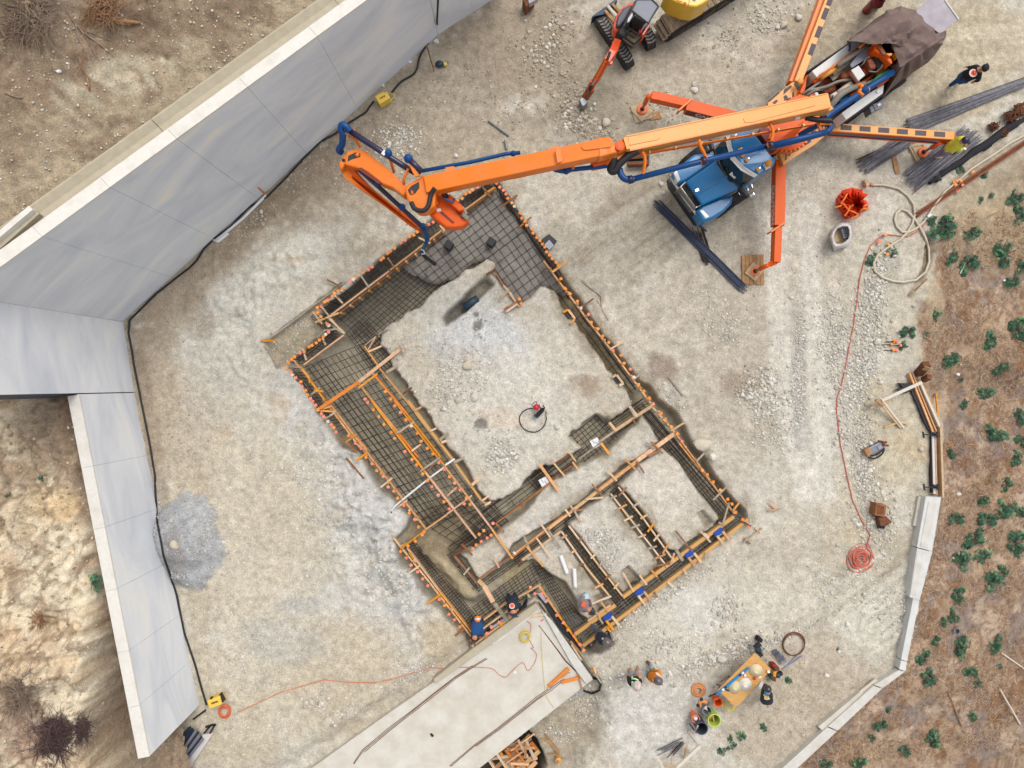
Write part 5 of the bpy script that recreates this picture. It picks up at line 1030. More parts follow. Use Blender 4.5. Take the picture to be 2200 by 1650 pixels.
# delivery pipes along the boom
MB().tube(smooth_path(P3('C', (215,345,3.75),(190,320,3.85),(215,275,4.0),(222,200,4.2),(205,150,4.3),(215,112,4.35),(250,125,4.35),(285,165,4.3)), 5), .085, 12).build('pipe_elbow', 'pipe_blue', PT, smooth=True)
MB().tube(P3('C', (255,145,4.3),(560,345,4.2),(770,480,4.1),(830,515,4.05)), .075, 12).build('delivery_pipe', 'pipe_navy', PT, smooth=True); MB().box(W(px('C',570,345),4.29), .09, .13, .01, -.6).build('pipe_label', 'white_plastic', PT)
MB().ball(W(px('C',605,352),4.22), .11, 12).build('pipe_clamp', 'pipe_blue', PT, smooth=True); MB().ball(W(px('C',775,395),4.4), .115, 14).build('pipe_elbow', 'pipe_blue', PT, smooth=True)
MB().tube(P3('C', (780,400,4.4),(830,450,4.38),(890,510,4.35)), .075, 10).build('delivery_pipe', 'pipe_navy', PT, smooth=True)
for pts in (((310,150,4.2),(330,235,4.05),(370,300,3.95)),((265,205,4.15),(345,240,4.05)),((185,195,4.2),(250,180,4.25)),((590,350,4.2),(620,400,4.05),(655,515,3.85)),((790,430,4.35),(820,510,4.3),(870,540,4.3)),((740,610,4.0),(735,570,4.05),(775,480,4.2))): MB().tube(P3('C', *pts), .035, 8).build('pipe_bracket', 'boom_orange', PT, smooth=True)
slab3('pipe_bracket', 'boom_orange', P3('C', (770,425,4.4),(800,415,4.4),(850,520,4.4),(880,535,4.4),(830,550,4.4)), .06, bevel=.01)
MB().tube(P3('C', (890,500,4.35),(1300,425,4.3),(1600,355,4.35),(1720,345,4.35)), .05, 8).build('delivery_pipe', 'pipe_blue', PT, smooth=True); MB().ball(W(px('C',1660,352),4.38), .08, 8).build('pipe_clamp', 'pipe_blue', PT, smooth=True)
MB().tube(smooth_path(P3('C', (1950,465,4.2),(2020,490,4.15),(2080,500,4.1)), 3), .06, 8).build('delivery_pipe', 'pipe_blue', PT, smooth=True)
MB().tube(P3('D', (-30,640,4.0),(60,655,4.0),(110,645,4.0),(430,612,4.0),(470,612,4.0)), [.085,.085,.062,.062,.062], 10).build('delivery_pipe', 'pipe_blue', PT, smooth=True)
for x, y in ((20,645),(65,655)): MB().ball(W(px('D',x,y),4.0), .10, 10).build('pipe_clamp', 'pipe_blue', PT, smooth=True)
MB().tube(smooth_path(P3('D', (465,545,4.1),(455,600,4.05),(440,645,4.0),(470,660,4.0),(510,600,4.05),(590,530,4.1),(670,482,4.15)), 4), .10, 12).build('jumper_hose', 'hose_black', PT, smooth=True)
MB().tube(smooth_path(P3('D', (515,640,3.9),(525,685,3.9),(555,720,3.9),(600,732,3.9),(640,725,3.9)), 5), .085, 12).build('pipe_elbow', 'pipe_blue', PT, smooth=True)
MB().tube(P3('D', (620,728,3.9),(1210,575,3.85),(1800,440,3.75)), .075, 12).build('delivery_pipe', 'pipe_blue', PT, smooth=True); MB().tube(P3('D', (1800,440,3.75),(2161,355,3.6),(2260,325,3.5)), .075, 12).build('delivery_pipe', 'pipe_blue', PT, smooth=True)
for x, y in ((605,730),(1225,572),(1790,442)): MB().tube(P3('D', (x-18,y+5,3.9),(x+18,y-4,3.9)), .11, 12).build('pipe_clamp', 'pipe_navy', PT, smooth=True)
for pts in (((705,488,4.1),(728,540,4.05),(728,600,4.0),(715,690,3.9),(720,715,3.88)),((1185,392,4.1),(1200,450,4.05),(1230,510,3.95),(1245,570,3.85)),((1780,250,3.8),(1810,320,3.8),(1795,410,3.75),(1775,450,3.72)),((125,575,4.2),(122,630,4.05),(108,650,4.0)),((435,520,4.2),(430,570,4.1),(395,610,4.0)),((10,590,4.2),(5,630,4.0))): MB().tube(smooth_path(P3('D', *pts), 3), .045, 8).build('pipe_bracket', 'boom_orange', PT, smooth=True)
for x, y in ((1215,575),(1250,565),(1775,435),(1810,430)): MB().tube(P3('D', (x,y-22,3.88),(x-12,y,3.92),(x,y+22,3.88)), .028, 6).build('pipe_clip', 'boom_orange', PT)
MB().tube(smooth_path(P3('B', (0,1250,3.6),(450,1130,3.4),(500,1110,3.4),(528,1075,3.35),(500,1045,3.3),(440,1050,3.2),(330,1105,2.9),(270,1140,2.7)), 5), .078, 12).build('delivery_pipe', 'pipe_blue', PT, smooth=True)
MB().tube(smooth_path(P3('B', (490,985,2.7),(640,880,2.6),(1050,610,2.4)), 3), .085, 12).build('delivery_pipe', 'pipe_blue', PT, smooth=True); MB().cyl(W(px('B',478,990),2.72), W(px('B',505,975),2.72), .13).build('pipe_flange', 'pipe_blue', PT)
MB().tube(smooth_path(P3('B', (320,995,3.5),(400,1010,3.5),(480,1015,3.5),(535,1020,3.5)), 4), .07, 8).build('cable_bundle', 'black_plastic', PT, smooth=True); MB().box(W(px('B',245,995),3.7), .12, .08, .1).build('lamp', 'white_plastic', PT)
for pts in (((420,1035,3.4),(450,1110,3.4)),((430,1045,3.45),(525,1045,3.4))): MB().tube(P3('B', *pts), .045, 8).build('pipe_bracket', 'boom_orange', PT)
pr('B:480,840 560,915 520,935 470,930', 3.7, 3.3, 'boom_pale', 'boom_heel', .02)
# ---- truck bed
dk = pr('V:430,1230 540,890 760,720 1250,390 1700,700 1900,880 1700,1240 1130,1645 830,1645 600,1300', 1.25, .95, 'dark_deck', 'bed', .01)
for q in ('V:540,870 1240,395 1255,402 548,890', 'V:1130,1640 1710,1235 1718,1245 1140,1650'): pr(q, 1.5, 1.0, 'dark_deck', 'bed_rail')
pr('V:605,880 1265,400 1400,440 1330,500 680,978', 1.95, 1.25, 'steel_white', 'tool_locker', .015); MB().tube(P3('V', (1185,480,2.0),(1190,520,2.05),(1180,575,2.0)), .03, 8).build('bottle', 'pipe_blue', PT)
pr('V:1062,1525 1500,1210 1720,1080 1700,1222 1132,1632', 1.85, 1.25, 'steel_white', 'tool_locker', .015); MB().box(W(px('V',1625,1190),1.87), .1, .08, .03, .6).build('latch', 'white_plastic', PT)
pr('V:1540,1395 1690,1325 1725,1415 1590,1490', .95, .6, 'canopy_grey', 'side_locker', .02); pr('V:1490,1435 1535,1400 1588,1490 1525,1535', .93, .55, 'canopy_grey', 'side_locker', .02); MB().box(W(px('V',1640,1400),.97), .1, .07, .02, .6).build('latch', 'white_plastic', PT)
def vb(pts, z1, z0, m, nm, bv=.015): return pr('V:'+pts, z1, z0, m, nm, bv)
for x1,y1,x2,y2,r,z,m,nm in ((680,1000,1330,520,.03,2.1,'boom_orange','rail'),(1330,520,1495,385,.035,2.3,'boom_orange','rail'),(740,975,970,830,.09,2.0,'boom_pale','cylinder'),(960,825,1140,700,.05,2.0,'steel','piston_rod'),(1000,800,1560,410,.06,2.15,'hose_grey','hose'),(630,1060,770,990,.07,1.8,'boom_deep','cylinder'),(460,1235,740,1040,.035,1.9,'hose_grey','hose'),(780,1200,945,1140,.10,1.75,'rusty_orange','pump_cylinder'),(1010,1215,1210,1070,.075,1.9,'hose_white','water_pipe'),(900,1285,985,1235,.08,1.9,'offwhite','water_pipe'),(1200,1260,1340,1160,.05,1.7,'boom_deep','frame_bar'),(1030,1350,1220,1250,.08,1.55,'truck_blue','air_tank'),(1380,1060,1540,955,.05,1.7,'boom_deep','frame_bar'),(1480,1060,1640,930,.07,1.7,'pipe_navy','air_tank'),(1120,1440,1290,1335,.06,1.6,'pipe_blue','spare_pipe'),(1270,1360,1420,1260,.05,1.75,'truck_blue','spare_pipe'),(1610,1130,1790,1000,.03,1.9,'boom_deep','rail')):
    MB().tube(P3('V', (x1,y1,z),(x2,y2,z)), r, 10).build(nm, m, PT, smooth=True)
MB().beam(W(px('V',925,915),1.85), W(px('V',1265,665),1.85), .13, .05).build('walk_plank', 'grey_wood', PT); MB().beam(W(px('V',900,985),1.75), W(px('V',1190,800),1.75), .2, .05).build('walk_plank', 'grey_wood', PT)
vb('1190,780 1300,640 1490,480 1532,590 1400,720 1325,765 1222,835', 2.15, 2.1, 'canopy_grey', 'cover_plate'); vb('1210,862 1328,790 1432,940 1322,1032', 2.2, 2.15, 'steel_white', 'cover_plate')
vb('1010,1000 1070,925 1140,920 1165,970 1080,1010', 1.8, 1.3, 'rusty_orange', 'pump_block'); vb('1120,880 1200,840 1370,1060 1320,1110', 1.9, 1.3, 'rusty_orange', 'frame_plate'); vb('1390,850 1430,830 1470,880 1430,920', 2.0, 1.4, 'boom_deep', 'valve_block')
vb('1450,690 1530,670 1615,790 1590,840 1510,850', 2.25, 1.5, 'rusty_orange', 'engine_cover', .04); vb('1550,640 1640,590 1715,690 1720,790 1620,850 1600,770', 2.3, 1.7, 'rubber', 'engine_bag', .05); vb('1440,680 1470,655 1560,640 1600,760 1530,670', 2.15, 1.5, 'black_plastic', 'engine_block', .02)
vb('760,1010 900,985 905,1050 800,1120 690,1130', 1.5, 1.2, 'rusty_orange', 'pump_block'); vb('640,1215 690,1200 740,1275 690,1290', 1.9, 1.4, 'steel_white', 'control_box'); vb('570,1250 640,1205 700,1290 620,1310 600,1330', 1.85, 1.3, 'boom_deep', 'valve_block'); vb('490,1290 560,1270 580,1300 520,1320', 1.7, 1.4, 'anti_slip', 'anti_slip_pad')
for q in ('420,1200 500,1000 525,1010 515,1120 490,1200 440,1235', '500,1010 530,930 545,945 520,1040'): vb(q, 1.7, 1.1, 'boom_deep', 'outrigger_cheek')
MB().ball(W(px('V',1110,955),1.85), .14, 12, (1,1,.7)).build('flywheel', 'rusty_orange', PT, smooth=True); MB().ball(W(px('V',430,1040),1.72), .1, 10, (1,1,.5)).build('hinge_boss', 'boom_pale', PT, smooth=True); MB().ball(W(px('V',420,1310),1.7), .14, 10, (1,1,.6)).build('hinge_boss', 'boom_orange', PT, smooth=True)
for pts, r, m in (((( 470,1240,1.8),(560,1170,1.9),(700,1150,1.9),(850,1110,1.95),(1010,1040,2.0),(1200,1010,1.9)),.04,'hose_grey'),(((880,1430,1.9),(960,1340,2.0),(1050,1240,2.05),(1180,1160,2.0),(1310,1110,1.95),(1420,1080,1.9)),.085,'hose_grey'),(((520,1260,1.8),(640,1180,1.9),(760,1160,1.85),(820,1130,1.8)),.04,'hose_grey'),(((1270,1250,2.0),(1400,1180,2.0),(1540,1060,2.05),(1640,960,2.1),(1790,870,2.1)),.055,'hose_green'),(((1380,1090,1.9),(1480,1060,1.95),(1600,1000,1.95)),.045,'hose_grey'),(((1480,880,2.2),(1600,890,2.2),(1680,810,2.3),(1690,780,2.3)),.018,'hose_grey'),(((1350,800,2.1),(1400,760,2.2),(1440,690,2.25),(1500,660,2.3)),.018,'hose_grey'),(((840,1400,2.0),(900,1330,2.0),(930,1250,2.05)),.015,'hose_black')):
    MB().tube(smooth_path(P3('V', *pts), 4), r, 8).build('hose', m, PT, smooth=True)
hp = vb('1560,560 1580,430 1600,420 1640,520 1840,700 1850,760 1820,770 1700,640', 2.5, 1.6, 'boom_deep', 'hopper_frame', .02); vb('1690,650 1840,600 1935,660 1920,712 1730,830 1660,850', 2.0, 1.5, 'boom_deep', 'hopper_frame', .02); vb('1580,430 1640,375 1690,335 1700,360 1650,440 1610,480', 2.55, 1.8, 'boom_deep', 'hopper_frame', .02)
vb('1610,470 1660,440 1750,600 1740,640 1690,620', 2.56, 2.5, 'rusty_orange', 'hopper_lip', .02); vb('1740,600 1800,600 1850,600 1840,640 1790,650', 2.62, 2.5, 'boom_orange', 'hopper_lip', .02); vb('1870,600 1900,585 1945,660 1930,680', 2.5, 2.3, 'amber', 'tail_lamp', .02)
cl_ = MB().tube(smooth_path(P3('V', (1310,1110,2.5),(1360,1100,2.55),(1380,1160,2.6),(1330,1200,2.6),(1400,1250,2.6)), 3), .06, 8).build('pipe_clamp', 'boom_orange', PT, smooth=True); MB().tube(smooth_path(P3('V', (1420,1160,2.6),(1465,1150,2.6),(1470,1190,2.6),(1420,1220,2.6)), 3), .05, 8).build('pipe_clamp', 'boom_orange', PT, smooth=True); MB().ball(W(px('V',1415,1185),2.6), .13, 10).build('pipe_coupling', 'pipe_blue', PT, smooth=True)
MB().beam(W(px('V',1880,760),2.0), W(px('V',1960,830),1.9), .35, .2).build('radiator', 'black_plastic', PT)
# rear board
slab3('tailboard', 'tailboard', P3('U', (880,170,1.45),(1060,-10,1.45),(1305,0,1.45),(1508,285,1.45),(1235,500,1.45),(990,310,1.45)), .05, bevel=.01)
MB().tube(P3('U', (1305,0,1.46),(1508,285,1.46)), .025, 6).build('board_edge', 'steel_white', PT)
# ---- brown tarpaulin over the hopper end
def loft_tarp():
    out = pp('U', '-140,640 0,500 110,425 290,275 450,175 650,92 760,128 900,160 990,300 1120,400 1240,495 1325,450 1318,545 1235,700 1140,830 1040,930 930,1005 830,1070 730,1160 620,1235 500,1330 375,1455 385,1370 430,1260 480,1150 545,1050 480,960 600,890 560,770 520,650 480,575 380,470 180,440 0,560')
    top = pp('U', '-110,610 40,510 130,450 320,330 490,235 660,160 760,195 860,270 960,350 1060,420 1150,490 1210,520 1222,590 1160,645 1080,692 1010,740 950,790 880,830 800,885 740,925 705,955 690,975 660,985 635,985 640,975 640,975 640,975 620,900 570,770 530,660 490,585 390,490 190,460 10,580')
    n = len(out); rows = [(1.0, out, .95), (.0, top, 2.65)]
    V_ = []; F_ = []; lv = 7
    def res(P, k): 
        r = []
        for i in range(n):
            for j in range(k): r.append(lerp2(P[i], P[(i+1) % n], j/k))
        return r
    k = 4; O, T_ = res(out, k), res(top, k); m = n*k
    for L in range(lv):
        t = L/(lv-1)
        for i in range(m):
            zt = .9+(2.62-.9)*t
            if i >= m*0.72 or i < m*.02: zt = 1.9+(2.62-1.9)*t
            f = math.sin(i*.9)*.5+math.sin(i*.37+2)*.6
            q = lerp2(O[i], T_[i], t); w_ = W(q, zt); c = Vector((w_.x-W((1935,95),zt).x, w_.y-W((1935,95),zt).y, 0)).normalized()
            V_.append(w_+c*f*.13*math.sin(math.pi*min(1,(1-t)*1.05))*abs(math.sin(i*.45)))
    # the top closes in rings toward the middle
    cen = (1955, 98); rings = 9
    for L in range(1, rings+1):
        t = L/rings
        for i in range(m):
            q = lerp2(T_[i], cen, t*.97); zt = 2.62+.10*math.sin(math.pi*.5*t)
            w_ = W(q, zt); x, y = q
            a1 = vnoise(np.array([(x*.6+y*.8)*.05]), np.array([(x*.8-y*.6)*.018]), 9)[0]; a2 = vnoise(np.array([(x*.5-y*.86)*.06]), np.array([(x*.86+y*.5)*.02]), 19)[0]
            w_.z += (abs(a1-.5)*-.36+abs(a2-.5)*-.3+.12)*min(1, t*3); V_.append(w_)
    tot = lv+rings
    for L in range(tot-1):
        for i in range(m):
            j = (i+1) % m; F_.append((L*m+i, L*m+j, (L+1)*m+j, (L+1)*m+i))
    F_.append(tuple((tot-1)*m+i for i in range(m)))
    M_ = MB(); M_.v = [tuple(v) for v in V_]; M_.f = F_
    o = M_.build('tarpaulin', 'tarp', None, smooth=True)
    o.data.set_sharp_from_angle(angle=math.radians(22))
    s_ = o.modifiers.new('thick', 'SOLIDIFY'); s_.thickness = .008
    return o
tp_ = loft_tarp(); tag(tp_, 'creased brown tarpaulin draped over the rear hopper of the pump truck', 'tarpaulin')
# ---- load-spreading pads
t = thing('outrigger_pad', 'two tan square mats with a plank under the upper-left outrigger foot', 'outrigger pad', G((1380,235)))
for c, a, z_, s_ in (((700,945),18,.03,.56),((705,935),42,.07,.50)): MB().box(W(px('A',*c), z_), s_, s_, .04, math.radians(a)).build('mat', 'mat_tan', t, bevel=.01)
board('plank', W(px('A',770,985),.03), W(px('A',865,970),.03), .22, .04, 'plank_old', t); MB().tube([W(px('A',672,1015),.03), W(px('A',690,1030),.04), W(px('A',708,1018),.03)], .012, 6).build('rope_handle', 'cord_yellow', t)
t = thing('outrigger_pad', 'square tan mat on a stack of old planks under the lower outrigger foot', 'outrigger pad', G((1622,581)))
for k in range(6): board('plank', W(px('D',1562+31*k,1362+(8 if k in (0,1) else 0)), .06), W(px('D',1566+31*k,1615-(6 if k == 3 else 0)), .06), .105, .06, 'plank_old', t)
MB().box(W(px('D',1650,1508), .10), .42, .42, .05, math.radians(52)).build('mat', 'mat_tan', t, bevel=.01); MB().tube([W(px('D',1650,1508),.13)+Vector((.17*math.cos(math.radians(52+45+90*k)), .17*math.sin(math.radians(52+45+90*k)), 0)) for k in range(4)], .02, 6, closed=True).build('rim', 'mat_tan', t)
t = thing('outrigger_pad', 'tan square plastic mat with raised rim under the right-hand outrigger foot', 'outrigger pad', G((1983,326)))
MB().prism(pp('B','1190,1235 1205,1215 1310,1200 1325,1210 1400,1340 1395,1360 1275,1378 1255,1365'), .06, -.02).build('mat', 'mat_tan', t, bevel=.015); MB().tube([W(q,.07) for q in pp('B','1215,1240 1305,1222 1380,1340 1280,1358')], .022, 6, closed=True).build('rim', 'mat_tan', t); MB().tube(smooth_path([W(q,.05) for q in pp('B','1205,1225 1215,1208 1250,1205')], 3), .01, 6).build('rope_handle', 'offwhite', t)
o = board('loose_plank', G(px('B',1055,1310),.05), G(px('B',1090,1470),.05), .14, .05, 'plank_old'); tag(o, 'short weathered plank lying between the two rebar bundles', 'plank')
# ------------------------------------------------------------------ small tracked excavator
EX = thing('mini_excavator', 'small orange tracked excavator with grey canopy, arm stretched to the ground', 'excavator', W((1360,60)))
def ex(txt, z1, z0, m, nm, bevel=.015, parent=None): return MB().prism(pp('X', txt), z1, z0).build(nm, m, EX if parent is None else parent, bevel=bevel)
def track(name, fr, p, q, wd, r, parent, lugs, mbelt='track_rubber', mlug='lug'):
    """rubber track seen from above: stadium belt with chevron lugs"""
    a, b = W(px(fr,*p), 2*r), W(px(fr,*q), 2*r); a.z = b.z = r; dr = (b-a).normalized(); si = Vector((-dr.y, dr.x, 0)); L = (b-a).length
    prof = []
    for k in range(9): t = math.pi/2+math.pi*k/8; prof.append(a+dr*(r*math.cos(t))+Vector((0,0,r*math.sin(t))))
    for k in range(9): t = -math.pi/2+math.pi*k/8; prof.append(b+dr*(r*math.cos(t))+Vector((0,0,r*math.sin(t))))
    m = MB(); m.hull8([v-si*wd/2 for v in prof], [v+si*wd/2 for v in prof]); o = m.build(name, mbelt, parent)
    n = int((L+.2)/lugs)
    for i in range(n):
        c = a-dr*.05+dr*(lugs*(i+.5))+Vector((0,0,r+.012))
        for s_ in (-1, 1): board('track_lug', c+si*s_*wd*.04+dr*.05+Vector((0,0,.012)), c+si*s_*wd*.48-dr*.04*s_*0+Vector((0,0,.012)), lugs*.42, .03, mlug, parent).parent = o
    for ch in o.children: ch.matrix_parent_inverse = o.matrix_world.inverted() if False else Matrix.Translation(-parent.location) if False else Matrix()
    return o
def fix_children(o):
    # children were placed in world space; their parent sits in world space too (identity matrix under the thing)
    for ch in o.children: ch.matrix_parent_inverse = Matrix()
for p, q in (((365,290),(755,875)), ((1010,420),(1085,590))):
    o = track('crawler_track', 'X', p, q, .27, .20, EX, .105)
    MB().beam(W(px('X',p[0]+10,p[1]+20),.24), W(px('X',q[0]-5,q[1]-10),.24), .34, .16).build('track_frame', 'black_plastic', EX)
ex('230,262 218,240 560,-10 600,0 420,210 260,240', .45, .05, 'navy_steel', 'dozer_blade')
MB().beam(W(px('X',415,150),.5), W(px('X',560,330),.55), .08, .1).build('blade_arm', 'plank_old', EX); MB().beam(W(px('X',520,50),.5), W(px('X',640,190),.55), .08, .1).build('blade_arm', 'plank_old', EX); MB().tube(P3('X', (450,90,.52),(600,270,.58)), .05, 8).build('blade_cylinder', 'offwhite', EX)
ex('522,380 560,250 640,130 760,50 830,20 860,0 1050,-60 1150,0 1120,200 1060,380 960,520 880,620 830,660 600,500 560,480', .78, .45, 'grey_hood', 'slew_platform', .05)
ex('527,390 560,260 625,150 720,70 850,15 830,70 620,420 580,470 545,440', 1.15, .7, 'excavator_red', 'side_body', .05); ex('572,360 600,230 680,120 780,60 825,70 700,300 610,405', 1.28, 1.0, 'grey_hood', 'engine_hood', .06)
ex('960,500 1060,360 1080,300 1060,390 975,525', 1.2, .7, 'excavator_red', 'side_body', .02)
ex('585,470 830,300 960,520 850,655 835,660', .86, .7, 'undercarriage', 'foot_floor', .01)
for a, b in (((700,400),(880,510)),((660,440),(840,560))): MB().beam(W(px('X',*a),.885), W(px('X',*b),.885), .02, .02).build('floor_bar', 'navy_steel', EX)
MB().tube(P3('X', (590,475,1.0),(840,655,1.0),(960,540,1.0)), .035, 8).build('front_rail', 'black_plastic', EX)
ex('830,230 1000,320 930,415 790,330', 1.15, .8, 'rubber', 'seat', .05); ex('860,210 1010,290 990,340 840,250', 1.55, 1.1, 'rubber', 'backrest', .04)
ex('745,270 800,190 850,215 770,330 730,340', 1.25, .8, 'steel', 'console', .02); ex('960,380 1010,320 1030,350 970,440 930,460', 1.2, .8, 'steel', 'console', .02); MB().ball(W(px('X',935,465),1.3), .06, 8).build('knob', 'pump_red', EX)
for x, y in ((765,470),(800,455),(740,510)): MB().tube(P3('X', (x-20,y+30,.9),(x+20,y-30,1.3)), .016, 6).build('lever', 'black_plastic', EX)
ex('808,155 880,-10 1100,-10 1202,92 1185,130 1050,342', 2.35, 2.29, 'canopy_grey', 'canopy', .02); MB().tube([W(q,2.35) for q in pp('X','808,155 880,-10 1100,-10 1202,92 1050,342')], .03, 6, closed=True).build('canopy_rim', 'black_plastic', EX)
for x, y in ((860,190),(1020,310)): MB().tube([W(px('X',x,y),2.3), W(px('X',x-20,y+20),.8)], .035, 6).build('post', 'black_plastic', EX)
MB().lathe(W(px('X',625,560),.5), [(.16,0),(.16,.45),(.08,.46)], 14).build('swing_post', 'black_plastic', EX)
MB().beam(W(px('X',605,575),1.15), W(px('X',535,745),1.75), .22, .22).build('boom', 'excavator_red', EX, bevel=.015); MB().beam(W(px('X',535,740),1.75), W(px('X',440,890),1.8), .20, .22).build('boom', 'excavator_red', EX, bevel=.015)
MB().tube(P3('X', (485,770,1.9),(445,880,1.9)), .04, 8).build('cylinder', 'black_plastic', EX); MB().beam(W(px('X',470,910),1.7), W(px('X',520,930),1.7), .09, .12).build('hose_guard', 'excavator_red', EX)
MB().beam(W(px('X',430,890),1.75), W(px('X',245,1220),.95), .17, .2).build('dipper_arm', 'excavator_red', EX, bevel=.015); MB().beam(W(px('X',415,910),1.79), W(px('X',270,1180),1.12), .07, .05).build('dipper_cylinder', 'boom_orange', EX)
MB().tube(P3('X', (280,1160,1.15),(225,1255,.95)), .03, 8).build('piston_rod', 'chrome', EX); MB().beam(W(px('X',225,1230),.95), W(px('X',180,1340),.7), .19, .16).build('dipper_fork', 'excavator_red', EX); MB().beam(W(px('X',205,1270),.97), W(px('X',180,1340),.76), .09, .1).build('bucket_link', 'black_plastic', EX)
MB().beam(W(px('X',175,1340),.7), W(px('X',95,1460),.35), .20, .14).build('bucket_link', 'rusty_orange', EX); ex('30,1470 75,1430 150,1470 165,1500 100,1570 70,1560', .38, .0, 'steel', 'bucket', .02)
for i in range(3): MB().beam(W(px('X',55+25*i,1535+8*i),.12), W(px('X',48+25*i,1572+6*i),.06), .05, .05).build('bucket_tooth', 'navy_steel', EX)
# ------------------------------------------------------------------ large yellow excavator, only its flank in view
YX = thing('yellow_excavator', 'large yellow excavator cut by the top edge, one muddy steel track showing', 'excavator', W((1480,20)))
def trk_line(t): return lerp2(px('X',1262,390), px('X',2200,-190), t)
a_, b_ = W(trk_line(0), .75), W(trk_line(1), .75); a_.z = b_.z = 0; dr_ = (b_-a_).normalized(); si_ = Vector((-dr_.y, dr_.x, 0)); R_ = .38; L_ = (b_-a_).length
prof = []
for k in range(9): t = math.pi/2+math.pi*k/8; prof.append(a_+dr_*(R_+R_*math.cos(t))+Vector((0,0,R_+R_*math.sin(t))))
for k in range(9): t = -math.pi/2+math.pi*k/8; prof.append(b_+dr_*(R_*math.cos(t))+Vector((0,0,R_+R_*math.sin(t))))
belt = MB().hull8([v-si_*.26 for v in prof], [v+si_*.26 for v in prof]).build('crawler_track', 'rubber', YX)
for i in range(18):
    c = a_+dr_*(.22+.2*i)+Vector((0,0,2*R_+.02)); o = board('track_shoe', c-si_*.29, c+si_*.29, .185, .035, 'undercarriage', YX); board('track_grouser', c-si_*.29+dr_*.06+Vector((0,0,.035)), c+si_*.29+dr_*.06+Vector((0,0,.035)), .03, .04, 'undercarriage', YX)
for i in range(4):
    t = math.radians(100+22*i); c = a_+dr_*(R_+(R_+.02)*math.cos(t))+Vector((0,0,R_+(R_+.02)*math.sin(t))); board('track_shoe', c-si_*.29, c+si_*.29, .16, .04, 'undercarriage', YX)
for i in range(7): c = a_+dr_*(.5+.55*i)-si_*.27+Vector((0,0,.45)); MB().beam(c-dr_*.25, c+dr_*.25, .03, .35).build('track_link', 'track_rubber', YX)
MB().prism(pp('X','1390,-5 1480,32 1600,82 1755,107 1835,72 1960,-5 2000,-120 1300,-120'), 1.75, .95).build('upper_body', 'yellow_machine', YX, bevel=.05)
MB().prism(pp('X','1475,-5 1560,18 1530,20 1490,12'), 1.76, 1.7).build('red_mark', 'machine_red', YX); MB().ball(W(px('X',1592,52),1.75), .05, 8, (1,1,.4)).build('fuel_cap', 'machine_red', YX); MB().prism(pp('X','1700,-10 1755,-10 1750,12 1720,18'), 1.762, 1.7).build('label_plate', 'pipe_navy', YX)
MB().beam(W(px('X',1640,85),1.76), W(px('X',1665,-20),1.76), .012, .01).build('panel_gap', 'black_plastic', YX)
# ------------------------------------------------------------------ loose attachments
t = thing('excavator_bucket', 'rusty brown steel bucket lying below the boom pipe', 'bucket', G(px('D',680,570)))
MB().prism(pp('D','588,535 768,518 765,612 590,618'), .12, -.02).build('shell', 'navy_steel', t, bevel=.02); MB().prism(pp('D','588,578 766,572 764,600 590,604'), .30, .05).build('lip', 'rust', t, bevel=.01); MB().prism(pp('D','595,540 760,525 760,545 595,560'), .26, .0).build('back', 'rust', t, bevel=.01)
t = thing('excavator_bucket', 'rusty toothed bucket lying by the rocks above the red hose coil', 'bucket', G(px('S',570,370)))
MB().prism(pp('S','548,308 602,318 594,380 540,372'), .35, -.05).build('shell', 'brown_wood', t, bevel=.02); MB().prism(pp('S','555,318 590,325 584,368 552,364'), .36, .3).build('hollow', 'rust', t); MB().prism(pp('S','560,380 600,375 630,405 600,425 570,425'), .25, -.05).build('quick_hitch', 'rust', t, bevel=.02)
for i in range(4): MB().beam(W(px('S',543-i*1.5,320+16*i),.2), W(px('S',530-i,322+16*i),.12), .06, .05).build('tooth', 'navy_steel', t)
for i in range(3): MB().beam(W(px('S',562+14*i,424),.12), W(px('S',560+14*i,438),.06), .05, .05).build('tooth', 'navy_steel', t)
t = thing('rock_breaker', 'hydraulic rock breaker with looped hoses lying on the pad', 'breaker', G(px('T',760,1090)))
MB().beam(W(px('T',668,1130),.18), W(px('T',815,1050),.20), .22, .18).build('body', 'steel', t, bevel=.02); MB().beam(W(px('T',665,1130),.20), W(px('T',705,1105),.20), .23, .2).build('end_plate', 'plank_old', t, bevel=.01); MB().beam(W(px('T',770,1085),.22), W(px('T',800,1068),.22), .12, .05).build('label_plate', 'lilac_bar', t)
for a, b in (((815,1030),(770,1020)),((820,1060),(865,1062)),((815,1045),(850,1030))): MB().beam(W(px('T',*a),.25), W(px('T',*b),.2), .06, .1).build('bracket', 'rust', t)
for k, pts in enumerate(((('700,1150'),('740,1145'),('800,1110'),('825,1080')), (('680,1165'),('740,1175'),('800,1140'),('825,1095')))): MB().tube(smooth_path([W(px('T',*map(float, p.split(','))), .12) for p in pts], 5), .025, 8).build('hose', 'hose_black', t, smooth=True)
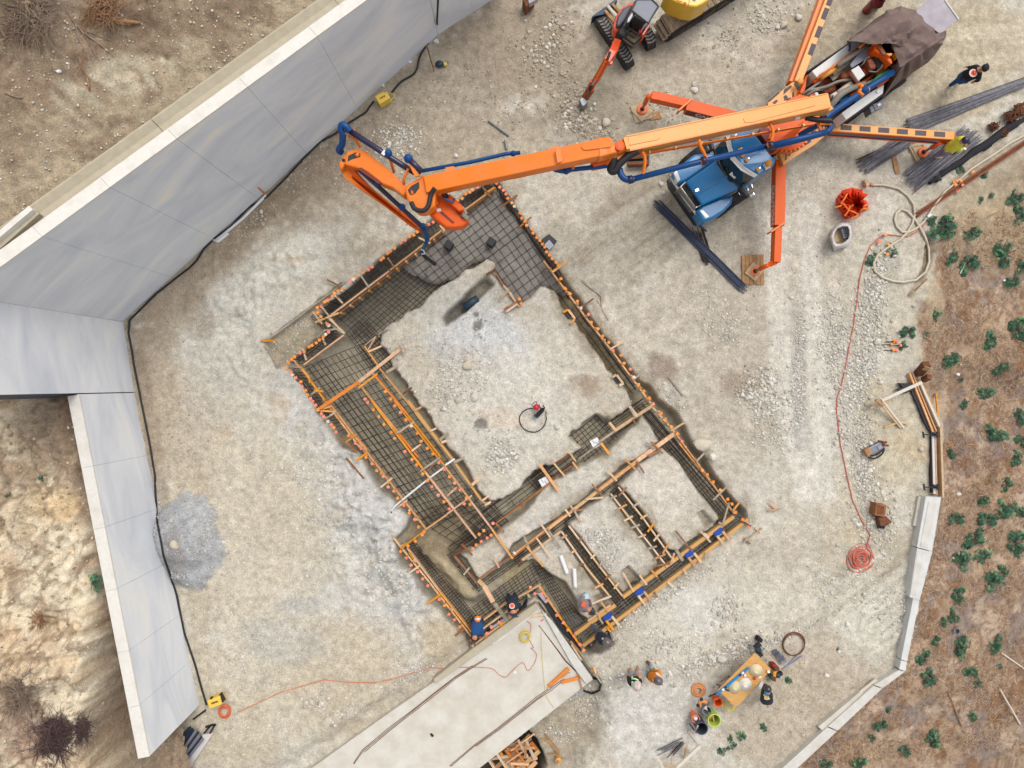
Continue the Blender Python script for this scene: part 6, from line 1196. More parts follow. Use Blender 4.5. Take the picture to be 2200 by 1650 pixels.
# ------------------------------------------------------------------ people
SKC = {}
def person(label, j, cols, heading=None, hat=None, hatcol='helmet_black', hair='black_plastic', group=None, kneel=False, vest=None):
    """j: joints (pixel u, v, height). One continuous body grown on its skeleton; colours follow the nearest bone."""
    J = {k: W((v[0], v[1]), v[2]) for k, v in j.items()}
    pel, che, nec, hed = J['pel'], J['che'], J['nec'], J['hed']
    spine = (che-pel).normalized(); sh = (J['rs']-J['ls']); sh = sh.normalized()
    hl_, hr_ = pel-sh*.10, pel+sh*.10
    V_ = [pel, pel.lerp(che,.5), che, nec, nec.lerp(hed,.5)]; Rr = [(.19,.15),(.18,.14),(.20,.15),(.075,.075),(.065,.065)]; E = [(0,1),(1,2),(2,3),(3,4)]; SEG = [(pel,che,'top'),(che,nec,'top'),(nec,hed,'skin')]
    def chain(start, pts, rad, names, segcol):
        last = start
        for p, r in zip(pts, rad): V_.append(p); Rr.append((r, r)); E.append((last, len(V_)-1)); last = len(V_)-1
        return last
    for s_, S_, e_, h_ in (('l', J['ls'], J['le'], J['lh']), ('r', J['rs'], J['re'], J['rh'])):
        hand = h_; last = chain(2, [S_, S_.lerp(e_,.5), e_, e_.lerp(h_,.55), h_], [.098,.078,.064,.052,.038], None, None)
        SEG += [(S_, e_, 'top'), (e_, e_.lerp(h_,.75), cols.get('sleeve', 'top')), (e_.lerp(h_,.8), h_+(h_-e_).normalized()*.2, cols.get('hand', 'skin'))]
        fd = (h_-e_).normalized(); sd = fd.cross(Vector((0,0,1))); sd = sd.normalized() if sd.length > .05 else Vector((1,0,0)); up_ = sd.cross(fd)
        pm = h_+fd*.06; last = chain(last, [pm], [.036], None, None)
        for k in range(4):
            o = sd*(k-1.5)*.021; ln_ = (.075,.085,.08,.062)[k]
            chain(last, [pm+o+fd*.035, pm+o*1.1+fd*(.035+ln_*.5)-up_*.012, pm+o*1.1+fd*(.03+ln_)-up_*.035], [.0105,.010,.008], None, None)
        tb = sd*(.045 if s_ == 'l' else -.045); chain(last, [h_+tb*.8+fd*.05, h_+tb*1.2+fd*.085-up_*.015], [.012,.009], None, None)
    for hp, kn_, ft in ((hl_, J['lk'], J['lf']), (hr_, J['rk'], J['rf'])):
        fw = heading if heading is not None else Vector((0,0,0)); toe = ft+fw*.17+Vector((0,0,-.02))
        chain(0, [hp, hp.lerp(kn_,.5), kn_, kn_.lerp(ft,.5), ft, ft.lerp(toe,.6), toe], [.135,.115,.085,.075,.055,.055,.04], None, None)
        SEG += [(hp, kn_, 'leg'), (kn_, kn_.lerp(ft,.85), 'leg'), (ft, toe, 'shoe')]
    me = bpy.data.meshes.new('body'); me.from_pydata([tuple(v) for v in V_], E, []); o = bpy.data.objects.new('body', me); COL.objects.link(o)
    o.modifiers.new('s', 'SKIN'); o.modifiers.new('d', 'SUBSURF').levels = 1
    for i, r in enumerate(Rr): me.skin_vertices[0].data[i].radius = r; me.skin_vertices[0].data[i].use_root = (i == 0)
    dg = bpy.context.evaluated_depsgraph_get(); dg.update(); bm = bpy.data.meshes.new_from_object(o.evaluated_get(dg)); bpy.data.objects.remove(o); bm.name = 'body'
    names = []; seg = []
    for a, b, c in SEG:
        c = cols.get(c, c) if c in ('top','leg','skin','shoe') else c
        c = cols.get(c, c)
        if c == 'skin': c = cols.get('skin', 'skin')
        if c not in names: names.append(c)
        seg.append((np.array(a), np.array(b), names.index(c)))
    for nme in names: bm.materials.append(MATS[nme])
    cen = np.empty(len(bm.polygons)*3, np.float32); bm.polygons.foreach_get('center', cen); cen = cen.reshape(-1, 3)
    best = np.full(len(cen), 1e9); mi = np.zeros(len(cen), np.int32)
    for a, b, k in seg:
        ab = b-a; t_ = np.clip(((cen-a)@ab)/(ab@ab+1e-9), 0, 1); d2 = np.linalg.norm(cen-a-t_[:, None]*ab, axis=1); m_ = d2 < best; best[m_] = d2[m_]; mi[m_] = k
    bm.polygons.foreach_set('material_index', mi); bm.polygons.foreach_set('use_smooth', np.ones(len(cen), bool))
    base = Vector(((J['lf'].x+J['rf'].x)/2, (J['lf'].y+J['rf'].y)/2, min(J['lf'].z, J['rf'].z)-.05))
    P_ = thing('person', label, 'person', base, group)
    b = bpy.data.objects.new('body', bm); COL.objects.link(b); b.parent = P_; b.matrix_parent_inverse = Matrix.Translation(-base)
    # head with face
    up_ = (hed-nec).normalized(); f_ = (heading if heading is not None else Vector((1,0,0))); f_ = (f_-up_*f_.dot(up_)); f_ = f_.normalized() if f_.length > .05 else up_.cross(Vector((0,1,0))).normalized(); s3 = up_.cross(f_)
    hd = MB().ball((0,0,0), 1, 14, (.098,.078,.118)); nose = MB().ball((0,0,0), 1, 6, (.022,.014,.024)); ear = MB().ball((0,0,0), 1, 6, (.018,.012,.03)); eye = MB().ball((0,0,0), 1, 6, (.010,.012,.008)); mouth = MB().ball((0,0,0), 1, 6, (.008,.022,.006))
    Rm = Matrix((f_, s3, up_)).transposed()
    def place(mb, off, nm, m): mb.v = [tuple(Rm@Vector(v)+hed+Rm@Vector(off)) for v in mb.v]; return mb.build(nm, m, P_, smooth=True)
    sk = cols.get('skin', 'skin'); H_ = place(hd, (0,0,0), 'head', sk); place(nose, (.10,0,-.015), 'nose', sk)
    for sg in (-1, 1): place(MB().ball((0,0,0), 1, 6, (.018,.012,.03)), (0,.08*sg,-.01), 'ear', sk); place(MB().ball((0,0,0), 1, 6, (.010,.012,.008)), (.088,.032*sg,.015), 'eye', 'black_plastic')
    place(mouth, (.09,0,-.055), 'mouth', 'dark_red')
    if hat == 'helmet':
        hm = MB().lathe((0,0,0), [(.132,.015),(.138,.02),(.112,.035),(.110,.06),(.088,.11),(.045,.135),(.0,.14)], 18); hm.v = [(v[0]*1.1, v[1]*.95, v[2]) for v in hm.v]; place(hm, (0,0,.0), 'helmet', hatcol); rg_ = MB().beam((-.12,0,.15),(.12,0,.15),.03,.02); place(rg_, (0,0,.012), 'helmet_ridge', hatcol)
    elif hat == 'cap':
        hm = MB().lathe((0,0,0), [(.106,.01),(.108,.05),(.09,.1),(.05,.128),(.0,.135)], 16); place(hm, (0,0,.005), 'cap', hatcol); place(MB().ball((0,0,0), 1, 10, (.08,.075,.012)), (.12,0,.03), 'cap_peak', hatcol)
    else:
        hm = MB().lathe((0,0,0), [(.098,-.04),(.105,.02),(.096,.08),(.05,.118),(.0,.126)], 16); place(hm, (-.012,0,.0), 'hair', hair)
    return P_, J
def strap(P_, J, pts, m, r=.022, nm='vest_stripe'):
    return MB().tube(smooth_path(pts, 4), r, 6).build(nm, m, P_, smooth=True)
def jd(fr, **k): return {n: (*px(fr, v[0], v[1]), v[2]) for n, v in k.items()}
DK = 'black_plastic'
mat('cloth_black', (36,34,40), .85, var=.15, scale=12); mat('cloth_navy', (40,46,62), .85, var=.15, scale=12); mat('denim', (34,88,150), .85, var=.2, scale=10); mat('denim_pale', (160,182,206), .85, var=.15, scale=10); mat('denim_sky', (190,218,224), .85, var=.12, scale=10); mat('cloth_yellow', (226,222,74), .8, var=.14, scale=8, rgb2=(196,190,48)); mat('trouser_mauve', (150,134,160), .85, var=.15, scale=9); mat('cloth_taupe', (140,122,124), .85, var=.12, scale=9); mat('cloth_orange', (255,146,30), .8, var=.1, scale=9); mat('cloth_blue', (16,72,124), .8, var=.12, scale=9); mat('shoe_tan', (204,186,156), .8); mat('glove', (150,120,60), .8); mat('trouser_dark', (96,98,116), .85, var=.15, scale=9); mat('cloth_red', (150,34,44), .8, var=.1)
# walking man in black shirt
P_, J = person('person in black shirt with round orange emblem and blue jeans walking beside the tarpaulin', jd('U', pel=(1605,1130,.92), che=(1725,1075,1.32), nec=(1805,1035,1.50), hed=(1880,1010,1.64), ls=(1765,985,1.40), le=(1700,1000,1.15), lh=(1650,990,1.02), rs=(1815,1115,1.40), re=(1800,1185,1.15), rh=(1755,1200,1.0), lk=(1510,1175,.50), lf=(1375,1270,.09), rk=(1600,1190,.48), rf=(1510,1225,.12)),
 dict(top='cloth_black', leg='denim', shoe='shoe_tan', sleeve='cloth_black'), heading=(W((2100,130))-W((2050,170))).normalized(), hat='cap', hatcol='cloth_black')
c = W(px('U',1722,1080),1.47)
MB().cyl(c, c+Vector((.0,-.0,.012)), .115, .115, 18).build('emblem', 'emblem_white', P_); MB().cyl(c+Vector((.01,0,.013)), c+Vector((.01,0,.018)), .085, .085, 16).build('emblem_disc', 'emblem_orange', P_); MB().tube([c+Vector((.0,.05,.022)), c+Vector((-.02,.0,.022)), c+Vector((.02,-.05,.022))], .012, 5).build('emblem_stroke', 'cloth_black', P_)
# man in yellow hoodie
P_, J = person('person in yellow hooded top and mauve trousers standing on the rebar bundle', jd('YE', pel=(900,1110,1.0), che=(1180,930,1.38), nec=(1330,860,1.55), hed=(1440,820,1.66), ls=(1300,760,1.45), le=(1500,740,1.25), lh=(1480,1000,1.05), rs=(1230,1090,1.40), re=(1270,1160,1.15), rh=(1380,1100,1.02), lk=(690,1190,.58), lf=(440,1340,.20), rk=(720,1260,.56), rf=(520,1330,.18)),
 dict(top='cloth_yellow', leg='trouser_mauve', shoe='shoe_tan', sleeve='cloth_yellow'), heading=Vector((.8,-.25,0)).normalized(), hat='cap', hatcol='pipe_navy')
MB().beam(W(px('YE',1420,1060),1.1), W(px('YE',1510,1110),1.1), .06, .012).build('phone', 'white_plastic', P_); MB().tube([W(px('YE',1180,920),1.52), W(px('YE',1010,960),1.4), W(px('YE',960,1060),1.25)], .012, 6).build('hood_seam', 'pack_yellow', P_); MB().ball(W(px('YE',1330,790),1.52), .11, 10, (1,1,.6)).build('hood', 'cloth_yellow', P_, smooth=True); MB().prism(pp('YE','960,1210 1240,1170 1140,1270 1010,1270'), .98, .85).build('tool_pouch', 'cloth_black', P_, bevel=.02)
# two men from above near the slab
P_, J = person('person in black top with pale green reflective straps standing right of the slab', jd('PG', pel=(760,880,.92), che=(800,1000,1.32), nec=(860,1110,1.5), hed=(890,1160,1.62), ls=(600,1000,1.40), le=(560,880,1.18), lh=(540,790,1.05), rs=(980,1020,1.40), re=(1030,1000,1.15), rh=(1000,850,1.1), lk=(640,740,.52), lf=(600,660,.08), rk=(870,720,.52), rf=(900,600,.08)),
 dict(top='cloth_black', leg='denim_pale', shoe='plank_old', sleeve='cloth_black'), heading=Vector((.15,.95,0)).normalized(), hat='helmet', hatcol='helmet_white')
strap(P_, J, [W(px('PG',700,820),1.2), W(px('PG',705,960),1.42), W(px('PG',720,1080),1.50), W(px('PG',710,1190),1.44)], 'hivis', .036); strap(P_, J, [W(px('PG',740,890),1.40), W(px('PG',840,900),1.42), W(px('PG',940,960),1.42)], 'hivis', .028); strap(P_, J, [W(px('PG',960,960),1.42), W(px('PG',1000,1080),1.46), W(px('PG',985,1190),1.44)], 'hivis_white', .028)
P_, J = person('person in orange hi-vis top and pale jeans kneeling right of the slab', jd('PG', pel=(1480,760,.50), che=(1630,830,.86), nec=(1680,900,1.02), hed=(1720,960,1.12), ls=(1760,700,.94), le=(1760,600,.70), lh=(1560,580,.55), rs=(1560,980,.94), re=(1460,950,.72), rh=(1370,860,.58), lk=(1470,470,.42), lf=(1420,330,.10), rk=(1340,650,.10), rf=(1420,760,.10)),
 dict(top='cloth_orange', leg='denim_pale', shoe='rust', sleeve='cloth_orange', hand='glove'), heading=Vector((-.75,.65,0)).normalized(), hat='helmet', hatcol='helmet_grey')
strap(P_, J, [W(px('PG',1640,660),.96), W(px('PG',1740,750),1.04), W(px('PG',1830,840),1.0)], 'hivis_white', .03); strap(P_, J, [W(px('PG',1520,920),.98), W(px('PG',1580,990),1.02)], 'hivis_white', .028); MB().tube([W(px('PG',1470,860),.72), W(px('PG',1470,740),.76), W(px('PG',1580,640),.78)], .03, 6).build('belt', 'cloth_black', P_)
# two men at the southern beam
P_, J = person('person in taupe shirt with orange emblem bending over the western earth cell', jd('PF', pel=(280,380,.86), che=(270,540,1.02), nec=(350,640,1.04), hed=(415,680,1.06), ls=(370,500,1.0), le=(410,500,.75), lh=(430,560,.52), rs=(230,640,1.0), re=(250,680,.72), rh=(320,690,.5), lk=(310,330,.48), lf=(300,270,.09), rk=(220,390,.48), rf=(200,360,.09)),
 dict(top='cloth_taupe', leg='denim_sky', shoe='denim_sky', sleeve='cloth_taupe'), heading=Vector((.5,-.85,0)).normalized(), hat='helmet', hatcol='helmet_black')
MB().beam(W(px('PF',290,480),1.19), W(px('PF',235,590),1.19), .11, .02).build('emblem', 'emblem_orange', P_, bevel=.008)
P_, J = person('person in dark top and grey hard hat straddling the outer plank of the southern beam', jd('PF', pel=(640,1290,.98), che=(730,1350,1.30), nec=(780,1400,1.48), hed=(810,1430,1.60), ls=(830,1330,1.38), le=(880,1340,1.15), lh=(860,1240,.98), rs=(680,1440,1.38), re=(650,1430,1.12), rh=(660,1360,.95), lk=(590,1170,.55), lf=(450,1010,.18), rk=(640,1240,.52), rf=(700,1280,.06)),
 dict(top='cloth_navy', leg='trouser_dark', shoe='shoe_tan', sleeve='cloth_navy', hand='cloth_navy'), heading=Vector((.6,-.5,0)).normalized(), hat='helmet', hatcol='helmet_grey')
MB().ball(W(px('PF',715,1345),1.47), .035, 8, (1,1,.5)).build('emblem', 'emblem_white', P_)
# two kneeling men in front of the slab
P_, J = person('person in dark overalls with round emblem leaning over the form beside coiled straps', jd('PE', pel=(1320,520,.45), che=(1330,680,.72), nec=(1350,780,.80), hed=(1360,830,.80), ls=(1430,680,.74), le=(1500,650,.5), lh=(1500,710,.30), rs=(1260,720,.74), re=(1270,800,.5), rh=(1330,860,.3), lk=(1400,480,.05), lf=(1380,380,-.25), rk=(1240,500,.05), rf=(1230,400,-.25)),
 dict(top='cloth_navy', leg='cloth_navy', shoe='cloth_black', sleeve='cloth_navy', hand='cloth_black'), heading=Vector((.1,-1,0)).normalized(), hat='helmet', hatcol='helmet_black')
c = W(px('PE',1320,680),.90); MB().cyl(c, c+Vector((0,0,.012)), .085, .085, 16).build('emblem', 'emblem_white', P_); MB().cyl(c+Vector((0,.01,.013)), c+Vector((0,.01,.018)), .06, .06, 14).build('emblem_disc', 'emblem_orange', P_)
P_, J = person('person in blue shirt with orange waist vest kneeling in the corner of the brown mat', jd('PE', pel=(500,1020,.42), che=(480,1200,.62), nec=(450,1360,.68), hed=(435,1440,.66), ls=(580,1300,.60), le=(650,1310,.42), lh=(580,1400,.25), rs=(420,1290,.60), re=(390,1370,.4), rh=(420,1480,.2), lk=(560,1060,-.1), lf=(540,930,-.28), rk=(400,1130,-.1), rf=(470,900,-.28)),
 dict(top='cloth_blue', leg='cloth_navy', shoe='cloth_black', sleeve='cloth_blue'), heading=Vector((-.1,-1,0)).normalized(), hat='helmet', hatcol='helmet_black')
for k, (y, m_) in enumerate(((940,'cloth_orange'),(985,'hivis_white'),(1030,'cloth_orange'),(1060,'cloth_red'))): MB().tube(smooth_path([W(px('PE',440-k*6,y+20),.40), W(px('PE',505,y),.56), W(px('PE',580,y+10),.42)], 4), .035, 6).build('vest_band', m_, P_, smooth=True)
MB().tube(smooth_path([W(px('PE',440,1060),.45), W(px('PE',380,1060),.3), W(px('PE',350,1130),.2), W(px('PE',370,1190),.25)], 4), .03, 6).build('tool_belt', 'cloth_red', P_, smooth=True); MB().tube([W(px('PE',590,1030),.4), W(px('PE',560,1110),.5)], .03, 6).build('vest_edge', 'hivis_white', P_)
# man at the table
P_, J = person('person in dark shirt with yellow lettering bending at the plywood table', jd('PL', pel=(340,690,.98), che=(350,590,1.28), nec=(365,480,1.40), hed=(372,410,1.46), ls=(260,500,1.32), le=(250,420,1.10), lh=(275,300,.95), rs=(440,520,1.32), re=(450,520,1.05), rh=(400,400,.92), lk=(290,640,.5), lf=(280,600,.07), rk=(400,620,.5), rf=(390,590,.07)),
 dict(top='cloth_navy', leg='cloth_navy', shoe='cloth_black', sleeve='cloth_navy'), heading=Vector((-.2,.95,0)).normalized(), hat='cap', hatcol='helmet_black')
MB().prism(pp('PL','290,480 430,470 440,560 380,580 300,550'), 1.47, 1.36).build('bandana', 'level_blue', P_, bevel=.03)
MB().tube(smooth_path([W(px('PL',270,580),1.34), W(px('PL',300,650),1.36), W(px('PL',370,665),1.36), W(px('PL',430,640),1.34)], 4), .02, 6).build('emblem_arc', 'emblem_white', P_)
for k, (x, y, a) in enumerate(((285,580,1.0),(310,605,-.5),(345,605,.5),(370,622,0),(400,625,1.2))): c = W(px('PL',x,y),1.42); MB().beam(c+Vector((-.03*math.cos(a),.045,0)), c+Vector((.03*math.cos(a),-.045,0)), .026, .02).build('emblem_letter', 'emblem_yellow', P_)
# person cut by the top edge, beside a red cylinder
P_, J = person('person in black with dark red sleeves cut by the top edge, beside the red cylinder', jd('U', pel=(300,40,.95), che=(350,-10,1.32), nec=(370,-40,1.5), hed=(385,-60,1.62), ls=(310,-20,1.4), le=(320,-30,1.2), lh=(340,-50,1.1), rs=(400,15,1.4), re=(390,10,1.2), rh=(375,-10,1.1), lk=(285,85,.5), lf=(270,110,.08), rk=(330,80,.5), rf=(320,100,.08)), dict(top='cloth_red', leg='cloth_black', shoe='cloth_black', sleeve='cloth_red'), heading=Vector((.6,.8,0)), hat='helmet', hatcol='helmet_black')
t = thing('red_cylinder', 'dark red upright cylinder standing by the tarpaulin at the top edge', 'canister', W(px('U',140,165)))
b_ = W(px('U',150,158), 0); MB().lathe(b_, [(.13,0),(.14,.03),(.14,1.0),(.12,1.05),(.12,.98),(.0,.97)], 20).build('shell', 'red_paint', t, smooth=False)
MB().cyl(b_+Vector((0,0,.97)), b_+Vector((0,0,1.04)), .03, .02).build('valve', 'dark_red', t)
# ------------------------------------------------------------------ work table and what lies on and round it
T0 = .76
tb = thing('work_table', 'plywood work table on trestles at the lower right with hats and tools on it', 'table', G(px('Y',900,760)))
MB().prism(pp('Y','1090,305 1340,560 835,1120 770,1132 690,1040 575,935 520,880'), T0, T0-.03).build('table_top', 'plywood', tb, bevel=.004)
MB().prism(pp('Y','575,935 690,1045 760,1110 780,1090 640,900'), T0-.25, T0-.28).build('shelf', 'plywood', tb)
for x, y in ((800,1000),(1240,590),(900,910),(1150,660)): p = W(px('Y',x,y),T0-.03); MB().beam(p, (p.x,p.y,.0), .08, .08, up=(1,0,0)).build('leg', 'form_wood', tb)
def onT(x, y, z=0): return W(px('Y',x,y), T0+z)
for k, (x, y, m_, lab) in enumerate(((1105,578,'straw_hat','cream sun hat on the table, nearest its upper end'),(937,790,'hat_white','white sun hat in the middle of the table'),(778,832,'straw_hat','pale straw hat at the lower end of the table'))):
    o = MB().lathe(onT(x,y,.004), [(.195,.0),(.20,.012),(.095,.02),(.082,.065),(.065,.085),(.04,.075),(.0,.07)], 22).build('sun_hat', m_, smooth=True); tag(o, lab, 'hat', 'sun hats on the work table')
    MB().lathe(onT(x,y,.025), [(.099,0),(.097,.02),(.09,.024)], 20).build('hat_band', 'offwhite', o)
lv_ = thing('spirit_level', 'long blue spirit level lying across the work table', 'level', onT(750,745)); MB().beam(onT(1000,540,.06), onT(505,950,.06), .062, .05).build('bar', 'level_blue', lv_, bevel=.006)
for x, y in ((905,615),(862,650),(640,838),(600,872)): MB().box(onT(x,y,.062), .07, .066, .01, math.radians(40)).build('vial_window', 'pipe_navy' if x not in (905,600) else 'white_plastic', lv_)
def small(nm, mb, m, lab, cat): return tag(mb.build(nm, m), lab, cat)
small('paper_cup', MB().lathe(onT(1286,577,.0), [(.035,0),(.045,.10),(.04,.10),(.0,.09)], 14), 'white_plastic', 'white paper cup at the right corner of the table', 'cup'); small('red_tape_roll', MB().lathe(onT(1078,694,.0), [(.05,0),(.05,.04),(.02,.04),(.02,.01)], 14), 'machine_red', 'small red roll of tape on the table between the hats', 'tape')
small('paper_sheet', MB().prism([*pp('Y','1140,650 1205,678 1160,700 1140,675')], T0+.012, T0+.002), 'paper', 'crumpled white paper near the right edge of the table', 'paper'); o = small('paint_can', MB().beam(onT(930,620,.05), onT(945,672,.05), .06, .045), 'white_plastic', 'white and red spray can lying under the level on the table', 'spray can'); MB().beam(onT(925,612,.055), onT(932,632,.055), .065, .05).build('can_lid', 'machine_red', o)
small('red_mark', MB().beam(onT(1075,478,.005), onT(1125,455,.005), .02, .004), 'pink_mark', 'red pencil lying at the upper end of the table', 'pencil')
for x1,y1,x2,y2,z_,w_,m,nm,lab,cat in ((640,870,690,895,.0,.04,'navy_steel','clamp','small grey clamp at the lower end of the table','clamp'),(615,945,655,940,-.2,.07,'bucket_orange','orange_cup','orange cup on the low shelf of the table','cup'),(680,960,725,975,-.2,.06,'lilac_bar','tape_measure','grey tape measure on the low shelf of the table','tape measure'),(700,1010,735,1060,-.2,.05,'pump_red','pliers','red-handled pliers on the low shelf of the table','pliers')): small(nm, MB().beam(onT(x1,y1,z_+.04), onT(x2,y2,z_+.04), w_, .04), m, lab, cat)
t = thing('shovel', 'shovel propped along the upper-left side of the table', 'shovel', W(px('Y',620,710))); MB().tube(P3('Y', (560,750,.45),(640,700,.5),(700,660,.5)), .02, 8).build('handle', 'brown_wood', t); MB().prism(pp('Y','665,670 690,650 715,670 690,695'), .52, .49).build('blade', 'steel', t); MB().tube(P3('Y', (500,795,.3),(555,805,.3),(530,870,.3)), .022, 6).build('grip', 'rust', t)
t = thing('pick_tool', 'black-gripped tool handle sticking out of the orange bucket', 'hand tool', W(px('Y',420,950))); MB().tube(P3('Y', (500,925,.5),(420,960,.5),(395,970,.5)), .022, 8).build('shaft', 'hose_black', t); MB().tube(P3('Y', (395,950,.5),(415,965,.5),(395,985,.5),(375,970,.5)), .018, 6, ).build('grip', 'hose_black', t)
def bucket(nm, lab, cat, base, top, r0, r1, hgt, m, min_, group=None):
    """open bucket: base centre pixel at the ground, height, radii"""
    b = G(px('Y',*base)); t = thing(nm, lab, cat, b, group)
    MB().lathe(b, [(r0,0),(r1,hgt),(r1+.015,hgt),(r1+.015,hgt+.02),(r1-.012,hgt+.02),(r0-.01,.03),(0,.03)], 24).build('shell', m, t, smooth=False)
    MB().lathe(b+Vector((0,0,.04)), [(r0*.96,0),(0,.001)], 20).build('inside', min_, t); return t, b
t, b = bucket('trash_barrel', 'lime green barrel with sticks standing in it', 'barrel', (385,1215), None, .16, .185, .55, 'lime', 'lime_in')
for q in (((440,1260),(465,1390)),((415,1280),(400,1340))): board('stick', W(px('Y',*q[0]),.52), W(px('Y',*q[1]),.3), .045, .03, 'form_wood', t)
t, b = bucket('trash_barrel', 'dark grey barrel at the bottom with a stick leaning out', 'barrel', (195,1335), None, .16, .18, .55, 'dark_plastic', 'bin_inside'); board('stick', W(px('Y',215,1430),.56), W(px('Y',145,1560),.4), .035, .025, 'pale_wood', t); MB().prism(pp('Y','80,1420 100,1410 200,1540 180,1550'), .3, .2).build('lid_edge', 'trouser_dark', t)
t, b = bucket('pail', 'bright orange pail at the lower end of the table', 'pail', (470,985), None, .10, .125, .36, 'bucket_orange', 'bucket_orange'); MB().prism(pp('Y','470,1000 500,1010 530,1000 520,1040 480,1030'), .3, .2).build('rag', 'machine_red', t)
t, b = bucket('pail', 'coral pail with white lid ring beside the dark barrel', 'pail', (130,1235), None, .10, .115, .38, 'bucket_coral', 'white_bag'); MB().ball(b+Vector((.0,.0,.32)), .08, 8).build('mug', 'paper', t)
t, b = bucket('tool_pail', 'grey pail wearing an orange tool belt, full of tools', 'pail', (300,1110), None, .11, .13, .38, 'canopy_grey', 'navy_steel')
MB().tube(smooth_path(P3('Y', (240,1130,.4),(245,1060,.45),(300,1050,.45),(370,1085,.42)), 4), .06, 8).build('tool_belt', 'hose_tan', t, smooth=True)
for q, m in (((265,1020,.5),'rubber'),((215,1115,.45),'rubber'),((365,1080,.45),'trouser_dark')): MB().ball(W(px('Y',q[0],q[1]),q[2]), .06, 8).build('pouch', m, t, smooth=True)
for q in (((320,1130),(355,1190)),((345,1120),(320,1180)),((300,1160),(350,1150))): MB().tube([W(px('Y',*q[0]),.44), W(px('Y',*q[1]),.42)], .016, 6).build('tool', 'offwhite', t)
def coil(nm, lab, c, rs, m, r, turns, zb=.02, jit=.02, cat='hose coil', ecc=1.0):
    P = []; n = turns*16
    for i in range(n+1):
        a = 2*math.pi*i/16; k = i/n; R = rs[0]+(rs[1]-rs[0])*k+math.sin(a*.37+k*9)*jit
        P.append(c+Vector((R*math.cos(a)+math.sin(k*17)*jit, R*ecc*math.sin(a)+math.cos(k*13)*jit, zb+k*.05+r+.01*math.sin(a*2.3))))
    return tag(MB().tube(P, r, 7).build(nm, m, smooth=True), lab, cat)
coil('hose_coil', 'tan orange hose coiled on the ground left of the table', G(px('Y',212,875)), (.21,.09), 'hose_tan', .022, 8, jit=.014)
coil('cord_coil', 'yellow cord coiled at the lower end of the table', G(px('Y',660,1060)), (.16,.10), 'cord_yellow', .011, 5, .25)
t = thing('cordless_tool', 'yellow and black power tool beside the orange pail', 'power tool', G(px('Y',580,1095))); MB().beam(W(px('Y',545,1075),.2), W(px('Y',600,1130),.2), .08, .12).build('body', 'cord_yellow', t, bevel=.01); MB().beam(W(px('Y',575,1065),.22), W(px('Y',560,1130),.22), .07, .1).build('battery', 'hose_black', t, bevel=.01)
t = thing('chop_saw', 'dark bench saw standing at the upper corner of the table', 'saw', G(px('Y',1150,270))); MB().beam(W(px('Y',1120,280),.5), W(px('Y',1190,240),.5), .16, .3).build('motor', 'navy_steel', t, bevel=.03); MB().beam(W(px('Y',1130,215),.6), W(px('Y',1190,180),.6), .10, .2).build('head', 'hose_black', t, bevel=.02); MB().beam(W(px('Y',1165,310),.4), W(px('Y',1200,360),.4), .12, .3).build('stand', 'black_plastic', t); MB().tube(P3('Y', (1180,330,.3),(1280,430,.05)), .012, 6).build('leg', 'hose_grey', t)
t = thing('tool_bag', 'black fabric bag on the ground above the table', 'bag', G(px('Y',1175,110))); MB().prism(pp('Y','1150,85 1170,68 1222,105 1200,160 1160,145 1130,140'), .3, 0).build('bag', 'cloth_black', t, bevel=.03); MB().tube(P3('Y', (1160,150,.2),(1130,190,.1),(1190,185,.1)), .018, 6).build('handle', 'cloth_black', t)
t = thing('backpack', 'red and green backpack with a yellow pocket right of the table', 'backpack', G(px('Y',1410,620))); MB().prism(pp('Y','1350,490 1420,485 1475,540 1470,600 1400,590'), .3, 0).build('upper_flap', 'pack_red', t, bevel=.03); MB().prism(pp('Y','1385,535 1440,530 1470,560 1405,585'), .33, .25).build('patch', 'pack_green', t, bevel=.01); MB().prism(pp('Y','1375,600 1430,590 1415,690 1370,670'), .32, 0).build('pocket', 'pack_yellow', t, bevel=.02); MB().prism(pp('Y','1330,655 1420,690 1415,755 1350,735'), .28, 0).build('lower_flap', 'pack_green', t, bevel=.02); MB().prism(pp('Y','1390,690 1422,690 1415,757 1385,750'), .3, 0).build('lower_trim', 'pack_red', t, bevel=.02)
MB().ball(W(px('Y',1440,650),.25), .09, 10).build('bottle', 'navy_steel', t, smooth=True); MB().ball(W(px('Y',1480,620),.2), .08, 10).build('bottle', 'cloth_black', t, smooth=True)
t = thing('cement_sheets', 'stack of grey slats on the ground beside the wire ring', 'slats', G(px('Y',1470,370)))
for k in range(5): board('slat', W(px('Y',1378+26*k,318+30*k),.10), W(px('Y',1445+32*k,285+32*k),.10), .17, .03, 'canopy_grey' if k in (2,4) else 'trouser_dark', t)
board('slat', W(px('Y',1345,335),.04), W(px('Y',1500,490),.04), .05, .03, 'grey_wood', t)
for k in range(2):
    o = tag(MB().tube([G(q,.03) for q in (pp('Y','1510,560 1700,370 1830,240') if k == 0 else pp('Y','1520,545 1815,345'))], .018, 6).build('steel_rod', 'lilac_bar'), ('longer' if k == 0 else 'shorter')+' grey steel rod lying between the slats and the backpack', 'rod', 'steel rods by the backpack')
coil('wire_ring', 'rusty wire hoop lying to the right of the saw', G(px('Y',1680,165)), (.36,.33), 'rust', .013, 3, .02, .01, 'wire')
o = small('plastic_sheet', MB().prism(pp('Y','1145,810 1185,750 1230,740 1215,800 1190,865'), .25, .2), 'white_bag', 'white plastic sheet hanging below the table edge', 'plastic sheet')
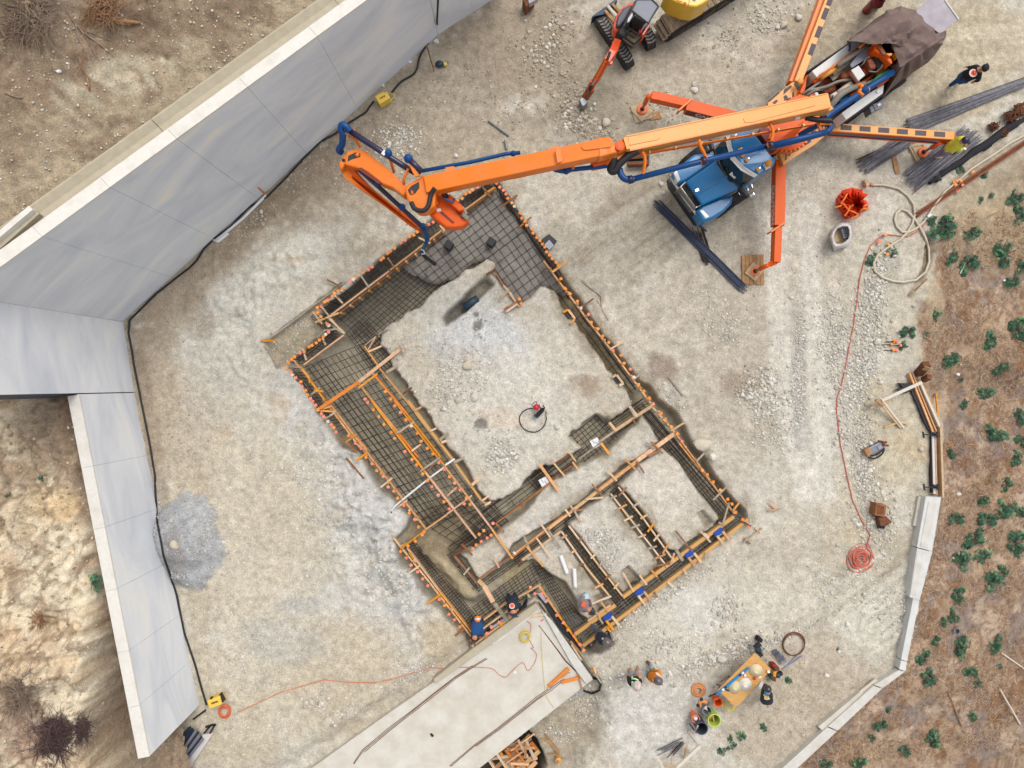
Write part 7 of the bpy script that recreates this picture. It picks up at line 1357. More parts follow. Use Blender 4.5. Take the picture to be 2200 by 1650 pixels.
# ------------------------------------------------------------------ compactor, power boxes and other single things
t = thing('vibrator', 'red engine vibrator with a looped black shaft on the main pad', 'vibrator', G(px('I',615,1250)))
c = W(px('I',598,1237),.25); MB().ball(c, .10, 12, (1,1,.8)).build('engine', 'pump_red', t, smooth=True); MB().prism(pp('I','600,1290 640,1245 665,1240 660,1275 620,1320 595,1315'), .22, .0).build('base', 'cloth_black', t, bevel=.02); MB().beam(W(px('I',580,1300),.2), W(px('I',615,1325),.2), .09, .16).build('handle_block', 'navy_steel', t, bevel=.02)
MB().tube(smooth_path(P3('I', (570,1235,.3),(562,1215,.35),(595,1190,.4),(605,1215,.35)), 4), .011, 6).build('frame_bar', 'black_plastic', t); MB().tube(P3('I', (655,1222,.35),(668,1240,.4),(660,1270,.35),(640,1262,.3)), .018, 6).build('handle', 'black_plastic', t); MB().tube(P3('I', (620,1215,.3),(635,1250,.3)), .014, 6).build('lever', 'black_plastic', t)
MB().tube(smooth_path([G(px('I',x,y),.03) for x,y in ((580,1245),(530,1250),(480,1280),(455,1330),(470,1390),(510,1430),(560,1446),(610,1440),(655,1405),(680,1350),(683,1310))], 5), .016, 8).build('drive_shaft', 'hose_black', t, smooth=True); MB().tube([G(px('I',683,1320),.03), G(px('I',680,1275),.03)], .028, 8).build('vibrating_head', 'undercarriage', t)
def power_box(lab, corners, z1, marks, extra):
    t = thing('power_box', lab, 'power box', G(corners[0])); MB().prism(corners, z1, 0).build('case', 'yellow_box', t, bevel=.02)
    c = [W(q, z1+.004) for q in corners]; X_ = (c[1]-c[0]).normalized(); Y_ = (c[3]-c[0]).normalized(); wd = (c[1]-c[0]).length; hh = (c[3]-c[0]).length
    for k in range(marks): p = c[0]+X_*wd*(.28+.5*k/marks)+Y_*hh*.5; MB().beam(p-Y_*.026, p+Y_*.026+X_*.014*(k % 2), .024, .004).build('letter_mark', 'text_dark', t)
    return t
t = power_box('yellow power distribution box beside the orange cord coil at the lower left', [px('W1',805,140), px('W1',960,85), px('W1',988,190), px('W1',842,245)], .35, 8, 0)
MB().beam(W(px('W1',955,70),.3), W(px('W1',1000,165),.3), .06, .2).build('handle', 'black_plastic', t, bevel=.02); MB().box(W(px('W1',868,108),.3), .07, .05, .1).build('catch', 'black_plastic', t)
t = power_box('faded yellow power box against the tall wall with a yellow cord', [px('PX',805,206.5), px('PX',829,193), px('PX',838.5,210), px('PX',815,224)], .35, 5, 0)
MB().box(W((827,196.5),.36), .07, .05, .01, .5).build('label_plate', 'lilac_bar', t); MB().tube(smooth_path([W(q,.15) for q in pp('PX','838,200 846,202 848,209 840,213 842,219')], 4), .012, 6).build('plug_cord', 'cord_yellow', t)
coil('cord_coil', 'orange extension cord coil beside the yellow box at the lower left', G((484,1528)), (.20,.14), 'cord_orange', .012, 6)
coil('hose_coil', 'red hose coil at the end of the long red hose', G(px('S',466,590)), (.36,.12), 'hose_red', .018, 10, jit=.07, ecc=1.05)
coil('cord_coil', 'yellow cord coil lying on the concrete slab', W(px('N',1618,465),.17), (.17,.12), 'cord_yellow', .011, 6, jit=.015)
def line(nm, lab, pts, r, m, cat, grp=None, z=None, sub=5): 
    if z is None: pts = [lerp2(a, b, k/4) for a, b in zip(pts, pts[1:]) for k in range(4)]+[pts[-1]]; sub = 2
    P = [G(q, r+.012) if z is None else W(q, z) for q in pts]; return tag(MB().tube(smooth_path(P, sub), r, 7).build(nm, m, smooth=True), lab, cat, grp)
line('air_hose', 'long red hose running down the right side of the pad to its coil', pp('Z','1320,755 1230,860 1080,940 950,932 800,915 680,960 560,1080 480,1280 430,1480 405,1640')+pp('F','770,0 745,190 720,380 680,580 650,750 610,920 580,1000 575,1100 595,1280 610,1400 640,1540 660,1640')+pp('S','425,290 470,390 515,470 495,535'), .015, 'hose_red', 'hose', sub=4)
line('water_hose', 'thick cream hose looping across the right side of the pad', pp('Z','590,240 760,245 940,290 1070,390 1150,510 1165,640 1130,770 1060,890 960,990 800,1090 660,1200 605,1310 620,1410 720,1500 860,1550 1010,1565 1180,1535 1310,1430 1360,1290 1355,1120 1310,960 1230,810 1150,690 1060,600 980,570 910,630 890,710 920,810 990,880 1080,885 1190,830 1290,740 1340,670 1400,570 1480,460 1580,330 1740,200')+pp('E','1700,650 1900,520 2030,430 2170,355'), .036, 'hose_white', 'hose')
t = thing('hose_fitting', 'grey hose coupling beside the large castor plant', 'coupling', G(px('Z',1330,690))); MB().beam(G(px('Z',1290,725),.08), G(px('Z',1350,665),.08), .07, .06).build('coupling', 'steel', t, bevel=.01); MB().box(G(px('Z',1345,665),.1), .12, .07, .06, .7).build('clamp', 'white_plastic', t)
o = MB().prism(pp('Z','485,165 540,150 570,235 520,260'), .14, -.02).build('block', 'mat_tan', bevel=.02); tag(o, 'concrete block holding the end of the cream hose', 'block'); MB().box(G(px('Z',575,240),.06), .07, .07, .06).build('red_tape', 'machine_red', o)
line('string_line', 'thin pale cord looped beside the small castor plant', pp('Z','560,1085 590,1130 640,1165 700,1170 760,1180'), .010, 'hose_white', 'cord')
line('extension_cord', 'thin orange extension cord winding from the lower left across the slab', pp('Q','1055,1402 1250,1312 1440,1258')+pp('N','300,795 520,800 650,775 800,728 930,690 1040,695'), .010, 'cord_orange', 'cord')
line('extension_cord', 'thin red-orange cord wriggling across the top of the slab', pp('N','1080,686 1180,690 1270,690 1380,700 1430,745 1480,760 1530,710 1600,655 1640,715 1690,650 1700,590 1660,550 1680,545 1650,480 1660,380 1610,345'), .008, 'hose_red', 'cord', z=ZS+.02)
line('string_line', 'thin yellow cord trailing along the slab to its lower edge', pp('N','1735,420 1740,600 1765,860 1790,930 1830,985'), .008, 'cord_yellow', 'cord', z=ZS+.015)
line('power_cable', 'thick black power cable draped over the wall and along its foot to the yellow box', pp('R','1293,-40 1292,0 1288,90 1284,190'), .03, 'hose_black', 'cable', z=None) if False else None
cab_pts = [W(px('R',1294,-60),3.2), W(px('R',1293,20),2.4), W(px('R',1288,120),1.1)]+[G(q,.04) for q in pp('R','1284,195 1225,285 1180,360 1150,460 1060,520 1000,590')]
tag(MB().tube(smooth_path(cab_pts, 5), .03, 8).build('power_cable', 'hose_black', smooth=True), 'black power cable hanging over the tall wall down to the faded yellow box', 'cable')
line('power_cable', 'black power cable along the foot of the tall and lower walls', pp('R','890,640 840,710 730,780 640,850 560,890 450,1000 330,1130 220,1240 100,1310 0,1420')+pp('P','1440,50 1380,110 1330,190 1280,240 1200,300 1050,420 880,590 872,680 895,800 910,900 960,1150 1010,1400 1050,1634')+pp('Q','690,400 700,560 728,710 785,880 820,1050 870,1200 900,1310 918,1368'), .03, 'hose_black', 'cable')
line('black_hose', 'black corrugated hose curling at the corner of the slab', pp('L','285,1475 330,1485 355,1530 340,1580 280,1605 210,1580'), .035, 'hose_black', 'hose')
o = tag(MB().tube([G(q,.03) for q in pp('O','1800,1320 1650,1470 1560,1545 1460,1625')], .045, 8).build('white_pipe', 'white_plastic', smooth=True), 'white plastic pipe lying along the foot of the tall wall', 'pipe')
tag(MB().tube([G(q,.03) for q in pp('P','1445,50 1475,62 1545,5')], .045, 8).build('white_pipe', 'white_plastic', smooth=True), 'bent white pipe end at the foot of the tall wall', 'pipe')
# corner of the slab: loose timber
for k, (a, b, wd, m) in enumerate((((1790,830),(1935,700),.12,'bright_orange_wood'),((1785,845),(1945,730),.04,'pale_wood'),((1885,800),(2020,765),.10,'bright_orange_wood'),((1990,700),(2035,855),.05,'plank_old'),((1960,660),(2060,790),.07,'offwhite'),((1645,318),(1775,305),.08,'pale_wood'))):
    o = board('timber_offcut', W(px('N',*a),ZS+.06), W(px('N',*b),ZS+.06), wd, .04, m); tag(o, ['thick orange timber lying on the lower corner of the slab','pale lath beside the thick orange timber on the slab','short orange timber across the lower corner of the slab','thin brown batten hanging over the slab edge','pale dusty batten on the slab upstand','pale board along the upper corner of the slab'][k], 'timber')
# pit below the slab: form timbers
pt = thing('form_stack', 'jumble of orange form timbers in the dark pit below the slab', 'timber pile', W(px('EG',850,1500),-1))
for k in range(34):
    a = px('EG', random.uniform(560,1080), random.uniform(1260,1680)); 
    if a[0] < 1085 and (a[1]-1590) < -(a[0]-1090)*.65: continue
    an = random.choice((math.radians(-52), math.radians(38), math.radians(-60), math.radians(5)))+random.uniform(-.15,.15); L = random.uniform(.3,.95); z_ = random.uniform(-.9,-.15); p = W(a, z_); d_ = Vector((math.cos(an), math.sin(an), random.uniform(-.25,.25)))*L/2
    board('timber', p-d_, p+d_, random.choice((.045,.09,.09,.13)), .045, random.choice(('form_wood','form_wood','pale_wood','bright_orange_wood')), pt)
for a, b, m in (((500,1330),(560,1430),'pale_wood'),((565,1420),(720,1660),'pale_wood'),((385,1410),(540,1640),'pale_wood'),((860,1230),(1000,1480),'form_wood'),((970,1290),(960,1480),'plank_old'),((760,1560),(1010,1570),'form_wood')): board('timber', W(px('EG',*a), .12), W(px('EG',*b), -.05), .07, .05, m, pt)
MB().prism(pp('EG','330,1618 740,1315 720,1290 310,1590'), -.1, -1.4).build('shoring_panel', 'rust', pt)
t = thing('wooden_stand', 'small round wooden spool with crossed laths beside the pit', 'spool', G(px('EG',1425,1460))); MB().lathe(G(px('EG',1415,1465)), [(.10,0),(.10,.25),(.06,.27),(.03,.4)], 14).build('spool', 'plywood', t); 
for a, b in (((1240,1130),(1430,1390)),((1290,1230),(1420,1400)),((1280,1410),(1400,1415)),((1180,1200),(1300,1230))): board('lath', G(px('EG',*a),.08), G(px('EG',*b),.08), .05, .03, 'plank_old', t)
# ------------------------------------------------------------------ sheet steel and steel bars at the foot of the lower wall
t = thing('steel_stack', 'bundles of dark ribbed bars and grey channels below the lower wall, left bottom corner', 'steel stack', G(px('W1',500,760)))
for k in range(13): bar('ribbed_bar', W(px('W1',120+22*k-6,980),.16), W(px('W1',600+8*k,462+7*k-(k % 3)*10),.16), .025, 'navy_steel', t)
for k in range(5): board('channel', W(px('W1',350+28*k,985),.22), W(px('W1',680+20*k,500+28*k),.22), .07, .06, 'canopy_grey' if k % 2 == 0 else 'dark_deck', t)
MB().prism(pp('W1','480,955 760,550 885,535 600,955'), .12, .02).build('sheet', 'white_bag', t, bevel=.01); MB().beam(W(px('W1',250,800),.26), W(px('W1',360,935),.26), .06, .05).build('strap', 'white_plastic', t); MB().beam(W(px('W1',395,690),.24), W(px('W1',440,650),.24), .06, .03).build('label_tag', 'white_plastic', t)
for a, b in (((790,465),(860,440)),((860,440),(910,435)),((770,540),(855,440)),((840,540),(905,435)),((640,370),(790,260))): MB().beam(W(px('W1',*a),.12), W(px('W1',*b),.12), .05, .05).build('bracket', 'black_plastic', t)
# ------------------------------------------------------------------ rebar bundles
def bundle(lab, fr, a, b, n, wd, m, z=.05, flare=1.0, r=.011, layers=2):
    n = int(n*1.35)
    A, B = G(px(fr,*a),0), G(px(fr,*b),0); dr = (B-A).normalized(); si = Vector((-dr.y, dr.x, 0)); t = thing('rebar_bundle', lab, 'rebar bundle', (A+B)/2, 'rebar bundles lying on the ground')
    for i in range(n):
        o1 = (i/(n-1)-.5)*wd+random.uniform(-.02,.02); o2 = o1*flare+random.uniform(-.03,.03); e1, e2 = random.uniform(-.15,.15), random.uniform(-.15,.15); zz = z+random.random()*.03*layers
        bar('rebar', A+si*o1+dr*e1+Vector((0,0,zz)), B+si*o2+dr*e2+Vector((0,0,zz)), r*1.25, m, t)
bundle('blue-black rebar bundle lying in front of the truck', 'D', (832,935), (1560,1650), 12, .22, 'rebar_blue')
bundle('short dark rebar bundle crossing under the blue-black bundle', 'D', (1175,1160), (1255,1425), 12, .30, 'rebar', z=.0)
bundle('long grey rebar bundle sweeping to the upper right edge', 'B', (1180,1080), (2300,640), 30, .50, 'rebar_grey', flare=.35)
bundle('fanned end of the long grey rebar bundle under the outrigger', 'B', (800,1420), (1240,1130), 24, .42, 'rebar_grey', flare=1.1)
bundle('thin rods beside the fanned rebar end', 'B', (750,1365), (1140,1190), 5, .10, 'rebar', flare=.8)
bundle('thick grey rebar bundle, upper of the pair under the man in yellow', 'B', (1170,1490), (1650,1130), 20, .30, 'rebar_grey', z=.08, layers=3)
bundle('thick grey rebar bundle, lower of the pair under the man in yellow', 'B', (1225,1560), (1735,1155), 24, .40, 'rebar_grey', z=.08, layers=3)
bundle('few thin rods by the trestles at the bottom', 'M', (875,1245), (1040,1160), 6, .16, 'rebar_grey'); bundle('two thin dark rods by the trestles at the bottom', 'M', (950,1290), (1050,1180), 3, .10, 'rebar')
t = thing('fabric_roll', 'long black fabric roll lying beside the rusty channel', 'fabric roll', G(px('B',1700,1300)))
MB().tube(smooth_path([G(px('B',x,y),.09) for x,y in ((1345,1550),(1400,1515),(1500,1440),(1620,1370),(1720,1290),(1850,1210),(1980,1110),(2100,1040),(2180,1000))], 4), [.07]*6+[.10]*10+[.12]*12+[.07]*20, 10).build('roll', 'cloth_black', t, smooth=True); MB().beam(G(px('B',1800,1270),.12), G(px('B',1868,1225),.12), .14, .1).build('fold', 'cloth_black', t, bevel=.03); MB().tube([G(px('B',1400,1490),.1), G(px('B',1425,1540),.1)], .1, 8).build('band', 'hose_black', t)
t = thing('steel_channel', 'long rusty steel channel running to the right edge', 'steel channel', G(px('E',1700,730)))
A_, B_ = G(px('E',1240,1035),.12), G(px('E',2230,375),.15); d_ = (B_-A_).normalized(); s_ = Vector((-d_.y,d_.x,0))
for o_, h_, w_, m in ((-.06,.12,.03,'pipe_rust'),(.06,.12,.03,'pipe_rust'),(0,.04,.12,'rust')): MB().beam(A_+s_*o_-Vector((0,0,.12-h_)), B_+s_*o_-Vector((0,0,.12-h_)), w_, .06 if h_ < .1 else .14).build('flange' if h_ > .1 else 'web', m, t)
tag(MB().tube([G(q,.015) for q in pp('E','1215,855 1350,745')], .01, 5).build('thin_rod', 'rust'), 'thin rusty rod above the end of the steel channel', 'rod')
for k, (u, v, r_) in enumerate(((2130,275,.20),(2165,255,.30),(2150,290,.16),(2190,240,.34))):
    c = G((u, v)); P = []
    for i in range(60): a = random.uniform(0, 6.28); q = r_*random.uniform(.3,1); P.append(c+Vector((q*math.cos(a), q*.8*math.sin(a), .03+random.random()*.22)))
    tag(MB().tube(smooth_path(P, 3), .013, 5).build('wire_tangle', 'rust'), ['small tangle of rusty tie wire at the head of the fabric roll','big tangle of rusty tie wire near the right edge','flat tangle of rusty wire between the two bigger ones','rusty wire heap cut by the right edge'][k], 'wire')
# red sling bag and white bulk bag
def crumple(nm, lab, cat, fr, txt, hgt, m, seed, dent=.5):
    P = pp(fr, txt); n = len(P); k = 3; O = [lerp2(P[i], P[(i+1) % n], j/k) for i in range(n) for j in range(k)]; mm = len(O); cx, cy = sum(p[0] for p in O)/mm, sum(p[1] for p in O)/mm
    mb = MB(); rings = 9; random.seed(seed)
    base = G((cx, cy)).z; ridge = [random.uniform(.3,1) for _ in range(mm)]
    for L in range(rings+1):
        t = L/rings
        for i in range(mm):
            q = lerp2(O[i], (cx+4, cy+3), t*.98); prof = math.sin(min(1, t*2.2)*math.pi/2)*(1-dent*sstep(.35,.9,t)); z = base-.02+hgt*prof*(.45+.75*abs(math.sin(i*1.31+L*.6+seed)))*(.6+.4*ridge[i]) if L else base-.03
            mb.v.append(tuple(W(q, z)))
    for L in range(rings):
        for i in range(mm): j = (i+1) % mm; mb.f.append((L*mm+i, L*mm+j, (L+1)*mm+j, (L+1)*mm+i))
    mb.f.append(tuple(rings*mm+i for i in range(mm)))
    o = mb.build(nm, m); tag(o, lab, cat); o.data.set_sharp_from_angle(angle=math.radians(30)); return o
o = crumple('lifting_bag', 'bright red collapsed lifting bag with orange straps on the right of the pad', 'bag', 'Z', '85,430 125,370 185,300 320,265 380,285 465,290 475,345 545,350 530,380 455,430 525,450 550,500 548,580 500,590 440,610 430,660 380,690 300,695 230,715 190,690 165,610 100,545', .5, 'red_sheet', 3)
for q in ('255,355 215,430 170,490 205,500 270,575', '270,580 330,600 400,640 380,665 310,690', '90,545 180,515', '220,660 270,590 290,540 340,510', '470,560 490,520 535,500', '440,590 480,560 545,578', '480,350 540,365'):
    MB().tube(smooth_path([W(p, .46 if i % 2 else .40) for i, p in enumerate(pp('Z', q))], 3), .022, 6).build('strap', 'orange_strap', o)
bb = thing('bulk_bag', 'white open bulk bag half full of concrete blocks', 'bag', G(px('Z',170,940)))
ob = pp('Z','10,940 40,860 100,790 190,745 265,745 310,800 320,900 300,1010 260,1080 170,1100 75,1140 60,1100 15,1050'); ib = pp('Z','65,960 80,890 120,830 200,800 260,805 280,850 285,920 265,980 215,1020 170,1045 110,1045 75,1010')
n_ = len(ib); ob = ob[:12]; mb = MB()
for L, (R_, z_) in enumerate(((ob,.02),([lerp2(ob[i],ib[i],.45) for i in range(12)],.42),([lerp2(ob[i],ib[i],.8) for i in range(12)],.46),(ib,.40),([lerp2(ib[i],(175,925) if False else px('Z',180,925),.08) for i in range(12)],.08))):
    for i in range(12): mb.v.append(tuple(W(R_[i], z_+(.06*math.sin(i*2.4+L) if L in (1,2) else 0))))
for L in range(4):
    for i in range(12): j = (i+1) % 12; mb.f.append((L*12+i, L*12+j, (L+1)*12+j, (L+1)*12+i))
mb.build('bag_wall', 'white_bag', bb, smooth=True); MB().prism([lerp2(p, px('Z',180,925), .06) for p in ib], .09, .03).build('bag_floor', 'mat_tan', bb)
for r in range(3):
    for c_ in range(5): x, y = 175+r*26+c_*8, 830+c_*30-r*8; tag(MB().box(W(px('Z',x+5,y),.24), .065, .062, .07, math.radians(-25)).build('dobie_block', 'canopy_grey'), 'small grey spacer block in the white bulk bag', 'spacer block', 'spacer blocks in the bulk bag')
MB().tube([W(px('Z',75,1025),.2), W(px('Z',190,1005),.2), W(px('Z',200,1040),.2), W(px('Z',90,1040),.2)], .012, 5).build('rope', 'rust', bb)
# ------------------------------------------------------------------ wall form at the right
wf = thing('wall_form', 'long open timber wall form with brown cavity on the right edge of the pad', 'formwork', G(px('T',1200,700)))
def wb(a, b, wd, z1, ht, m, nm='form_board'): return board(nm, W(px('T',*a),z1), W(px('T',*b),z1), wd, ht, m, wf)
for a, b, w_, z_, h_, m in (((1052,420),(1258,938),.05,.16,.5,'form_wood'),((1075,420),(1288,935),.03,.14,.5,'form_wood'),((1100,445),(1312,920),.10,-.02,.1,'brown_wood'),((1140,490),(1318,895),.06,.18,.5,'offwhite'),((1155,500),(1322,880),.05,.16,.5,'pale_wood'),((1258,975),(1272,1490),.07,.14,.5,'white_bag'),((1278,985),(1292,1500),.04,.15,.5,'form_wood'),((1300,940),(1318,1500),.10,-.02,.1,'brown_wood'),((1325,865),(1348,1515),.06,.18,.5,'pale_wood'),((1322,1000),(1338,1515),.03,.14,.5,'plywood')): wb(a, b, w_, z_, h_, m)
MB().prism(pp('T','1065,560 1140,690 1200,830 1250,960 1240,960 1180,850 1120,700 1070,600'), .1, -.1).build('sheet_edge', 'black_sheet', wf); MB().prism(pp('T','1240,960 1256,960 1262,1490 1250,1480'), .1, -.1).build('sheet_edge', 'black_sheet', wf); MB().prism(pp('T','950,505 1090,512 1110,560 1060,580 1010,600 930,560 985,550'), .14, .02).build('sheet_flap', 'black_sheet', wf, bevel=.02)
for y in (965, 1430):
    x = 1265 if y < 1000 else 1272
    for a, b, w_ in (((x-80,y),(x+20,y),.03),((x-95,y-28),(x-85,y+28),.03),((x+30,y-25),(x+36,y+25),.04),((x-10,y-10),(x+25,y+5),.10)): MB().beam(W(px('T',*a),.24), W(px('T',*b),.24), w_, .06).build('clamp', 'black_plastic', wf)
br = thing('brace_frame', 'pale timber brace standing off the wall form on the pad', 'brace', G(px('T',900,700)))
for a, b, w_, z1, z2, m in (((1160,500),(805,662),.09,.55,.5,'offwhite'),((790,635),(1000,905),.06,.5,.06,'offwhite'),((768,655),(975,905),.05,.45,.05,'pale_wood'),((705,728),(880,662),.05,.25,.3,'pale_wood'),((830,900),(960,850),.05,.10,.12,'pale_wood'),((950,855),(1030,862),.05,.12,.1,'pale_wood')): board('brace', W(px('T',*a),z1), W(px('T',*b),z2), w_, .05, m, br)
MB().beam(W(px('T',755,658),.5), W(px('T',825,705),.5), .08, .08).build('bracket', 'plank_old', br)
t = thing('steel_pile', 'two rusty steel pile heads behind the wall form', 'steel pile', G(px('T',1180,400)))
MB().beam(W(px('T',1210,365),.6), W(px('T',1135,450),.1), .22, .2).build('pile', 'rust', t, bevel=.01); MB().beam(W(px('T',1210,370),.63), W(px('T',1180,395),.5), .15, .03).build('face', 'plank_old', t); MB().beam(W(px('T',1225,470),.4), W(px('T',1170,500),.1), .14, .15).build('pile', 'rust', t)
# trestles at the bottom right, boards on the far wall, sawhorse
for k, (rows, lab) in enumerate(((((1215,1215,1020,1400),(1100,1210,1080,1320),(1090,1215,1130,1280)), 'white-topped sawhorse standing at the bottom edge'),(((845,1295,900,1400),(910,1360,1000,1400)), 'pale sawhorse leg cut by the bottom edge'),(((1115,1085,1205,1190),(1200,1215,1215,1220)), 'thin batten lying above the sawhorse'))):
    t = thing('sawhorse', lab, 'sawhorse' if k < 2 else 'batten', G(px('M',rows[0][0],rows[0][1])))
    for i, r in enumerate(rows): board('beam' if i == 0 else 'leg', W(px('M',r[0],r[1]),.6 if k < 2 else .05), W(px('M',r[2],r[3]),.6 if i == 0 and k < 2 else .05), .09 if i == 0 and k == 0 else .045, .05, 'offwhite' if i == 0 else 'pale_wood', t)
for k, (a, b, m) in enumerate((((370,1328),(540,1195),'offwhite'),((400,1330),(535,1215),'pale_wood'),((440,1268),(475,1290),'brown_wood'),((285,1420),(365,1345),'plank_old'))):
    o = board('edge_board', G(px('S',*a),.12), G(px('S',*b),.12), .09 if k < 2 else .05, .06, m); tag(o, ['long pale board lying along the lower white wall','thinner board just inside the long pale board','short brown cross piece over the pale boards','weathered board at the lower end of the white wall'][k], 'board')
# stakes lying capped beside the rock, caps by the channel
for k, (fr, x, y, ang) in enumerate((('F',1010,525,5),('F',1030,528,8),('F',985,550,6),('F',1060,558,3),('F',1000,597,2),('F',1030,600,0))):
    p = G(px(fr,x-25,y+4),.02); q = G(px(fr,x+50,y),.02); o = bar('rebar_stake', p, q, .012, 'rebar'); tag(o, 'short capped rebar stake lying beside the boulder', 'rebar stake', 'capped stakes lying by the boulder')
    c = bpy.data.objects.new('cap', CAPM['cap_pink' if k % 2 else 'cap_orange']); COL.objects.link(c); c.parent = o; c.matrix_parent_inverse = Matrix.LocRotScale(o.location, o.rotation_euler, o.scale).inverted(); c.location = q+Vector((0,0,.04)); c.rotation_euler = (.3,.4,.5*k)
for k, (fr, x, y) in enumerate((('Z',1685,212),('Z',1722,190),('Z',1778,196),('Z',1708,252),('Z',1803,254),('Z',1730,328),('Z',670,1015),('Z',795,1055),('Z',778,1190),('Z',752,922),('Z',1940,70))):
    c = bpy.data.objects.new('orange_cover', CAPM[('cap_orange','cap_pink')[k in (4,5,6)]]); COL.objects.link(c); p = G(px(fr,x,y),.10); c.location = p; c.rotation_euler = (.1,.1,k); tag(c, 'loose orange rebar cap lying '+('beside the steel channel' if k not in (6,7,8,9) else 'inside the loop of the cream hose'), 'rebar cap', 'loose caps on the right of the pad')
# bits along the tall wall
t = thing('marker_stake', 'orange-painted stake leaning against the tall wall below a painted square', 'stake', G(px('O',1790,1310))); MB().beam(W(px('O',1740,1265),.6), G(px('O',1795,1315),.05), .04, .03).build('stake', 'bright_orange_wood', t)
t = thing('garden_tool', 'wooden handle leaning on the wall with a dark bag at its foot', 'tool', G(px('R',1260,440))); MB().tube([W(px('R',1222,285),.9), G(px('R',1270,450),.04)], .022, 7).build('handle', 'brown_wood', t); MB().ball(G(px('R',1305,410),.08), .14, 8, (1,.8,.7)).build('dark_bag', 'navy_steel', t); MB().ball(G(px('R',1340,410),.06), .07, 8).build('yellow_rag', 'cord_yellow', t)
t = thing('steel_post', 'grey steel tube with a cut end lying on the soil above the boom', 'steel tube', G(px('C',1540,140))); MB().tube([G(px('C',1450,80),.05), G(px('C',1625,208),.05)], .035, 8).build('tube', 'steel', t); 
o = tag(MB().tube([G(px('C',1590,245),.04), G(px('C',1605,320),.04)], .04, 8).build('steel_offcut', 'steel'), 'short steel offcut beside the long grey tube', 'steel tube')
o = tag(MB().prism(pp('R','1825,-10 1905,-10 1865,25 1850,45'), .5, 0).build('rusty_panel', 'rust', bevel=.01), 'rusty steel corner poking in at the top edge beside the wall', 'steel panel'); MB().prism(pp('R','1860,-10 1925,-12 1900,5 1868,22'), .52, .3).build('panel_top', 'tailboard', o)
for k, (fr, x, y, s_) in enumerate((('R',1285,262,.20),('R',1118,395,.16),('R',948,542,.12),('B',1122,1533,.07),('T',1475,430,.16),('T',1478,1488,.20),('S',935,585,.10),('T',1498,345,.06),('F',1600,800,.14),('O',1450,325,.05),('UL',485,588,.12),('UL',560,524,.08),('F',1990,10,.12),('S',358,1058,.12))):
    g = GH(px(fr,x,y),'up') if fr in ('O','UL') else G(px(fr,x,y)); mb = MB(); n = 7
    a0 = random.random()*3; s_ *= .7
    pts = [(g+Vector((s_*(.5+.35*random.random())*math.cos(a0+6.283*i/n), s_*(.35+.35*random.random())*math.sin(a0+6.283*i/n), 0))) for i in range(n)]
    mb.hull8([p+Vector((0,0,.01)) for p in pts], [p.lerp(g,.25)+Vector((0,0,.05)) for p in pts]); tag(mb.build('plastic_scrap', 'white_plastic'), 'scrap of white plastic '+['beside the cable at the wall','at the foot of the wall','just above the faded yellow box','near the rebar bundles','on the dry slope behind the wall form','on the straw right of the white wall','among the castor plants','small, beside a castor plant','on the straw left of the path','on the upper hillside near the gutter','on the upper hillside, larger piece','on the upper hillside, smaller piece','on the right slope below the big plants','with a green leaf near the white wall'][k], 'litter')
# ------------------------------------------------------------------ rocks and rubble
ICO = np.array([(-1,1.618,0),(1,1.618,0),(-1,-1.618,0),(1,-1.618,0),(0,-1,1.618),(0,1,1.618),(0,-1,-1.618),(0,1,-1.618),(1.618,0,-1),(1.618,0,1),(-1.618,0,-1),(-1.618,0,1)])/1.902
IF = np.array([(0,11,5),(0,5,1),(0,1,7),(0,7,10),(0,10,11),(1,5,9),(5,11,4),(11,10,2),(10,7,6),(7,1,8),(3,9,4),(3,4,2),(3,2,6),(3,6,8),(3,8,9),(4,9,5),(2,4,11),(6,2,10),(8,6,7),(9,8,1)])
rng = np.random.default_rng(11)
def gzv(x, y):
    i = np.clip(((x-fx0)/ST).astype(int)+4, 0, GZ.shape[1]-1); j = np.clip(((y-fy0)/ST).astype(int)+4, 0, GZ.shape[0]-1); return GZ[j, i]
def cluster(u, v, ru, rv, ang, n):
    a = math.radians(ang); q = rng.normal(0, .5, (n, 2)); x = q[:, 0]*ru; y = q[:, 1]*rv
    U = u+x*math.cos(a)-y*math.sin(a); V = v+x*math.sin(a)+y*math.cos(a); k = H/FPX
    return (U-1100)*k, (825-V)*k
def rubble(name, X, Y, Zg, R, base, seed):
    n = len(X); P = ICO[None]*(1+rng.uniform(-.28, .28, (n, 12, 1)))
    sc = R[:, None, None]*rng.uniform(.65, 1.25, (n, 1, 3))*np.array([1, 1, .7]); P = P*sc
    t = rng.uniform(0, 6.28, n); c, s = np.cos(t)[:, None], np.sin(t)[:, None]
    x = P[..., 0]*c-P[..., 1]*s; y = P[..., 0]*s+P[..., 1]*c
    co = np.stack([x+X[:, None], y+Y[:, None], P[..., 2]+Zg[:, None]+R[:, None]*.22], -1).reshape(-1, 3)
    f = (IF[None]+12*np.arange(n)[:, None, None]).reshape(-1, 3)
    bc = np.array([lc(b) for b in base])[rng.integers(0, len(base), n)]*rng.uniform(.78, 1.12, (n, 1))
    o = bpy.data.objects.new(name, big_mesh(name, co, f, np.repeat(bc, 12, 0), 'rock')); COL.objects.link(o); return o
PALE = [(222,216,204),(212,206,194),(230,224,214),(196,188,174)]; GREY = [(190,190,190),(172,172,174),(204,204,204)]; BRN = [(196,182,162),(210,198,178),(174,160,140)]
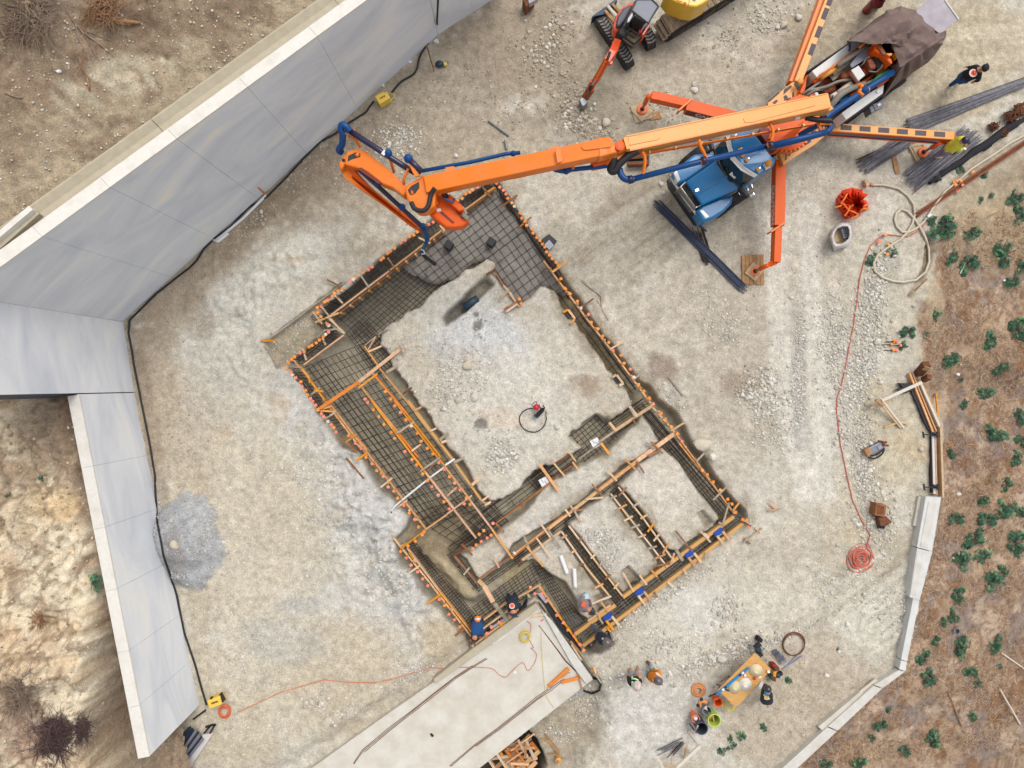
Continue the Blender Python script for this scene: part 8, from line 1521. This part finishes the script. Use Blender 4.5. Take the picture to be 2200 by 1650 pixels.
GR = [ # u v ru rv angle count rmin rmax palette
 (1875,640,26,110,12,800,.018,.055,0),(1850,800,30,120,22,800,.018,.055,0),(1850,960,34,120,-4,900,.016,.05,0),(1800,760,46,110,8,800,.014,.045,0),(1715,760,14,110,4,420,.014,.04,0),(1718,880,14,60,10,260,.014,.04,0),(1790,690,40,60,0,300,.014,.04,0),
 (1640,850,46,60,20,650,.016,.06,0),(1600,830,40,30,0,160,.014,.05,2),(1660,930,40,60,0,300,.014,.04,0),(1560,700,60,40,0,240,.014,.045,0),(1500,640,40,30,0,90,.014,.04,0),(1440,860,40,30,40,160,.014,.04,0),
 (1080,975,34,40,0,700,.016,.055,0),(985,790,70,60,15,700,.012,.04,0),(960,850,50,40,0,260,.012,.045,0),(870,740,50,26,-30,200,.012,.03,0),
 (1290,1155,44,28,10,240,.014,.04,0),(1310,1200,22,30,0,220,.014,.04,0),(1300,1150,24,14,10,120,.018,.05,0),(1420,1100,60,40,0,140,.012,.03,0),
 (1540,1410,110,16,-22,420,.02,.06,0),(1560,1310,34,40,0,200,.02,.055,0),(1430,1280,140,14,-33,320,.014,.045,0),(1450,1390,80,40,0,220,.014,.05,0),(1640,1390,140,10,-25,300,.014,.04,0),(1360,1350,50,60,30,120,.014,.04,0),(1270,1520,40,60,-20,260,.018,.05,0),(1245,1500,30,12,-35,140,.014,.03,1),
 (1200,1590,40,20,20,130,.014,.04,0),(1330,1450,40,40,0,110,.014,.05,0),(1800,1250,80,60,0,240,.014,.04,0),(1880,1120,50,80,10,380,.018,.06,0),(1860,1040,20,70,0,260,.02,.055,0),(1945,1350,12,110,7,600,.018,.05,0),(1900,1290,70,90,0,300,.014,.04,0),
 (1240,250,60,34,30,320,.018,.065,2),(1300,290,50,26,20,160,.016,.05,2),(1230,180,40,60,0,140,.014,.05,2),(1160,120,60,60,0,320,.016,.055,2),(1200,70,40,60,0,160,.016,.055,2),(1420,230,60,40,0,140,.014,.045,2),(1650,40,60,40,0,200,.016,.05,0),(1570,90,70,60,0,160,.014,.04,2),
 (870,290,50,30,20,300,.016,.05,0),(840,320,40,40,0,180,.016,.06,0),(1080,230,90,60,0,200,.012,.035,2),(960,190,120,50,-30,240,.012,.035,2),(760,390,40,30,0,130,.014,.04,2),(620,370,60,20,-40,120,.014,.045,2),(540,480,70,20,-40,120,.014,.045,2),(700,330,120,40,-38,220,.012,.03,2),
 (390,930,40,200,-5,260,.012,.035,2),(470,1150,60,300,0,460,.012,.035,0),(550,1400,120,120,0,320,.012,.035,0),(745,1520,60,30,0,110,.016,.05,0),(680,1510,30,20,0,60,.02,.06,0),(520,1420,30,50,0,60,.014,.045,0),(500,1560,60,50,0,90,.014,.04,0),(880,1440,60,40,-40,300,.014,.04,0),(350,1140,8,60,-6,240,.02,.055,1),(385,1230,40,12,20,130,.014,.04,1),(400,1165,60,70,0,260,.010,.03,1),(455,1130,10,60,0,60,.014,.035,0),
 (590,770,70,60,0,200,.012,.035,0),(700,1080,90,160,-25,520,.012,.05,0),(840,1240,60,110,-20,420,.014,.06,0),(1100,640,60,80,0,90,.010,.022,0),(1150,760,150,110,25,260,.010,.024,0),(1250,1000,120,40,-38,110,.010,.026,0),(640,700,40,30,-30,130,.012,.03,0),
 (1050,560,900,560,0,5200,.007,.020,0),(1050,1200,900,420,0,3800,.007,.020,0),(1500,450,420,300,0,1800,.007,.022,2),(1750,1500,260,140,0,1500,.008,.024,2)]
XS, YS, RS, BS = [], [], [], []
for u, v, ru, rv, an, n, r0, r1, pal in GR:
    n = int(n*1.35); r1 *= 1.12; x, y = cluster(u, v, ru, rv, an, n); XS.append(x); YS.append(y); RS.append(r0+(r1-r0)*rng.power(.55, n)**2); BS.append(np.full(n, pal))
XS, YS, RS, BS = map(np.concatenate, (XS, YS, RS, BS))
dk_ = np.zeros(len(XS), bool); PU, PV = proj(XS, YS, 0); ii = np.clip(((XS-fx0)/ST).astype(int)+4, 0, GZ.shape[1]-1); jj = np.clip(((YS-fy0)/ST).astype(int)+4, 0, GZ.shape[0]-1)
bad = (slabdip[jj, ii] > .2) | (TR[jj, ii] > .3) | (side[jj, ii] > .2) | (PV > 1700) | (pit[jj, ii] > .2)
aw = (XS-WA.x)*wn.x+(YS-WA.y)*wn.y; bad |= (aw > -.05); aw = (XS-LA.x)*ln.x+(YS-LA.y)*ln.y; bad |= (aw > -.03)
XS, YS, RS, BS = XS[~bad], YS[~bad], RS[~bad], BS[~bad]
order = np.argsort(-RS); bigi = order[:230]; rest = order[230:]
for nm, pal, P_ in (('pale_gravel', 0, PALE), ('grey_gravel', 1, GREY), ('brown_gravel', 2, BRN)):
    k = rest[BS[rest] == pal]; tag(rubble(nm, XS[k], YS[k], gzv(XS[k], YS[k]), RS[k], P_, pal), kind='stuff')
RM = []
for q in range(6):
    bm = bmesh.new(); bmesh.ops.create_icosphere(bm, subdivisions=2, radius=1); sd_ = rng.uniform(0, 50)
    pl = [(Vector(rng.normal(0,1,3)).normalized(), rng.uniform(.55,.85)) for _ in range(7)]
    for v in bm.verts:
        for n_, dd in pl:
            e = v.co.dot(n_)-dd
            if e > 0: v.co -= n_*e*.9
        v.co *= 1+random.uniform(-.04,.04)
    me = bpy.data.meshes.new('rock'); bm.to_mesh(me); bm.free(); a = me.color_attributes.new('Col', 'FLOAT_COLOR', 'POINT')
    c_ = np.ones((len(me.vertices), 4), np.float32); c_[:, :3] = lc((PALE+BRN)[q]); a.data.foreach_set('color', c_.ravel()); me.materials.append(MATS['rock']); RM.append(me)
BIG = '1302,265,12 1491,195,9 1491,181,6 1684,55,9 1715,38,8 1670,60,6 1638,36,6 1196,916,7 1209,902,4 1530,982,10 1045,812,5 1885,735,9 1865,867,8 1884,787,6 1962,658,5 1892,821,6 1551,1414,9 1531,1425,6 1271,1537,6 1450,1472,6 1004,784,11 1018,853,10 982,860,8 955,879,5 376,1170,10 368,1119,6 1420,395,6 1425,415,5 980,335,6 565,482,6 562,455,5 1700,640,5 1870,1010,5 1870,952,6 1978,965,6 1870,853,5 1866,897,5 1858,908,5 1888,700,5 1905,675,5 1915,690,5 1240,310,5 1268,262,6 1255,225,5 1820,1340,7 1775,1450,6 1560,1306,6 1555,1325,5 1550,1345,5 1725,1580,5 480,1165,4 670,1508,5 740,1518,5 1180,95,5 1270,185,6 1130,45,5'
def rock(p, r, lab, grp, tone=None):
    o = bpy.data.objects.new('rock', RM[rng.integers(0, 6)]); COL.objects.link(o); o.location = p+Vector((0,0,r*.25)); o.scale = (r*rng.uniform(.85,1.2), r*rng.uniform(.75,1.05), r*rng.uniform(.5,.75)); o.rotation_euler = (rng.uniform(-.3,.3), rng.uniform(-.3,.3), rng.uniform(0,6.28)); tag(o, lab, 'rock', grp)
def where(u, v):
    if u > 1770 and v < 1000: return 'in the rubble along the right side of the pad'
    if u > 1770: return 'near the white boundary wall'
    if v < 330: return 'on the soil above the boom'
    if u < 560: return 'on the left part of the pad'
    if u > 1530 and v < 1020: return 'in the stony patch left of the tyre tracks'
    if v > 1230: return 'on the lower part of the pad'
    return 'on or beside the foundation pad'
for t_ in BIG.split():
    u, v, r = map(float, t_.split(',')); rock(G((u, v)), r/66, 'larger pale rock '+where(u, v), 'larger rocks lying about the pad')
for k in bigi: u, v = proj(XS[k], YS[k], 0); rock(Vector((XS[k], YS[k], gz(XS[k], YS[k]))), RS[k]*1.05, 'small pale stone '+where(u, v), 'small stones lying about the pad')
rock(G((1508,954)), .30, 'big half-buried boulder right of the east trench', 'larger rocks lying about the pad')
# rocks on the left-hand slopes
n = 900; LXs = rng.uniform(-15, -11.2, n); LYs = rng.uniform(-11.5, -1, n); lz = np.array([hz(a, b, 'low') for a, b in zip(LXs, LYs)]); kk = ((LXs-LA.x)*ln.x+(LYs-LA.y)*ln.y) > .35
tag(rubble('slope_rubble', LXs[kk], LYs[kk], lz[kk], rng.uniform(.012,.05,n)[kk], [(206,186,156),(224,208,180),(170,146,118)], 3), kind='stuff')
n = 2200; HXs = rng.uniform(-13, -3.5, n); HYs = rng.uniform(1.5, 10, n); du_ = (HXs-WA.x)*wn.x+(HYs-WA.y)*wn.y; kk = du_ > .85; HXs, HYs = HXs[kk], HYs[kk]; zz_ = np.array([hz(a, b) for a, b in zip(HXs, HYs)])
tag(rubble('hillside_rubble', HXs, HYs, zz_, rng.uniform(.008,.035,len(HXs)), [(216,206,186),(196,180,156),(226,218,204)], 4), kind='stuff')
# ------------------------------------------------------------------ straw and dry litter
def straw(name, X, Y, Zg, pal, l0, l1, w, tilt=.35, lean=None):
    n = len(X); a = rng.uniform(0, 6.28, n) if lean is None else rng.normal(lean, .5, n); L = rng.uniform(l0, l1, n); e = rng.uniform(0, tilt, n)
    d = np.stack([np.cos(a)*np.cos(e), np.sin(a)*np.cos(e), np.sin(e)], -1); s = np.stack([-np.sin(a), np.cos(a), np.zeros(n)], -1)*w*rng.uniform(.6,1.4,(n,1)); p = np.stack([X, Y, Zg+.015], -1)
    co = np.stack([p-s, p+s, p+d*L[:, None]+s*.5, p+d*L[:, None]-s*.5], 1).reshape(-1, 3); f = np.arange(4*n).reshape(n, 4)
    bc = np.array([lc(b) for b in pal])[rng.integers(0, len(pal), n)]*rng.uniform(.65, 1.1, (n, 1))
    o = bpy.data.objects.new(name, big_mesh(name, co, f, np.repeat(bc, 4, 0), 'straw')); COL.objects.link(o); return tag(o, kind='stuff')
n = 90000; X = rng.uniform(9, 18.4, n); Y = rng.uniform(-12.5, 8, n); ii = np.clip(((X-fx0)/ST).astype(int)+4, 0, GZ.shape[1]-1); jj = np.clip(((Y-fy0)/ST).astype(int)+4, 0, GZ.shape[0]-1)
den = vnoise(X*.9, Y*.9, 61)*.6+vnoise(X*2.6, Y*2.6, 63)*.6; kk = (side[jj, ii] > .15+.4*vnoise(X*1.2, Y*1.2, 64)) & (den > .5+.25*(PV.mean() < 0)) & (rng.random(n) < .75); X, Y = X[kk], Y[kk]
straw('dry_straw', X, Y, gzv(X, Y), [(200,166,128),(184,140,98),(160,112,76),(212,188,158),(156,132,116),(186,166,150),(136,104,82)], .05, .20, .006)
n = 9000; X = rng.uniform(-13.5, -4, n); Y = rng.uniform(3, 10, n); du_ = (X-WA.x)*wn.x+(Y-WA.y)*wn.y; kk = (du_ > 2.2) & (vnoise(X*1.3, Y*1.3, 71)*.7+du_*.1 > .78); X, Y = X[kk], Y[kk]
straw('dry_grass', X, Y, np.array([hz(a, b) for a, b in zip(X, Y)]), [(176,148,110),(150,118,88),(196,172,136),(128,100,84)], .08, .45, .007, .8, -1.0)
# ------------------------------------------------------------------ plants
def leaf_crown(seed, n, spread=1., lr=.30, tall=.8):
    """irregular clump: a few leafy shoots of their own size, leaves palmate and tilted"""
    r = np.random.default_rng(seed); V, F, Cc = [], [], []; ns = 1 if n < 20 else r.integers(4, 8)
    sh = [(r.uniform(0, 6.28), r.uniform(.1, .72)*spread, r.uniform(.28, .55)*spread, r.uniform(.4, 1)) for _ in range(ns)] if ns > 1 else [(0, 0, .8, .6)]
    for i in range(n):
        sa, sq, sr, shh = sh[r.integers(0, ns)]; a = r.uniform(0, 6.28); q = sr*math.sqrt(r.uniform(0, 1)); c = np.array((sq*math.cos(sa)+q*math.cos(a), sq*math.sin(sa)+q*math.sin(a), tall*shh*r.uniform(.3, 1)*(1-.5*(q/sr)**2))); R = lr*r.uniform(.5, 1.1); yaw = r.uniform(0, 6.28)
        tx, ty = r.normal(0, .4)+.5*math.cos(a), r.normal(0, .4)+.5*math.sin(a); b = len(V); V.append(c); m = 7; col = lc(((66,104,78),(86,128,94),(56,92,72),(108,146,106),(126,146,92),(112,100,80))[min(5, int(abs(r.normal(0, 1.9))))])*r.uniform(.65, 1.2); Cc.append(col*1.1)
        for k in range(m*2):
            t = yaw+6.283*k/(m*2); rr = R*(1 if k % 2 == 0 else .42)*(1 if (k//2) % m else .5); x, y = rr*math.cos(t), rr*math.sin(t); V.append(c+np.array((x, y, -(x*tx+y*ty)-.25*rr))); Cc.append(col*(1 if k % 2 == 0 else .9))
        for k in range(m*2): F.append((b, b+1+k, b+1+(k+1) % (m*2)))
    return big_mesh('leaves', np.array(V), np.array(F), np.array(Cc), 'leaf')
LM = [leaf_crown(s, n_, 1, lr) for s, n_, lr in ((1,110,.22),(2,90,.25),(3,130,.20),(4,75,.26),(5,100,.23),(6,80,.24),(7,120,.2))]; SMALL = [leaf_crown(s, 16, .8, .5, .5) for s in (11, 12, 13)]
stm = MB()
for k in range(7): a = 6.28*k/7; stm.tube([(0,0,-.1),(.15*math.cos(a),.15*math.sin(a),.25),(.6*math.cos(a+.3),.6*math.sin(a+.3),.5)], [.05,.035,.015], 4)
STM = stm.mesh('stem'); STM.materials.append(MATS['twig_dark'])
SH = '2028,487,28 2002,478,12 2085,500,17 2075,565,24 2045,552,20 2180,425,20 2185,458,19 2105,428,8 2127,420,8 2155,545,28 2190,572,20 2172,605,17 2010,680,14 1950,712,19 1990,716,8 1940,745,10 2125,735,23 2182,710,27 2040,772,20 2152,790,20 2110,845,23 2070,872,11 2188,895,23 2135,932,25 2192,945,16 2182,985,18 2040,975,11 2160,1040,15 2110,1075,17 2162,1090,24 2122,1112,19 2052,1110,17 2192,1100,17 2090,1155,25 2177,1165,28 2060,1205,24 2110,1195,21 2122,1245,26 2150,1225,16 2055,1275,20 2045,1325,19 2024,1335,12 2060,1388,24 2137,1380,20 1982,1412,17 1996,1452,20 2085,1445,17 2098,1470,11 2008,1375,12 1890,1555,15 1872,1584,10 1945,1610,15 2002,1588,25 1842,1640,18 1775,1640,16 2088,1540,12 2147,1433,8 1907,1522,9 2065,815,8 2100,500,10 1880,545,6'
SHS = '1695,1460,8 1642,1562,10 1592,1580,11 1567,1588,9 1577,1601,9 1550,1615,11 1563,1608,8 1917,541,14 1866,559,14 2064,368,12 2110,372,13 1912,525,7 1800,1394,5'
def pos_word(u, v):
    return 'beside the looped cream hose' if (v < 600 and u < 2040) else 'in the upper part of the dry slope' if v < 620 else 'on the slope behind the wall form' if v < 1000 else 'on the slope right of the white wall' if v < 1350 else 'on the lower slope below the white wall'
def plant(q, pool, lab, z=None, tint=None):
    u, v, r = q; p = (G if z is None else GH)((u, v)) if z is None else GH((u, v), z); s = r/62*(H/(H-p.z) if p.z > 2 else 1)*1.0
    t = thing('castor_plant', lab, 'plant', p, 'castor plants growing round the site'); yaw = random.uniform(0, 6.28)
    for nm, me in (('crown', pool[random.randrange(len(pool))]), ('stem', STM)): inst(nm, me, t, p, (0, 0, yaw), (s*random.uniform(.95,1.3), s*random.uniform(.85,1.1), s*.85))
for t_ in SH.split():
    q = tuple(map(float, t_.split(','))); sz = 'large' if q[2] > 22 else 'medium' if q[2] > 14 else 'small'
    plant(q, LM if q[2] > 9 else SMALL, sz+' dark green castor plant '+pos_word(q[0], q[1]))
for t_ in SHS.split(): q = tuple(map(float, t_.split(','))); plant(q, SMALL, 'tiny green seedling '+('near the work table' if q[0] < 1750 else 'on the right side of the pad'))
plant((201,1252,15), LM, 'single bright green plant behind the lower wall', 'low'); plant((88,1030,5), SMALL, 'tiny green weed on the pale rock slope, upper', 'low'); plant((15,1060,6), SMALL, 'tiny green weed at the left edge of the rock slope', 'low'); plant((185,895,6), SMALL, 'tiny green weed at the foot of the tall wall, near its step', 'low') if False else None
plant((696,302,5), SMALL, 'tiny green weed at the foot of the tall wall by the cable')
def twigs(nm, lab, cat, c, R, n, m, up=.8, seg=4, r0=.012, flat=.5, drop=0.):
    mb = MB()
    for i in range(n):
        a = random.uniform(0, 6.28); e = random.uniform(.1, up); L = R*random.uniform(.5, 1); p = Vector(c)+Vector((random.uniform(-1,1), random.uniform(-1,1), 0))*R*flat; P = [p]
        for k in range(seg): a += random.uniform(-.45,.45); p = p+Vector((math.cos(a), math.sin(a), e-.25*k*e))*L/seg; P.append(p)
        mb.tube(P, [r0*(1-.75*k/seg) for k in range(seg+1)], 3)
    return tag(mb.build(nm, m), lab, cat)
twigs('bare_shrub', 'leafless purple-brown shrub at the bottom left corner', 'shrub', GH((105,1582),'low'), .8, 520, 'twig_dark', .9); twigs('bare_shrub', 'smaller leafless brown shrub right of the purple-brown one', 'shrub', GH((172,1565),'low'), .45, 260, 'twig_dark', .9); twigs('bare_shrub', 'pale grey leafless shrub at the left edge', 'shrub', GH((30,1480),'low'), .8, 300, 'twig', .9); twigs('dry_clump', 'dry brown grass clump on the pale rock slope', 'grass clump', GH((85,1330),'low'), .35, 90, 'dry_wood', .9, 3, .012, .1)
twigs('bare_shrub', 'dry grey twigs in the top left corner', 'shrub', GH((60,30),'up'), .9, 240, 'twig', .5); twigs('bare_shrub', 'dry brown twigs above the upper hillside', 'shrub', GH((215,10),'up'), .7, 200, 'dry_wood', .5)
def branch(lab, pts, r, m='twig', which='up'): return tag(MB().tube(smooth_path([GH(px('UL' if which == 'up' else 'PX', *p), which, .03) if which != 'pad' else G(p, .03) for p in pts], 3), r, 5).build('dead_branch', m), lab, 'branch', 'dead branches on the slopes')
for k, pts in enumerate((((535,50),(580,130),(625,200),(690,270),(770,330),(850,390),(930,460)),((625,200),(650,300),(690,400),(715,480)),((640,215),(720,330),(770,420),(810,490)),((660,240),(800,290),(900,330)))): branch(['long pale forked branch on the upper hillside, main limb','left limb of the forked branch','middle limb of the forked branch','thin right limb of the forked branch'][k], pts, .018-.003*k)
branch('curved brown root on the upper hillside', ((655,470),(680,560),(720,640),(738,745)), .022, 'dry_wood'); branch('thin pale stalk near the left edge of the hillside', ((20,240),(70,350),(150,490),(220,610)), .012); branch('short pale stick at the left edge of the hillside', ((45,760),(110,790),(190,805)), .016)
tag(MB().tube([GH(px('UL',960,190),'up',.05), GH(px('UL',1040,190),'up',.07), GH(px('UL',1160,195),'up',.05)], [.05,.07,.02], 7).build('log', 'dry_wood'), 'short split log lying on the upper hillside', 'log')
for k, (pts, m, r) in enumerate((((( 2147,1480),(2190,1555)),'offwhite',.03),(((2150,1402),(2205,1440)),'offwhite',.03),(((2037,1488),(2050,1520),(2065,1560)),'dry_wood',.025),(((2062,588),(2075,560)),'offwhite',.022),(((2012,520),(2145,455)),'twig',.012),(((1990,600),(1965,625)),'dry_wood',.03))): branch(['pale split rail lying on the lower slope','pale rail cut by the right edge','dark rotten branch on the lower slope','short white stake among the castor plants','long dry stem among the castor plants','brown root at the edge of the pad'][k], pts, r, m, 'pad')
o = MB().lathe(G((2051,1354)), [(.11,0),(.11,.12),(.085,.12),(.085,.01)], 16).build('pipe_stub', 'steel'); tag(o, 'grey pipe stub standing in the dry slope', 'pipe')
tag(MB().prism(pp('EG','795,285 815,262 845,290 815,312'), ZS+.012, ZS+.002).build('survey_target', 'paper'), 'small black and white survey target on the slab, upper', 'marker'); tag(MB().prism(pp('N','925,1175 940,1168 958,1190 940,1198'), ZS+.012, ZS+.002).build('survey_target', 'hose_black'), 'small dark survey target on the slab, lower', 'marker')
tag(MB().prism(pp('N','1730,350 1752,337 1756,343 1734,358'), ZS+.012, ZS+.003).build('red_lath', 'pink_mark'), 'short red lath on the upper corner of the slab', 'lath')
